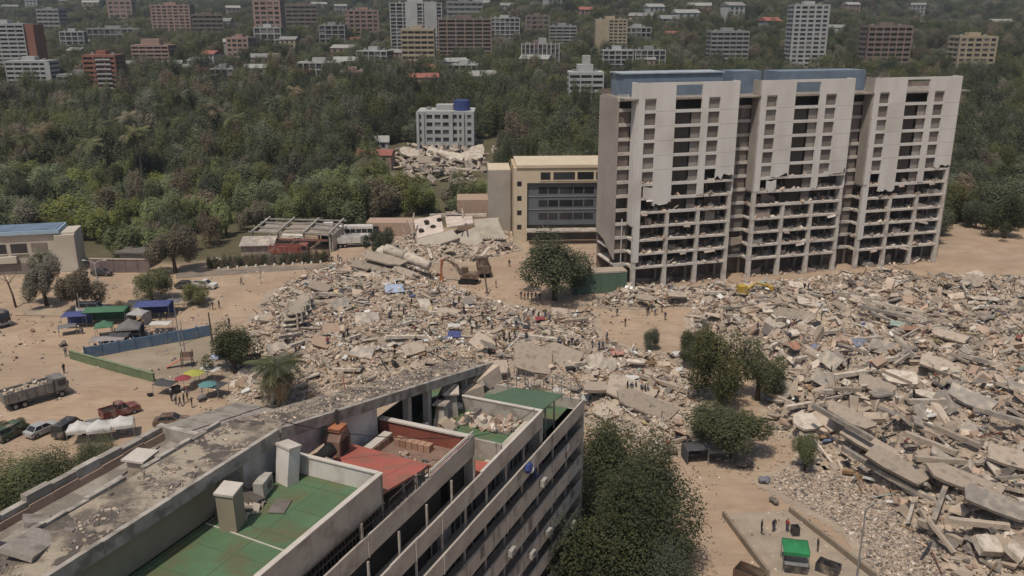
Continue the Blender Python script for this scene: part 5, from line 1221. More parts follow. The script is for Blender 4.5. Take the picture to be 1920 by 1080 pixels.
# small houses scattered over the hillside
def house_meshes(W, d, h):
    wall = {m.name: MB().b2(-W/2, W/2, 0, d, -3, h).mesh('wall', m) for m in (f_white, f_grey, f_pink, f_tan)}
    roof = {m.name: MB().add([(-W/2-.4, -.4, h), (W/2+.4, -.4, h), (W/2+.4, d+.4, h), (-W/2-.4, d+.4, h), (-W/2-.4, d/2, h+1.9), (W/2+.4, d/2, h+1.9)],
                             [(3, 2, 1, 0), (0, 1, 5, 4), (2, 3, 4, 5), (0, 4, 3), (1, 2, 5)]).mesh('roof', m) for m in (f_roofr, f_roofg, f_roofw)}
    return wall, roof
HM = [house_meshes(9, 8, 5.5), house_meshes(14, 9, 6.0), house_meshes(11, 8, 8.5)]
hw = MB().b2(-.7, .7, -.06, .02, 0, 1.5).mesh('window', f_win)
def house(p, k, wm, rm, label, rz, group='small houses on the hillside', sc=1.0):
    e = empty('house', p, rz, label, 'house', group); e.scale = (sc, sc, sc)
    link('wall', HM[k][0][wm.name], e); link('roof', HM[k][1][rm.name], e)
    for i in range(3):
        for zz in ((1.2, 3.6) if k < 2 else (1.2, 3.8, 6.2)): link('window', hw, e, loc=((-2.6+2.6*i)*(1, 1.6, 1.2)[k], 0, zz))
    avoid(p, 7.5*sc)
hs = [(325, 142), (345, 148), (366, 142), (560, 160), (500, 130), (440, 108), (600, 150), (700, 120), (745, 128), (800, 148), (830, 140), (860, 148), (885, 140), (640, 110), (690, 60), (660, 90), (20, 25), (60, 18), (120, 12), (170, 18), (230, 30),
      (330, 100), (410, 60), (440, 35), (560, 30), (600, 20), (640, 30), (680, 30), (700, 75), (650, 150), (950, 25), (900, 20), (1040, 22), (1100, 35), (1200, 50), (1230, 40), (1255, 55), (1290, 45), (1210, 140), (1260, 80), (150, 95), (140, 120), (110, 75),
      (1000, 135), (540, 100), (390, 120), (420, 145), (480, 160), (240, 140), (1310, 30), (1380, 40), (1450, 60), (1560, 70), (1600, 30), (1740, 60), (1880, 60), (1720, 30)]
for j, (px, py) in enumerate(hs):
    k = j % 3; wm = (f_white, f_grey, f_white, f_pink, f_tan)[j % 5]; rm = (f_roofg, f_roofw, f_roofg, f_roofr, f_roofg, f_roofw)[j % 6]
    nm = {f_roofg: 'grey roofed', f_roofw: 'pale roofed', f_roofr: 'red roofed'}[rm]
    wl = {f_white: 'white', f_grey: 'grey', f_pink: 'pink', f_tan: 'tan'}[wm]; sz = ('small', 'long', 'three storey')[k]
    plc = next(t for lim, t in ((150, 'by the brick tower at the upper left'), (300, 'by the narrow brick tower at left'), (460, 'right of the brown hillside tower'), (560, 'by the brown block left of centre'), (730, 'left of the tall white tower'), (910, 'below the tall white tower'), (1110, 'near the finned block'), (1300, 'near the cream tower'), (3000, 'behind the stripped tower')) if px < lim)
    house(hit(px, py), k, wm, rm, f'{sz} {wl} {nm} house {plc}'+(', high up' if py < 60 else ''), random.uniform(-.5, .5), sc=random.uniform(.9, 1.3) if py > 60 else 1.6)
house(hit(917, 172), 1, f_white, f_roofw, 'long white roofed house alone in the trees above the wood', .5, None, 1.3)
house(hit(795, 170), 1, f_pink, f_roofr, 'pink house with a red roof in front of the hillside blocks', .1, None, 1.1)
house(hit(706, 295), 0, f_white, f_roofw, 'broken white house left of the cracked apartment block', .1, None, 1.0)
house(hit(702, 320), 1, f_pink, f_roofr, 'low red roofed house at the left of the collapsed houses in the wood', -.05, None, .85)

# collapsed houses in the wood
cd = empty('collapsed_houses', (0, 0, 0), 0, 'heap of pale collapsed houses in the wood below the cracked white block', 'collapsed building')
pc = hit(830, 305)
for i in range(290):
    px, py = random.gauss(822, 42), random.gauss(306, 19)
    if py > 352 or py < 270: continue
    p = hit(px, py); p.z += random.uniform(.3, 3.0)*max(.2, 1-abs(px-825)/110); s = random.uniform(1.5, 4.6)
    piece(cd, random.choice(('slab', 'slab', 'beam')), random.choice(('grey', 'conc', 'conc')), p, (s, s*random.uniform(.3, .8), random.uniform(.3, .8)), (random.gauss(0, .5), random.gauss(0, .5), random.uniform(0, 3)))
for (px, py, w, d, rx, ry, mk) in ((880, 305, 10, 6, .5, -.25, 'pale'), (850, 308, 8, 5, .6, .1, 'pale'), (820, 300, 9, 5, .5, .2, 'pale'), (800, 315, 8, 5, .4, .3, 'conc'), (865, 330, 12, 1.2, 0, .03, 'pale'), (770, 298, 7, 5, .5, .3, 'pale'), (895, 295, 6, 5, .9, -.3, 'pale')):
    p = hit(px, py); p.z += 2.2; piece(cd, 'slab', mk, p, (w, d, .5), (rx, ry, random.uniform(-.4, .4)))
avoid(hit(830, 325), 20); avoid(hit(870, 350), 17); avoid(hit(785, 335), 17); avoid(hit(830, 362), 17); avoid(hit(830, 300), 18); avoid(hit(885, 310), 10)
# ---------------------------------------------------------------- filling the wood
def wood_edge(x):
    return 190 if x < -62 else (210 if x < -40 else (236 if x < -8 else (262 if x < 84 else 212)))
def spots(y0, y1, step, xr=.62):
    out = []; y = y0
    while y < y1:
        hw = y*xr+10; x = -hw
        while x < hw+y*.1:
            q = (x+random.uniform(-.45, .45)*step, y+random.uniform(-.45, .45)*step)
            if q[1] > wood_edge(q[0])+3 and all((q[0]-a)**2+(q[1]-b)**2 > r*r for a, b, r in AVOID): out.append(q)
            x += step
        y += step*.9
    return out
def wood_kind(x, y):
    v = float(vnoise(np.array([x]), np.array([y]), 26, 12)[0])+random.gauss(0, .25)
    if y < 282 and x < -8 and random.random() < .62: return 'bright'
    return 'dry' if v > .33 else ('dark' if v < -.32 else 'mid')
def proj(p):
    d_ = dep(p); return 960+FPX*p[0]/d_, 540-FPX*(p[1]*_s+(p[2]-H)*_c)/d_
def where(x, y):
    u = proj((x, y, tz(x, y)))[0]
    for lim, nm in ((90, 'behind the cream two storey building'), (200, 'behind the mauve boundary wall'), (330, 'left of the large olive tree'), (470, 'above the parked white car'), (610, 'behind the steel frame shed'),
                    (700, 'behind the green bus'), (790, 'left of the collapsed houses'), (900, 'around the collapsed houses'), (1000, 'behind the collapsed slanting building'), (1180, 'behind the tan office block')):
        if u < lim: return nm
    return 'behind the stripped tower'
LOOK = {'mid': 'green', 'bright': 'bright', 'dark': 'dark green', 'dry': 'grey brown'}
def tree_label(mk, x, y, r, h, row):
    size = 'tall' if h > 11.5 else ('low' if h < 8.4 else ('broad' if r > 5.6 else ('slim' if r < 4.7 else 'round')))
    return f'{size} {LOOK[mk]} tree {where(x, y)}, {row} the wood'
near_spots = spots(188, 345, 8.2); near_spots.sort(key=lambda q: q[1])
n_ind = 0; rest = []
for q in near_spots:
    if abs(q[0]) > q[1]*.60+4: rest.append(q); continue
    if n_ind < 270:
        mk = wood_kind(*q); r = random.choice((random.uniform(3.4, 5.0), random.uniform(4.6, 7.4))); h = random.uniform(6.5, 11.5) if q[1] < 290 else random.uniform(7, 15)
        if mk == 'bright': h *= .8
        row = 'front of' if q[1] < wood_edge(q[0])+16 else ('inside' if q[1] < wood_edge(q[0])+45 else 'deep in')
        tree((q[0], q[1], tz(*q)), r, h, mk, FAR, tree_label(mk, q[0], q[1], r, h, row), 'trees of the wood behind the road', clear=.15); n_ind += 1
    else: rest.append(q)
# palms rising out of the wood
for (px, py, h, v) in ((260, 335, 13, 2), (270, 340, 14, 0), (195, 300, 12, 0), (140, 250, 12, 1), (300, 260, 12, 1), (410, 262, 12, 2), (445, 285, 12, 0), (395, 240, 11, 0), (325, 215, 11, 1),
                       (470, 200, 11, 0), (560, 215, 11, 2), (600, 205, 11, 1), (520, 245, 12, 0), (250, 290, 13, 2), (30, 385, 10, 0), (60, 330, 12, 1), (345, 215, 10, 0), (640, 225, 10, 1), (180, 345, 12, 0),
                       (640, 190, 10, 0), (90, 300, 11, 2)):
    p = hit(px, py+20); palm(p, h*1.3, 4.6, ('yellowing' if v == 2 else 'green')+' palm rising above the crowns, '+where(p.x, p.y), 'palms in the wood', v)

# the rest of the wood and the hillside trees, too many to count
PROTO = bpy.data.collections.new('woodland_crowns'); PK = []
for mk in ('mid', 'bright', 'dark', 'dry'):
    for k, me in enumerate(FAR[mk]):
        o = bpy.data.objects.new('crown_%02d' % len(PK), me); PROTO.objects.link(o); PK.append(mk)
def woodland(name, pts, label, hr=(8, 13), rr=(4, 6.5)):
    """many crowns scattered on points by geometry nodes"""
    n = len(pts); P = np.array([(x, y, 0) for x, y in pts]); r = RNG.uniform(*rr, n); h = RNG.uniform(*hr, n)
    P[:, 2] = terrain(P[:, 0], P[:, 1])+h*.5
    KI = {mk: [q for q, m_ in enumerate(PK) if m_ == mk] for mk in set(PK)}
    pick = np.array([random.choice(KI[wood_kind(x, y)]) for x, y in pts])
    me = bpy.data.meshes.new(name); me.vertices.add(n); me.vertices.foreach_set('co', P.astype(np.float32).ravel())
    a = me.attributes.new('pick', 'INT', 'POINT'); a.data.foreach_set('value', pick.astype(np.int32))
    a = me.attributes.new('rotv', 'FLOAT_VECTOR', 'POINT'); a.data.foreach_set('vector', np.stack([0*r, 0*r, RNG.uniform(0, 6.28, n)], -1).astype(np.float32).ravel())
    a = me.attributes.new('sclv', 'FLOAT_VECTOR', 'POINT'); a.data.foreach_set('vector', np.stack([r, r, h*.52], -1).astype(np.float32).ravel())
    ng = bpy.data.node_groups.new(name, 'GeometryNodeTree')
    ng.interface.new_socket('Geometry', in_out='INPUT', socket_type='NodeSocketGeometry'); ng.interface.new_socket('Geometry', in_out='OUTPUT', socket_type='NodeSocketGeometry')
    N, L = ng.nodes, ng.links; gi = N.new('NodeGroupInput'); go = N.new('NodeGroupOutput')
    ci = N.new('GeometryNodeCollectionInfo'); ci.inputs[0].default_value = PROTO; ci.inputs[1].default_value = True; ci.inputs[2].default_value = True
    ip = N.new('GeometryNodeInstanceOnPoints'); ip.inputs['Pick Instance'].default_value = True
    def na(nm, dt):
        q = N.new('GeometryNodeInputNamedAttribute'); q.data_type = dt; q.inputs[0].default_value = nm; return q.outputs[0]
    L.new(gi.outputs[0], ip.inputs['Points']); L.new(ci.outputs[0], ip.inputs['Instance']); L.new(na('pick', 'INT'), ip.inputs['Instance Index'])
    er = N.new('FunctionNodeEulerToRotation'); L.new(na('rotv', 'FLOAT_VECTOR'), er.inputs[0]); L.new(er.outputs[0], ip.inputs['Rotation'])
    L.new(na('sclv', 'FLOAT_VECTOR'), ip.inputs['Scale']); L.new(ip.outputs[0], go.inputs[0])
    o = link(name, me); md = o.modifiers.new('trees', 'NODES'); md.node_group = ng
    return T(o, label, 'woodland', kind='stuff')
rest += spots(345, 520, 10.0)
hill = [q for q in spots(520, 900, 13.0, .66) if random.random() < .86]
hill2 = [q for q in spots(900, 1500, 19.0, .68) if random.random() < .8]
hill3 = [q for q in spots(1500, 2700, 34.0, .68)]
woodland('woodland', rest, 'mass of mixed green crowns filling the slope behind the nearer trees', hr=(6.5, 15), rr=(3.2, 7.2))
woodland('woodland', hill, 'dark green trees covering the hillside between the far buildings', hr=(7, 12), rr=(4.5, 7.5))
woodland('woodland', hill2, 'blue green wooded hills at the top of the view', hr=(8, 13), rr=(6.5, 11))
woodland('woodland', hill3, 'farthest wooded ridge at the top of the view', hr=(10, 15), rr=(10, 18))
# ---------------------------------------------------------------- court walls, lamp posts, poles
m_bluew = mat('blue_painted_wall', (.11, .165, .24), (.085, .13, .19), .8, stain=(.22, .21, .20), stain_scale=.6, stain_lo=.55, stain_hi=.75)
m_greenw = mat('green_painted_wall', (.16, .20, .11), (.12, .155, .09), .6)
def seg_wall(name, label, a, b, h, th, m, seg, cop=None, posts=False):
    A, B = gp(*a), gp(*b); d = B-A; L = d.length; n = max(1, int(round(L/seg))); w = L/n
    e = empty(name, A, math.atan2(d.y, d.x), label, 'wall')
    for i in range(n):
        MB().b2(i*w+.02, (i+1)*w-.02, -th/2, th/2, 0, h+random.uniform(-.03, .03)).build('panel', m, e)
        if posts: MB().b2(i*w-.12, i*w+.12, -th/2-.08, th/2+.08, 0, h+.25).build('pier', m, e)
    if cop: MB().b2(0, L, -th/2-.06, th/2+.06, h+.04, h+.14).build('coping', cop, e)
    return e
seg_wall('court_wall', 'long blue painted wall at the back of the small sports court', (160, 672), (398, 628), 1.9, .25, m_bluew, 2.6, None, True)
seg_wall('court_wall', 'low green wall along the near side of the small sports court', (132, 672), (290, 716), 1.3, .3, m_greenw, 2.8, mat('green_coping', (.20, .25, .15), None, 1))
def pole(label, px, py, h, arms=0, lean=(0, 0), m=m_metal, name='lamp_post', r=.11):
    e = empty(name, gp(px, py), 0, label, 'lamp post' if arms else 'pole')
    MB().tube([(0, 0, 0), (lean[0]*.5, lean[1]*.5, h*.5), (lean[0], lean[1], h)], [r*1.3, r, r*.75], 7).build('post', m, e)
    for k in range(arms):
        sx = 1 if k == 0 else -1
        MB().tube([(0, 0, h), (sx*.7, 0, h+.55), (sx*1.9, 0, h+.75)], [.07, .06, .05], 6).build('arm', m, e)
        MB().box((sx*2.15, 0, h+.74), (.7, .24, .14)).build('lamp_head', m_white, e)
    return e
m_polew = mat('pale_pole', (.50, .48, .44), None, 2)
pole('pale double armed lamp post beside the olive trees at left', 184, 540, 5.2, 2, m=m_polew)
pole('slim pale post left of the blue and green canopies', 153, 604, 5.6, 0, m=m_polew, r=.07)
pole('tall thin pole standing at the blue court wall', 338, 648, 9.0, 0, (-.3, 0), name='thin_pole', r=.08)
pole('thin pole beside the climbing frame on the court', 348, 668, 6.5, 0, (-.2, 0), name='thin_pole', r=.07)
pole('thin pole at the kerb behind the standing man', 490, 532, 4.2, 0, name='thin_pole', r=.07)
pole('timber utility pole beside the dump truck and excavator', 914, 552, 7.0, 0, (-.9, .3), m=m_palmbark, name='utility_pole', r=.16)
pole('timber utility pole at the end of the blue court wall', 398, 640, 5.2, 0, (-.2, .2), m=m_bark, name='utility_pole', r=.15)
e = pole('slender street lamp rising from the bottom edge at right', 1606, 1085, 8.0, 1, m=m_metal, r=.09)

# ---------------------------------------------------------------- vehicles
def wheel(e, x, y, r, w):
    t = MB().tube([(x, y-w/2, r), (x, y+w/2, r)], [r, r], 14).build('wheel', m_black, e)
    MB().tube([(x, y-w/2-.015, r), (x, y+w/2+.015, r)], [r*.55, r*.55], 10).build('rim', m_metal, t)
def paint(name, c): return mat(name, c, tuple(q*.8 for q in c), .8, rough=.45, spec=.4, stain=(.33, .27, .21), stain_scale=.9, stain_lo=.5, stain_hi=.8)
P_grey = paint('grey_truck_paint', (.17, .165, .16)); P_red = paint('maroon_paint', (.17, .045, .04)); P_dk = paint('dark_paint', (.045, .045, .048)); P_sil = paint('silver_paint', (.38, .39, .39))
P_wht = paint('white_vehicle_paint', (.62, .61, .58)); P_brn = paint('brown_paint', (.13, .085, .06)); P_grn = paint('dark_green_paint', (.06, .09, .055)); P_ora = paint('orange_machine_paint', (.42, .14, .06)); P_bus = paint('green_bus_paint', (.05, .15, .10)); P_fire = paint('red_lorry_paint', (.27, .09, .07))
m_glv = mat('vehicle_glass', (.03, .035, .04), None, .5, rough=.1, spec=.6)
m_lamp = mat('headlamp_lens', (.6, .6, .55), None, 1, rough=.2)
def car(label, p, rz, m, L=4.4, W=1.8, Ht=1.5, kind='sedan', cat='car', name='parked_car', group=None):
    e = empty(name, p, rz, label, cat, group)
    h0, h1 = .3, .55*Ht+.12
    MB().extr([(-L/2, h0+.1), (-L/2+.1, h0-.02), (L/2-.1, h0-.02), (L/2, h0+.12), (L/2-.05, h1-.12), (L/2-.5, h1-.02), (L*.16, h1+.05), (-L*.3, h1+.05), (-L/2+.06, h1)], -W/2, W/2).build('body', m, e)
    if kind == 'pickup': c0, c1, t0, t1 = -.12*L, .22*L, -.09*L, .10*L
    elif kind == 'van': c0, c1, t0, t1 = -.48*L, .40*L, -.47*L, .26*L
    else: c0, c1, t0, t1 = -.38*L, .24*L, -.26*L, .08*L
    b = .88*W/2; tp = .74*W/2
    vs = [(c0, -b, h1+.04), (c1, -b, h1+.04), (c1, b, h1+.04), (c0, b, h1+.04), (t0, -tp, Ht), (t1, -tp, Ht), (t1, tp, Ht), (t0, tp, Ht)]
    MB().add(vs, [(3, 2, 1, 0), (0, 1, 5, 4), (1, 2, 6, 5), (2, 3, 7, 6), (3, 0, 4, 7)]).build('glasshouse', m_glv, e)
    MB().b2(t0-.04, t1+.04, -tp-.03, tp+.03, Ht-.02, Ht+.05).build('roof', m, e)
    for sx in (-1, 1):
        for (xa, za, xb, zb) in ((c0, h1, t0, Ht), (c1, h1, t1, Ht), ((c0+c1)/2, h1, (t0+t1)/2, Ht)):
            MB().bar((xa, sx*b, za), (xb, sx*tp, zb), .09, .09).build('pillar', m, e)
        wheel(e, -L*.31, sx*(W/2-.08), .33, .22); wheel(e, L*.31, sx*(W/2-.08), .33, .22)
        MB().box((L/2-.02, sx*W*.34, h0+.3), (.08, .35, .16)).build('headlight', m_lamp, e)
        MB().box((-L/2+.02, sx*W*.36, h0+.35), (.06, .25, .2)).build('tail_light', P_red, e)
    if kind == 'pickup':
        MB().b2(-L/2+.15, c0-.05, -W/2+.12, W/2-.12, h1+.051, h1+.06).build('cargo_bed', m_void, e)
        for sx in (-1, 1): MB().b2(-L/2+.05, c0, sx*(W/2-.06)-.05, sx*(W/2-.06)+.05, h1, h1+.3).build('bed_side', m, e)
        MB().b2(-L/2, -L/2+.1, -W/2+.02, W/2-.02, h1-.1, h1+.3).build('tailgate', m, e)
    return e
def dump_truck(label, p, rz, m, load=True, sc=1.0, mcab=None):
    e = empty('dump_truck', p, rz, label, 'truck'); e.scale = (sc, sc, sc)
    MB().b2(-4.2, 3.9, -.55, .55, .75, 1.1).build('chassis', m_rail, e)
    MB().extr([(2.3, .7), (4.15, .7), (4.2, 1.7), (3.95, 2.95), (3.5, 3.05), (2.3, 3.05)], -1.2, 1.2).build('cab', mcab or m, e)
    MB().add([(4.21, -1.02, 1.8), (4.21, 1.02, 1.8), (4.0, 1.0, 2.8), (4.0, -1.0, 2.8)], [(0, 1, 2, 3)]).build('windscreen', m_glv, e)
    for sy in (-1, 1):
        MB().b2(2.75, 3.8, sy*1.21-.01, sy*1.21+.01, 1.85, 2.75).build('side_window', m_glv, e)
        MB().box((4.2, sy*.9, 1.1), (.1, .35, .22)).build('headlight', m_lamp, e)
        MB().box((4.1, sy*1.42, 2.2), (.1, .18, .5)).build('mirror', m_rail, e)
        MB().b2(-4.4, 2.1, sy*1.25-.08, sy*1.25+.08, 1.2, 2.75).build('side_board', m, e)
        for i in range(6): MB().b2(-4.2+1.2*i, -4.08+1.2*i, sy*1.38-.06, sy*1.38+.06, 1.2, 2.7).build('stake', m, e)
        for x in (3.1, -2.0, -3.2): wheel(e, x, sy*1.0, .52, .42)
        MB().box((3.1, sy*1.08, 1.08), (1.3, .45, .12)).build('mudguard', m_rail, e)
    MB().b2(-4.4, 2.1, -1.2, 1.2, 1.1, 1.25).build('bed_floor', m, e); MB().b2(2.0, 2.18, -1.25, 1.25, 1.2, 3.1).build('headboard', m, e)
    MB().b2(-4.55, -4.4, -1.25, 1.25, 1.2, 2.7).build('tailboard', m, e)
    MB().b2(4.15, 4.35, -1.15, 1.15, .6, .95).build('bumper', m_metal, e)
    if load:
        X, Y = np.meshgrid(np.linspace(-4.3, 1.95, 22), np.linspace(-1.15, 1.15, 11)); Z = 2.2+.55*np.cos(Y*1.1)*np.sin((X+4.4)/6.4*PI)+.12*vnoise(X, Y, .6, 2)
        i = np.arange(10)[:, None]*22+np.arange(21)[None]; F = np.stack([i, i+1, i+23, i+22], -1).reshape(-1, 4)
        link('load', np_mesh('load', np.stack([X, Y, Z], -1).reshape(-1, 3), F, m_dust), e)
        for k in range(16):
            piece(e, 'slab', random.choice(('conc', 'pale')), (random.uniform(-3.8, 1.6), random.uniform(-.9, .9), 2.75), (random.uniform(.4, 1.0), .45, .2), (random.gauss(0, .5), random.gauss(0, .5), random.uniform(0, 3)), 'load_lump')
    return e
dump_truck('grey dump truck loaded with rubble on the sand at left', gp(70, 752), R(46), P_grey)
dump_truck('dusty lorry cut by the left edge facing right', gp(-8, 606), R(-38), P_grey, True, .95, P_dk)
dump_truck('dark dump truck standing behind the excavator', gp(906, 512), R(97), P_brn, False, .95)
dump_truck('pale lorry parked beside the green bus', gp(662, 462), R(12), P_wht, False, .95)
dump_truck('red lorry under the pale steel frame', gp(545, 482), R(2), P_fire, False, 1.05)
car('maroon pickup truck in the middle of the sand at left', gp(226, 778), R(44), P_red, 5.2, 2.0, 1.9, 'pickup', 'pickup', 'pickup_truck')
car('silver car parked by the white tents at left', gp(80, 812), R(62), P_sil)
car('dark off road vehicle beside the white tents', gp(128, 812), R(80), P_dk, 4.3, 1.9, 1.9, 'van', 'car')
car('dark green vehicle at the left edge beside the shrub', gp(22, 818), R(70), P_grn, 4.6, 1.9, 1.8, 'van', 'car')
car('brown car parked against the near roof', gp(322, 796), R(8), P_brn, 4.6, 1.8, 1.5)
car('grey car under a cover right of the dark off road vehicle', gp(182, 806), R(30), P_grey, 4.2, 1.75, 1.4)
car('white car parked in front of the wood behind the kerb', gp(403, 496), R(100), P_wht)
car('white pickup behind the round bush on the sandy road', gp(385, 540), R(-8), P_wht, 4.9, 1.9, 1.75, 'pickup', 'pickup', 'pickup_truck')
car('dark car parked under the olive tree', gp(350, 540), R(-4), P_dk, 4.5, 1.8, 1.5)
car('white van partly hidden behind the green canopy', gp(172, 586), R(0), P_wht, 5.0, 1.9, 2.0, 'van', 'van')
car('dark car parked by the mauve boundary wall', gp(192, 516), R(-5), P_dk)
def bus(label, p, rz, m, mr, L=10.5):
    e = empty('bus', p, rz, label, 'bus')
    MB().extr([(-L/2, .4), (L/2, .4), (L/2+.05, 1.4), (L/2-.15, 3.0), (L/2-.4, 3.1), (-L/2, 3.1)], -1.25, 1.25).build('body', m, e)
    MB().b2(-L/2+.05, L/2-.3, -1.2, 1.2, 3.1, 3.25).build('roof', mr, e)
    for sy in (-1, 1):
        for i in range(7): MB().b2(-L/2+.5+i*1.4, -L/2+1.75+i*1.4, sy*1.26-.01, sy*1.26+.01, 1.6, 2.6).build('window', m_glv, e)
        for x in (-L*.3, L*.32): wheel(e, x, sy*1.12, .5, .3)
    MB().add([(L/2+.06, -1.1, 1.5), (L/2+.06, 1.1, 1.5), (L/2-.1, 1.1, 2.8), (L/2-.1, -1.1, 2.8)], [(0, 1, 2, 3)]).build('windscreen', m_glv, e)
    return e
bus('green bus with a pale roof at the edge of the wood', gp(615, 448), R(-82), P_bus, P_wht)
bus('white bus half hidden by the dark round tree behind the fallen slabs', gp(668, 446), R(4), P_wht, P_wht, 9)
# excavator
ex = empty('excavator', gp(878, 530), R(172), 'orange brown excavator with raised bent arm beside the dump truck', 'excavator')
for sy in (-1, 1):
    MB().extr([(-1.9, .15), (-1.6, 0), (1.6, 0), (1.9, .15), (1.9, .7), (1.6, .9), (-1.6, .9), (-1.9, .7)], sy*1.1-.3, sy*1.1+.3).build('track', m_black, ex)
MB().tube([(0, 0, .8), (0, 0, 1.15)], .8, 12).build('turntable', m_rail, ex)
MB().extr([(-2.2, 1.15), (1.3, 1.15), (1.3, 1.6), (.3, 2.1), (-1.9, 2.2), (-2.3, 1.9)], -1.25, 1.25).build('house', P_brn, ex)
cb = MB().b2(.2, 1.5, -1.25, -.2, 1.6, 3.1).build('cab', P_brn, ex); MB().b2(1.51, 1.53, -1.15, -.3, 1.9, 2.95).build('windscreen', m_glv, cb); MB().b2(.35, 1.35, -1.27, -1.26, 1.9, 2.95).build('side_window', m_glv, cb)
MB().tube([(1.2, .3, 1.7), (2.4, .3, 3.8), (4.4, .3, 4.9), (5.6, .3, 4.8)], [.36, .34, .28, .22], 6).build('boom', P_brn, ex)
MB().tube([(5.4, .3, 5.0), (5.7, .3, 3.0), (5.65, .3, 1.4)], [.32, .26, .2], 6).build('stick', P_ora, ex)
MB().extr([(5.2, .9), (5.9, 1.5), (6.1, .7), (5.6, .1), (5.0, .3)], -.2, .8).build('bucket', P_ora, ex)
MB().tube([(1.6, .3, 1.6), (3.2, .3, 3.9)], .09, 6).build('ram', m_metal, ex)
# small yellow loader by the tower foot
lo = empty('loader_arm', top(1420, 548), R(15), 'yellow digger arm half buried at the foot of the tower', 'excavator')
P_yel = paint('yellow_machine', (.50, .34, .06))
MB().tube([(-3, 0, .5), (-.6, 0, 2.0), (2.4, 0, 1.2)], [.28, .32, .2], 6).build('boom', P_yel, lo); MB().b2(-4.2, -2.6, -.8, .8, 0, 1.7).build('house', P_yel, lo); MB().b2(2.2, 3.2, -.5, .5, .3, 1.1).build('bucket', P_yel, lo)

# ---------------------------------------------------------------- tents, canopies and tarpaulins
def cloth(name, c, r=.08): return mat(name, c, tuple(q*.82 for q in c), 1.2, rough=.85, transl=.15)
c_blue = cloth('blue_tarp', (.085, .105, .26)); c_green = cloth('green_tarp', (.085, .20, .12)); c_grey = cloth('grey_tarp', (.20, .19, .19)); c_white = cloth('white_tarp', (.62, .61, .58)); c_yel = cloth('yellow_cloth', (.42, .42, .10)); c_redc = cloth('red_cloth', (.30, .07, .08)); c_teal = cloth('teal_cloth', (.12, .27, .28)); c_dk = cloth('dark_tarp', (.085, .085, .09)); c_ltb = cloth('light_blue_tarp', (.40, .47, .62))
def canopy(label, px, py, W, D, h, rz, m, peak=.7, legs=True, name='canopy', cat='tent', sides=None, z0=0):
    e = empty(name, gp(px, py) if z0 == 0 else top(px, py), rz, label, cat)
    n = 6; X, Y = np.meshgrid(np.linspace(-W/2, W/2, n*2+1), np.linspace(-D/2, D/2, n+1))
    u, v = np.abs(X)/(W/2), np.abs(Y)/(D/2)
    Z = h+peak*(1-np.maximum(u*.9, v))-.12*np.sin(np.clip(u, 0, 1)*PI)*np.sin(v*PI)+.05*vnoise(X, Y, .9, int(px))
    V = np.stack([X, Y, Z], -1).reshape(-1, 3); w = 2*n+1
    i = np.arange(n)[:, None]*w+np.arange(w-1)[None]; F = np.stack([i, i+1, i+1+w, i+w], -1).reshape(-1, 4)
    sh = link('roof_cloth', np_mesh('roof_cloth', V, F, m, True), e)
    md = sh.modifiers.new('thick', 'SOLIDIFY'); md.thickness = .03
    if legs:
        for sx in (-1, 1):
            for sy in (-1, 1): MB().tube([(sx*(W/2-.08), sy*(D/2-.08), 0), (sx*(W/2-.08), sy*(D/2-.08), h+.05)], .04, 6).build('leg', m_metal, e)
    if sides:
        for s in sides:
            if s == 'b': MB().b2(-W/2+.05, W/2-.05, D/2-.03, D/2-.01, .1, h).build('side_cloth', m, e)
            if s == 'f': MB().b2(-W/2+.05, W/2-.05, -D/2+.01, -D/2+.03, h-.35, h).build('valance', m, e)
            if s == 'l': MB().b2(-W/2+.01, -W/2+.03, -D/2, D/2, .1, h).build('side_cloth', m, e)
            if s == 'r': MB().b2(W/2-.03, W/2-.01, -D/2, D/2, .1, h).build('side_cloth', m, e)
    return e
canopy('blue canopy left of the long green canopy', 146, 612, 4.4, 3.2, 2.4, R(8), c_blue, .5, sides='b')
canopy('long green canopy in the row of tents by the road', 202, 606, 7.4, 3.6, 2.7, R(8), c_green, .6, sides='b')
canopy('blue canopy at the right end of the tent row', 290, 594, 6.4, 4.0, 2.6, R(8), c_blue, .6, sides='b')
canopy('small pointed green gazebo in front of the long green canopy', 198, 630, 3.0, 3.0, 2.0, R(20), c_green, 1.0)
canopy('grey peaked tent beside the pointed green gazebo', 246, 634, 4.0, 4.0, 2.1, R(12), c_grey, 1.6, sides='lb')
canopy('light grey dome tent between the green gazebo and blue canopy', 262, 606, 3.2, 3.0, 2.0, R(-10), mat('silver_tarp', (.38, .37, .37), None, 1.5), 1.0, sides='lr')
canopy('white tarpaulin table shelter right of the grey tents', 303, 620, 3.6, 2.2, 1.5, R(4), c_white, .25)
canopy('pale grey low shelter left of the tent row', 128, 626, 3.0, 2.2, 1.5, R(25), c_grey, .5)
canopy('low grey mesh cover along the blue court wall', 205, 652, 5.6, 2.6, 1.7, R(10), mat('mauve_grey_tarp', (.30, .27, .26), None, 1.5), .25)
canopy('white pagoda tent, left of three beside the near roof', 152, 826, 2.8, 2.6, 1.9, R(14), c_white, 1.1, sides='f')
canopy('white pagoda tent, middle of three beside the near roof', 190, 824, 3.1, 2.7, 1.9, R(20), c_white, 1.1, sides='f')
canopy('white pagoda tent, right of three beside the near roof', 230, 816, 3.3, 2.9, 1.9, R(20), c_white, 1.0, sides='f')
canopy('dark blue tarpaulin shelter at the left of the umbrellas', 312, 738, 3.0, 2.2, 1.7, R(-15), c_dk, .4)
canopy('white folding shelter right of the yellow umbrella', 396, 712, 3.0, 2.0, 1.9, R(-20), c_white, .3)
canopy('dark shelter below the teal umbrella', 405, 742, 3.0, 2.6, 1.8, R(-20), c_dk, .3)
canopy('light blue tarpaulin beside the dark tree at the court corner', 412, 690, 2.4, 2.0, 2.0, R(15), c_ltb, .4)
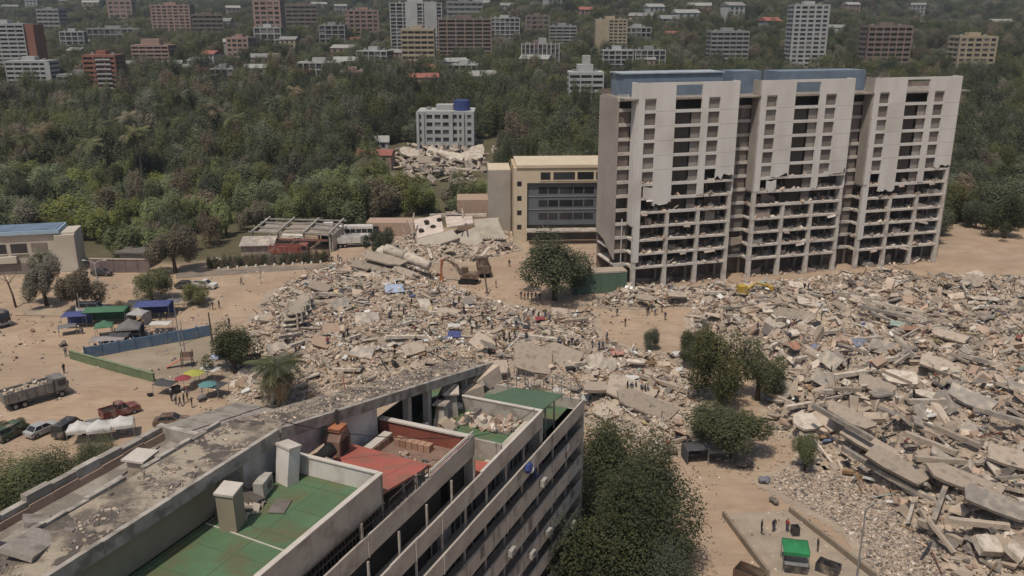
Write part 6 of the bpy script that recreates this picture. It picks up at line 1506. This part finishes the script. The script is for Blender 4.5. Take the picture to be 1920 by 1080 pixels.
canopy('bright green square canopy over the stall at the bottom right', 1488, 1062, 2.6, 2.6, 2.4, R(-12), cloth('bright_green_canopy', (.04, .25, .10)), .45, sides='f')
canopy('grey tarpaulin shelter, left of two under the spreading tree', 1302, 862, 2.8, 2.4, 1.9, R(8), c_dk, .3, sides='lb')
canopy('grey tarpaulin shelter, right of two under the spreading tree', 1345, 862, 3.2, 2.6, 1.9, R(4), c_grey, .35, sides='fb')
def umbrella(label, px, py, r, m, h=2.0):
    e = empty('umbrella', gp(px, py), random.uniform(0, 1), label, 'umbrella')
    n = 8; vs = [(0, 0, h+.55)]+[(r*math.cos(2*PI*i/n), r*math.sin(2*PI*i/n), h) for i in range(n)]
    MB().add(vs, [(0, 1+i, 1+(i+1) % n) for i in range(n)]).build('canopy', m, e); MB().tube([(0, 0, 0), (0, 0, h+.6)], .03, 6).build('pole', m_metal, e)
    for i in range(n): MB().bar((0, 0, h+.5), (r*.98*math.cos(2*PI*i/n), r*.98*math.sin(2*PI*i/n), h-.03), .025).build('rib', m_metal, e)
umbrella('yellow umbrella among the shelters by the near roof', 366, 722, 1.6, c_yel); umbrella('crimson umbrella left of the yellow one', 346, 732, 1.3, c_redc); umbrella('teal umbrella right of the yellow one', 392, 744, 1.4, c_teal)
# loose sheets on the rubble
def sheet(label, px, py, W, D, m, rz=0, name='tarpaulin', cat='sheet', tilt=.2, lift=.6):
    X, Y = np.meshgrid(np.linspace(-W/2, W/2, 11), np.linspace(-D/2, D/2, 9)); Z = .22*vnoise(X, Y, 1.1, int(px))+tilt*Y
    X = X+.15*vnoise(Y, X, .8, 3); Y = Y+.15*vnoise(X, Y, .9, 5)
    i = np.arange(8)[:, None]*11+np.arange(10)[None]; F = np.stack([i, i+1, i+12, i+11], -1).reshape(-1, 4)
    o = link(name, np_mesh(name, np.stack([X, Y, Z], -1).reshape(-1, 3), F, m, True), loc=top(px, py, lift), rot=(0, 0, rz)); o.modifiers.new('thick', 'SOLIDIFY').thickness = .03
    return T(o, label, cat)
sheet('pale blue tarpaulin crumpled on top of the rubble heap', 740, 549, 3.6, 2.6, c_ltb, .2, tilt=.35, lift=.9)
sheet('white sheet beside the pale blue tarpaulin', 727, 537, 1.8, 1.4, c_white, .6)
sheet('white cloth over the blue crate on the rubble', 852, 622, 2.2, 1.2, c_white, .1, lift=1.2)
sheet('purple blue tarpaulin hanging below the white cloth', 852, 633, 2.2, 1.2, c_blue, .1, tilt=.7, lift=.6)
sheet('grey blue sheet crumpled on the right heap', 1612, 648, 3.0, 2.2, mat('slate_cloth', (.20, .22, .28), None, 1.5), .4)
sheet('blue scrap of sheeting at the back of the right heap', 1625, 615, 1.5, 1.2, c_blue, .1)
sheet('pale green sheet at the back edge of the right heap', 1688, 614, 3.4, 1.8, mat('pale_green_sheet', (.30, .38, .33), None, 1.5), -.3)
sheet('rust red panel lying on the right heap', 1712, 622, 2.8, 1.5, m_brick, -.3)
sheet('crimson cloth among the people on the central heap', 1012, 606, 1.6, 1.2, c_redc, .2, lift=.9)
sheet('pinkish sheet near the group at the centre right', 1158, 668, 1.9, 1.3, mat('pink_sheet', (.42, .22, .18), None, 1.5), .1)
sheet('white bag of debris behind the trees in the rubble', 1270, 668, 1.6, 1.2, c_white, .5)
sheet('white sheet held beside the cluster of people', 1185, 722, 2.0, 1.4, c_white, -.2, tilt=.5, lift=.9)
sheet('orange brown cloth on the right heap', 1490, 655, 2.2, 1.6, mat('rust_cloth', (.36, .20, .14), None, 1.5), .6, tilt=.4)

# climbing frame with slide on the court
cf = empty('climbing_frame', gp(352, 686), R(10), 'dark climbing frame with an orange slide on the small court', 'playground')
for x in (-.8, .8):
    for y in (-.6, .6): MB().tube([(x, y, 0), (x, y, 2.6)], .07, 6).build('post', m_rail, cf)
MB().b2(-.9, .9, -.7, .7, 1.2, 1.3).build('platform', m_tile, cf); MB().b2(-.9, .9, .6, .7, 1.3, 2.2).build('guard', m_tile, cf)
MB().bar((-.9, 0, 1.25), (-3.2, -.3, .15), .8, .08).build('slide', paint('slide_orange', (.48, .20, .12)), cf)

# stall walls and boxes at the bottom right
m_low = mat('low_wall', (.26, .215, .165), (.20, .165, .125), .8)
def lowwall(label, a, b, h=.7, w=.3):
    A, B = gp(*a), gp(*b); d = B-A; e = empty('low_wall', A, math.atan2(d.y, d.x), label, 'wall'); n = max(2, int(d.length/2.4)); q = d.length/n
    for i in range(n): MB().b2(i*q+.01, (i+1)*q-.01, -w/2, w/2, 0, h).build('block', m_low, e)
lowwall('long low wall running down to the bottom edge left of the green canopy', (1356, 968), (1440, 1080))
lowwall('low wall behind the green canopy slanting to the bottom right', (1480, 960), (1640, 1085))
pv = MB().prism([tuple(gp(x, y)[:2]) for x, y in ((1358, 964), (1480, 958), (1640, 1090), (1450, 1090))], -.1, .06)
T(pv.build('pavement', m_pave), 'paved platform around the green canopy at the bottom right', 'pavement', kind='structure')
for (px, py, d, m, lb) in ((1490, 1003, (.8, .8, 1.1), P_dk, 'dark square bin on the paved platform'), (1405, 1084, (2.8, 1.8, 1.0), P_brn, 'open brown skip at the bottom edge left of the green canopy'), (1552, 1072, (2.2, 1.4, 1.0), P_dk, 'dark container right of the green canopy')):
    e = empty('container', gp(px, py), R(-38 if d[0] > 1 else 0), lb, 'container')
    MB().b2(-d[0]/2, d[0]/2, -d[1]/2, -d[1]/2+.08, 0, d[2]).build('side', m, e); MB().b2(-d[0]/2, d[0]/2, d[1]/2-.08, d[1]/2, 0, d[2]).build('side', m, e)
    MB().b2(-d[0]/2, -d[0]/2+.08, -d[1]/2+.08, d[1]/2-.08, 0, d[2]).build('end', m, e); MB().b2(d[0]/2-.08, d[0]/2, -d[1]/2+.08, d[1]/2-.08, 0, d[2]).build('end', m, e); MB().b2(-d[0]/2+.08, d[0]/2-.08, -d[1]/2+.08, d[1]/2-.08, 0, .1).build('floor', m_void, e)
e = empty('stall', gp(1490, 1066), R(-12), 'dark stall counter under the bright green canopy', 'stall')
MB().b2(-1.1, 1.1, -1.0, -.4, 0, 1.0).build('counter', P_dk, e); MB().b2(-1.15, 1.15, -1.05, -.35, 1.0, 1.06).build('counter_top', m_metal, e); MB().b2(-1.1, -1.0, -.4, 1.1, 0, 1.9).build('side_panel', c_dk, e)
# motorbikes and bundles by the tents
def bundle(label, px, py, s, m, cat='bundle', name='bundle'):
    e = empty(name, gp(px, py), random.uniform(0, 3), label, cat)
    b = MB()
    for k in range(5): b.ball((random.uniform(-s, s)*.5, random.uniform(-s, s)*.4, s*.3+random.uniform(0, .2)*s), (s*random.uniform(.3, .5), s*random.uniform(.3, .45), s*random.uniform(.25, .4)), 8)
    b.build('sacks', m, e, smooth=True)
for a in ((118, 648, 1.0, P_dk, 'dark heap of sacks at the head of the blue court wall'), (282, 742, .6, m_black, 'black sack alone on the sand by the shelters'), (30, 672, .5, m_conc_dark, 'small dark bundle on the sand at the left edge'), (62, 622, .7, m_brick, 'reddish bundle on the sand in front of the lorry'),
          (300, 722, 1.3, P_dk, 'dark piled goods at the end of the green wall'), (330, 735, 1.3, c_dk, 'dark heap of goods beside the crimson umbrella'), (378, 752, 1.2, c_grey, 'grey heap of goods under the umbrellas'), (1450, 945, .9, m_conc_dark, 'dark log like bundle at the edge of the debris'), (1432, 905, 1.1, mat('blue_grey_sacks', (.20, .20, .24), None, 2), 'grey blue sacks where the debris meets the sand'),
          (1395, 876, 1.3, m_conc_dark, 'dark goods on the sand beside the thin tree trunk'), (1255, 850, 1.3, P_brn, 'brown heap between the dense tree and the shelters'), (1285, 672, 1.4, P_dk, 'dark heap of scrap left of the trees in the rubble'), (1000, 600, 1.2, m_tshut, 'dark brown heap among people on the central rubble'), (262, 640, .9, P_dk, 'dark goods under the grey tents')):
    bundle(a[4], a[0], a[1], a[2], a[3])

# goods and stools crowded between the tents and the blue wall
for i in range(14):
    t = i/13; px, py = 178+150*t+random.uniform(-3, 3), 660-26*t+random.uniform(-5, 1)
    e = empty('bundle', gp(px, py-9), random.uniform(0, 3), 'dark bundled goods stacked behind the blue court wall', 'bundle', 'goods behind the blue wall'); s_ = random.uniform(.5, .9)
    b = MB()
    for k in range(3): b.ball((random.uniform(-s_, s_)*.5, random.uniform(-s_, s_)*.4, s_*.35+k*.3*s_), (s_*random.uniform(.35, .6), s_*random.uniform(.3, .5), s_*random.uniform(.3, .45)), 8)
    b.build('sacks', random.choice((P_dk, c_dk, m_conc_dark, c_grey, m_bcl)), e, smooth=True)
canopy('dark mauve tarpaulin between the grey peaked tent and blue wall', 226, 646, 3.4, 2.4, 1.8, R(10), c_dk, .3)
canopy('dark grey tarpaulin lean to behind the blue canopy', 262, 588, 4.0, 3.0, 2.3, R(8), c_dk, .5)
canopy('faded grey tarpaulin beside the round bush', 328, 582, 3.0, 2.4, 2.0, R(-6), c_grey, .4)

# stones and scraps lying about on the sand
q = np.concatenate([RNG.uniform((-112, 100), (-30, 186), (2600, 2)), RNG.uniform((8, 76), (48, 108), (900, 2)), RNG.uniform((0, 150), (60, 178), (500, 2))])
keep = (vnoise(q[:, 0], q[:, 1], 9, 21) > -.05); q = q[keep]; n = len(q); s_ = np.minimum(RNG.lognormal(0, .6, n), 3)*.13
V = np.einsum('nij,nkj->nki', euler_mats(RNG.normal(0, .3, n), RNG.normal(0, .3, n), RNG.uniform(0, 6, n)), UB[None]*np.stack([s_*1.5, s_, s_*.5], -1)[:, None])
V += np.stack([q[:, 0], q[:, 1], .06+mound(q[:, 0], q[:, 1])], -1)[:, None]
T(link('ground_litter', np_mesh('ground_litter', V.reshape(-1, 3), (np.array(_BF)[None]+(np.arange(n)*8)[:, None, None]).reshape(-1, 4), [m_chunk, m_chunk_pale, m_chunk_dark], mi=np.repeat(RNG.choice(3, n), 6))), 'stones and scraps strewn over the open sand', 'litter', kind='stuff')
# ---------------------------------------------------------------- people
def person_mesh(key, pose):
    """one continuous skinned body; pose gives joint offsets"""
    J = dict(pelvis=(0, 0, .93), chest=(0, .0, 1.28), neck=(0, .0, 1.48), head0=(0, .02, 1.56), head=(0, .03, 1.70),
             shL=(.19, 0, 1.40), elL=(.26, .02, 1.13), haL=(.27, .08, .88), shR=(-.19, 0, 1.40), elR=(-.26, .02, 1.13), haR=(-.27, .08, .88),
             hiL=(.10, 0, .88), knL=(.11, .03, .49), anL=(.11, 0, .08), toL=(.12, .15, .04), hiR=(-.10, 0, .88), knR=(-.11, .03, .49), anR=(-.11, 0, .08), toR=(-.12, .15, .04))
    J.update(pose); names = list(J); idx = {n: i for i, n in enumerate(names)}
    E = [('pelvis', 'chest'), ('chest', 'neck'), ('neck', 'head0'), ('head0', 'head'), ('chest', 'shL'), ('shL', 'elL'), ('elL', 'haL'), ('chest', 'shR'), ('shR', 'elR'), ('elR', 'haR'),
         ('pelvis', 'hiL'), ('hiL', 'knL'), ('knL', 'anL'), ('anL', 'toL'), ('pelvis', 'hiR'), ('hiR', 'knR'), ('knR', 'anR'), ('anR', 'toR')]
    rad = dict(pelvis=.15, chest=.165, neck=.06, head0=.075, head=.095, shL=.075, shR=.075, elL=.05, elR=.05, haL=.04, haR=.04, hiL=.095, hiR=.095, knL=.065, knR=.065, anL=.05, anR=.05, toL=.04, toR=.04)
    me = bpy.data.meshes.new('person_cage'); me.from_pydata([J[n] for n in names], [(idx[a], idx[b]) for a, b in E], [])
    o = bpy.data.objects.new('person_cage', me); COL.objects.link(o)
    o.modifiers.new('skin', 'SKIN'); sub = o.modifiers.new('sub', 'SUBSURF'); sub.levels = 1; sub.render_levels = 1
    sk = me.skin_vertices[0].data
    for n in names: sk[idx[n]].radius = (rad[n], rad[n]*(.72 if n in ('pelvis', 'chest') else 1)); sk[idx[n]].use_root = (n == 'pelvis')
    dg = bpy.context.evaluated_depsgraph_get(); dg.update()
    out = bpy.data.meshes.new_from_object(o.evaluated_get(dg)); out.name = 'person'
    bpy.data.objects.remove(o, do_unlink=True)
    V = np.array([v.co for v in out.vertices]); mi = []
    hd = np.array(J['head']); nk = np.array(J['neck']); pv = np.array(J['pelvis']); hands = [np.array(J['haL']), np.array(J['haR'])]
    for pl in out.polygons:
        c = np.array(pl.center)
        if np.linalg.norm(c-hd) < .085 or (c-hd)[2] > .03: k = 3 if c[2] > hd[2]+.01 or c[1] < hd[1]-.05 else 2
        elif c[2] > nk[2]+.0 and np.linalg.norm(c-hd) < .26: k = 2
        elif min(np.linalg.norm(c-h) for h in hands) < .13: k = 2
        else:
            legs = min(np.linalg.norm(c-np.array(J[n])) for n in ('knL', 'knR', 'hiL', 'hiR', 'anL', 'anR', 'toL', 'toR'))
            arms = min(np.linalg.norm(c-np.array(J[n])) for n in ('chest', 'shL', 'shR', 'elL', 'elR'))
            k = 1 if legs < arms or c[2] < pv[2]-.05 else 0
        mi.append(k)
    out.materials.clear()
    for m in (ms_shirt[0], ms_pant[0], ms_skin, ms_hair): out.materials.append(m)
    out.polygons.foreach_set('material_index', mi); out.polygons.foreach_set('use_smooth', [True]*len(mi)); out.update()
    return out
def cm(n, c): return mat(n, c, None, 4, rough=.85)
ms_shirt = [cm('shirt_dark', (.035, .037, .045)), cm('shirt_navy', (.04, .05, .11)), cm('shirt_grey', (.18, .18, .18)), cm('shirt_white', (.55, .54, .52)), cm('shirt_red', (.30, .05, .045)), cm('shirt_olive', (.10, .10, .05)), cm('shirt_orange', (.45, .17, .05))]
SHN = ['black', 'navy', 'grey', 'white', 'red', 'olive', 'orange']
ms_pant = [cm('trousers_dark', (.03, .032, .04)), cm('trousers_blue', (.05, .065, .11)), cm('trousers_khaki', (.17, .14, .095))]
ms_skin = cm('skin', (.27, .16, .10)); ms_hair = cm('hair', (.02, .015, .012))
P_ST = {}; 
POSES = {
    'standing': {},
    'walking': dict(knL=(.11, .16, .50), anL=(.11, .22, .10), toL=(.12, .37, .07), knR=(-.11, -.02, .50), anR=(-.11, -.28, .14), toR=(-.12, -.15, .05), elL=(.26, -.10, 1.14), haL=(.26, -.10, .90), elR=(-.26, .10, 1.14), haR=(-.25, .25, .95)),
    'bending': dict(chest=(0, .28, 1.12), neck=(0, .42, 1.22), head0=(0, .48, 1.25), head=(0, .58, 1.29), shL=(.19, .34, 1.14), shR=(-.19, .34, 1.14), elL=(.22, .45, .88), haL=(.18, .55, .66), elR=(-.22, .45, .88), haR=(-.18, .55, .66), pelvis=(0, -.05, .92)),
    'reaching': dict(elL=(.27, .22, 1.25), haL=(.2, .45, 1.30), elR=(-.27, .22, 1.22), haR=(-.2, .45, 1.2)),
}
PM = {k: person_mesh(k, v) for k, v in POSES.items()}
# photo x, y of the feet, pose, shirt, helmet colour, where
m_hel = [cm('helmet_yellow', (.55, .42, .05)), cm('helmet_white', (.65, .65, .62)), cm('helmet_red', (.45, .06, .04))]
hel = MB().ball((0, 0, 0), (.125, .145, .11), 10).mesh('helmet', m_hel[0], True)
def person(px, py, pose, sh, label, group=None, helmet=None, rz=None, on=None):
    p = top(px, py, -.03) if on is None else on
    o = link('person', PM[pose], loc=p, rot=(0, 0, random.uniform(0, 6.28) if rz is None else rz)); s = random.uniform(.98, 1.08)*1.03; o.scale = (s, s, s)
    o.material_slots[0].link = 'OBJECT'; o.material_slots[0].material = ms_shirt[sh]
    o.material_slots[1].link = 'OBJECT'; o.material_slots[1].material = random.choice(ms_pant)
    if helmet is not None:
        h = POSES[pose].get('head', (0, .03, 1.70)); link('helmet', hel, o, loc=(h[0], h[1], h[2]+.06), mat=m_hel[helmet])
    return T(o, label, 'person', group)
singles = [(453, 534, 'walking', 0, 'person in dark clothes walking alone on the sandy road'), (399, 580, 'standing', 1, 'person standing right of the round bush, left of a pair'), (411, 578, 'standing', 0, 'person standing right of the round bush, right of a pair'), (430, 612, 'standing', 0, 'person standing at the left edge of the rubble by the sandy road'),
           (121, 700, 'standing', 0, 'person standing by the cab of the loaded dump truck'), (124, 668, 'standing', 2, 'person at the corner where blue and green walls meet'), (930, 540, 'standing', 0, 'person standing alone on sand right of the utility pole'),
           (955, 500, 'standing', 0, 'person near the collapsed building by the tan block'), (798, 502, 'standing', 0, 'person standing behind the long pale tank'), (772, 575, 'standing', 0, 'person right of the pale blue tarpaulin'), (824, 558, 'walking', 0, 'person in black before the excavator'),
           (806, 632, 'standing', 0, 'person in black standing left of the purple blue tarpaulin'), (1157, 593, 'walking', 5, 'person walking on the sandy strip before the tower'), (1172, 612, 'standing', 0, 'person alone in black on the sandy strip'), (1508, 545, 'standing', 0, 'person in black at the tower foot, left of a pair'), (1515, 545, 'standing', 1, 'person in navy at the tower foot, right of a pair'),
           (615, 650, 'standing', 4, 'person in red on the brick coloured rubble'), (740, 672, 'standing', 0, 'person beside the long pale beam on the central heap'), (1427, 1000, 'standing', 0, 'large dark clad person, left of three on the paved platform'), (1450, 998, 'standing', 0, 'person in the middle of three on the paved platform'), (1475, 998, 'standing', 4, 'person in dark red, right of three on the paved platform'),
           (1532, 1035, 'standing', 0, 'person behind the dark container by the green canopy'), (1680, 760, 'bending', 3, 'person in white bending on the right heap'), (1712, 752, 'standing', 0, 'person in black on the right heap, upper right'), (1290, 748, 'standing', 3, 'person in white left of the tallest tree in the rubble')]
for (px, py, ps, sh, lb) in singles: person(px, py, ps, sh, lb)
def cluster(lst, where, group):
    seen = {}
    for i, (px, py) in enumerate(lst):
        sh = random.choices(range(7), (10, 5, 3, 1, 1, 3, .4))[0]; ps = random.choice(('standing', 'standing', 'standing', 'walking', 'bending', 'reaching'))
        hm = random.choice((None, None, None, None, 0, 1, 1, 2)); 
        lb = f'{ps} person in {SHN[sh]}' + ('' if hm is None else f' with {("yellow", "white", "red")[hm]} helmet') + f' {where}'
        person(px, py, ps, sh, lb, group, hm)
cluster([(977, 561), (984, 563), (990, 562), (997, 563), (1004, 562), (1080, 555), (1012, 564)], 'under the big dark round tree', 'people under the dark round tree')
cluster([(1044, 652), (1051, 656), (1058, 652), (1066, 655), (1072, 650), (1078, 656), (1048, 646), (1085, 650)], 'in the row at the rubble centre', 'people in a row at the centre')
cluster([(1123, 658), (1130, 656), (1110, 655), (1138, 640)], 'right of the row at the rubble centre', 'people right of the centre row')
cluster([(1213, 592), (1216, 588), (1228, 592), (1241, 586), (1222, 584), (1247, 600)], 'on the sand below the tower', 'people on the sandy strip')
cluster([(1176, 735), (1184, 738), (1203, 738), (1209, 740), (1214, 738), (1192, 734)], 'around the white sheet before the trees', 'people around the white sheet')
cluster([(923, 622), (936, 640), (945, 638), (955, 640), (965, 634), (930, 652), (885, 628), (893, 618), (905, 600), (897, 590), (870, 590), (850, 575), (861, 570), (843, 590), (915, 610), (968, 618), (987, 640), (1020, 640)], 'on the heap right of the purple tarpaulin', 'rescuers on the central heap')
cluster([(645, 640), (652, 632), (730, 600), (748, 585), (757, 590), (700, 560), (668, 548), (610, 610), (780, 650), (820, 665), (640, 610)], 'on the left of the central heap', 'rescuers on the left of the heap')
cluster([(622, 491), (634, 489), (641, 491)], 'on the sand behind the central heap', 'people behind the heap')
cluster([(330, 758), (338, 762), (345, 756), (322, 752), (352, 750), (360, 764)], 'beside the coloured umbrellas', 'people by the umbrellas')
cluster([(218, 658), (232, 656), (246, 654), (258, 652), (275, 648), (288, 640), (190, 640), (155, 626), (210, 622), (300, 606), (312, 604), (270, 620)], 'between the tents and blue wall', 'people among the tents')
cluster([(1010, 600), (1022, 596), (1030, 604), (990, 610), (1000, 596)], 'around the crimson cloth', 'people around the crimson cloth')
cluster([(1540, 600), (1590, 690), (1630, 700), (1760, 720), (1480, 640), (1420, 620), (1700, 680), (1560, 560)], 'picking over the right heap', 'people on the right heap')
# ---------------------------------------------------------------- dusty air
hz = MB().b2(-3300, 3300, -420, 4300, -1.5, 470).build('haze', bpy.data.materials.new('haze_air')); hm = hz.data.materials[0]; hm.use_nodes = True; hn = hm.node_tree; hn.nodes.clear()
ho = hn.nodes.new('ShaderNodeOutputMaterial'); hv = hn.nodes.new('ShaderNodeVolumePrincipled'); hv.inputs['Color'].default_value = (.74, .84, .94, 1); hv.inputs['Density'].default_value = .00013; hv.inputs['Anisotropy'].default_value = .2
hn.links.new(hv.outputs[0], ho.inputs['Volume']); T(hz, 'thin dusty air over the whole place', 'haze', kind='stuff')
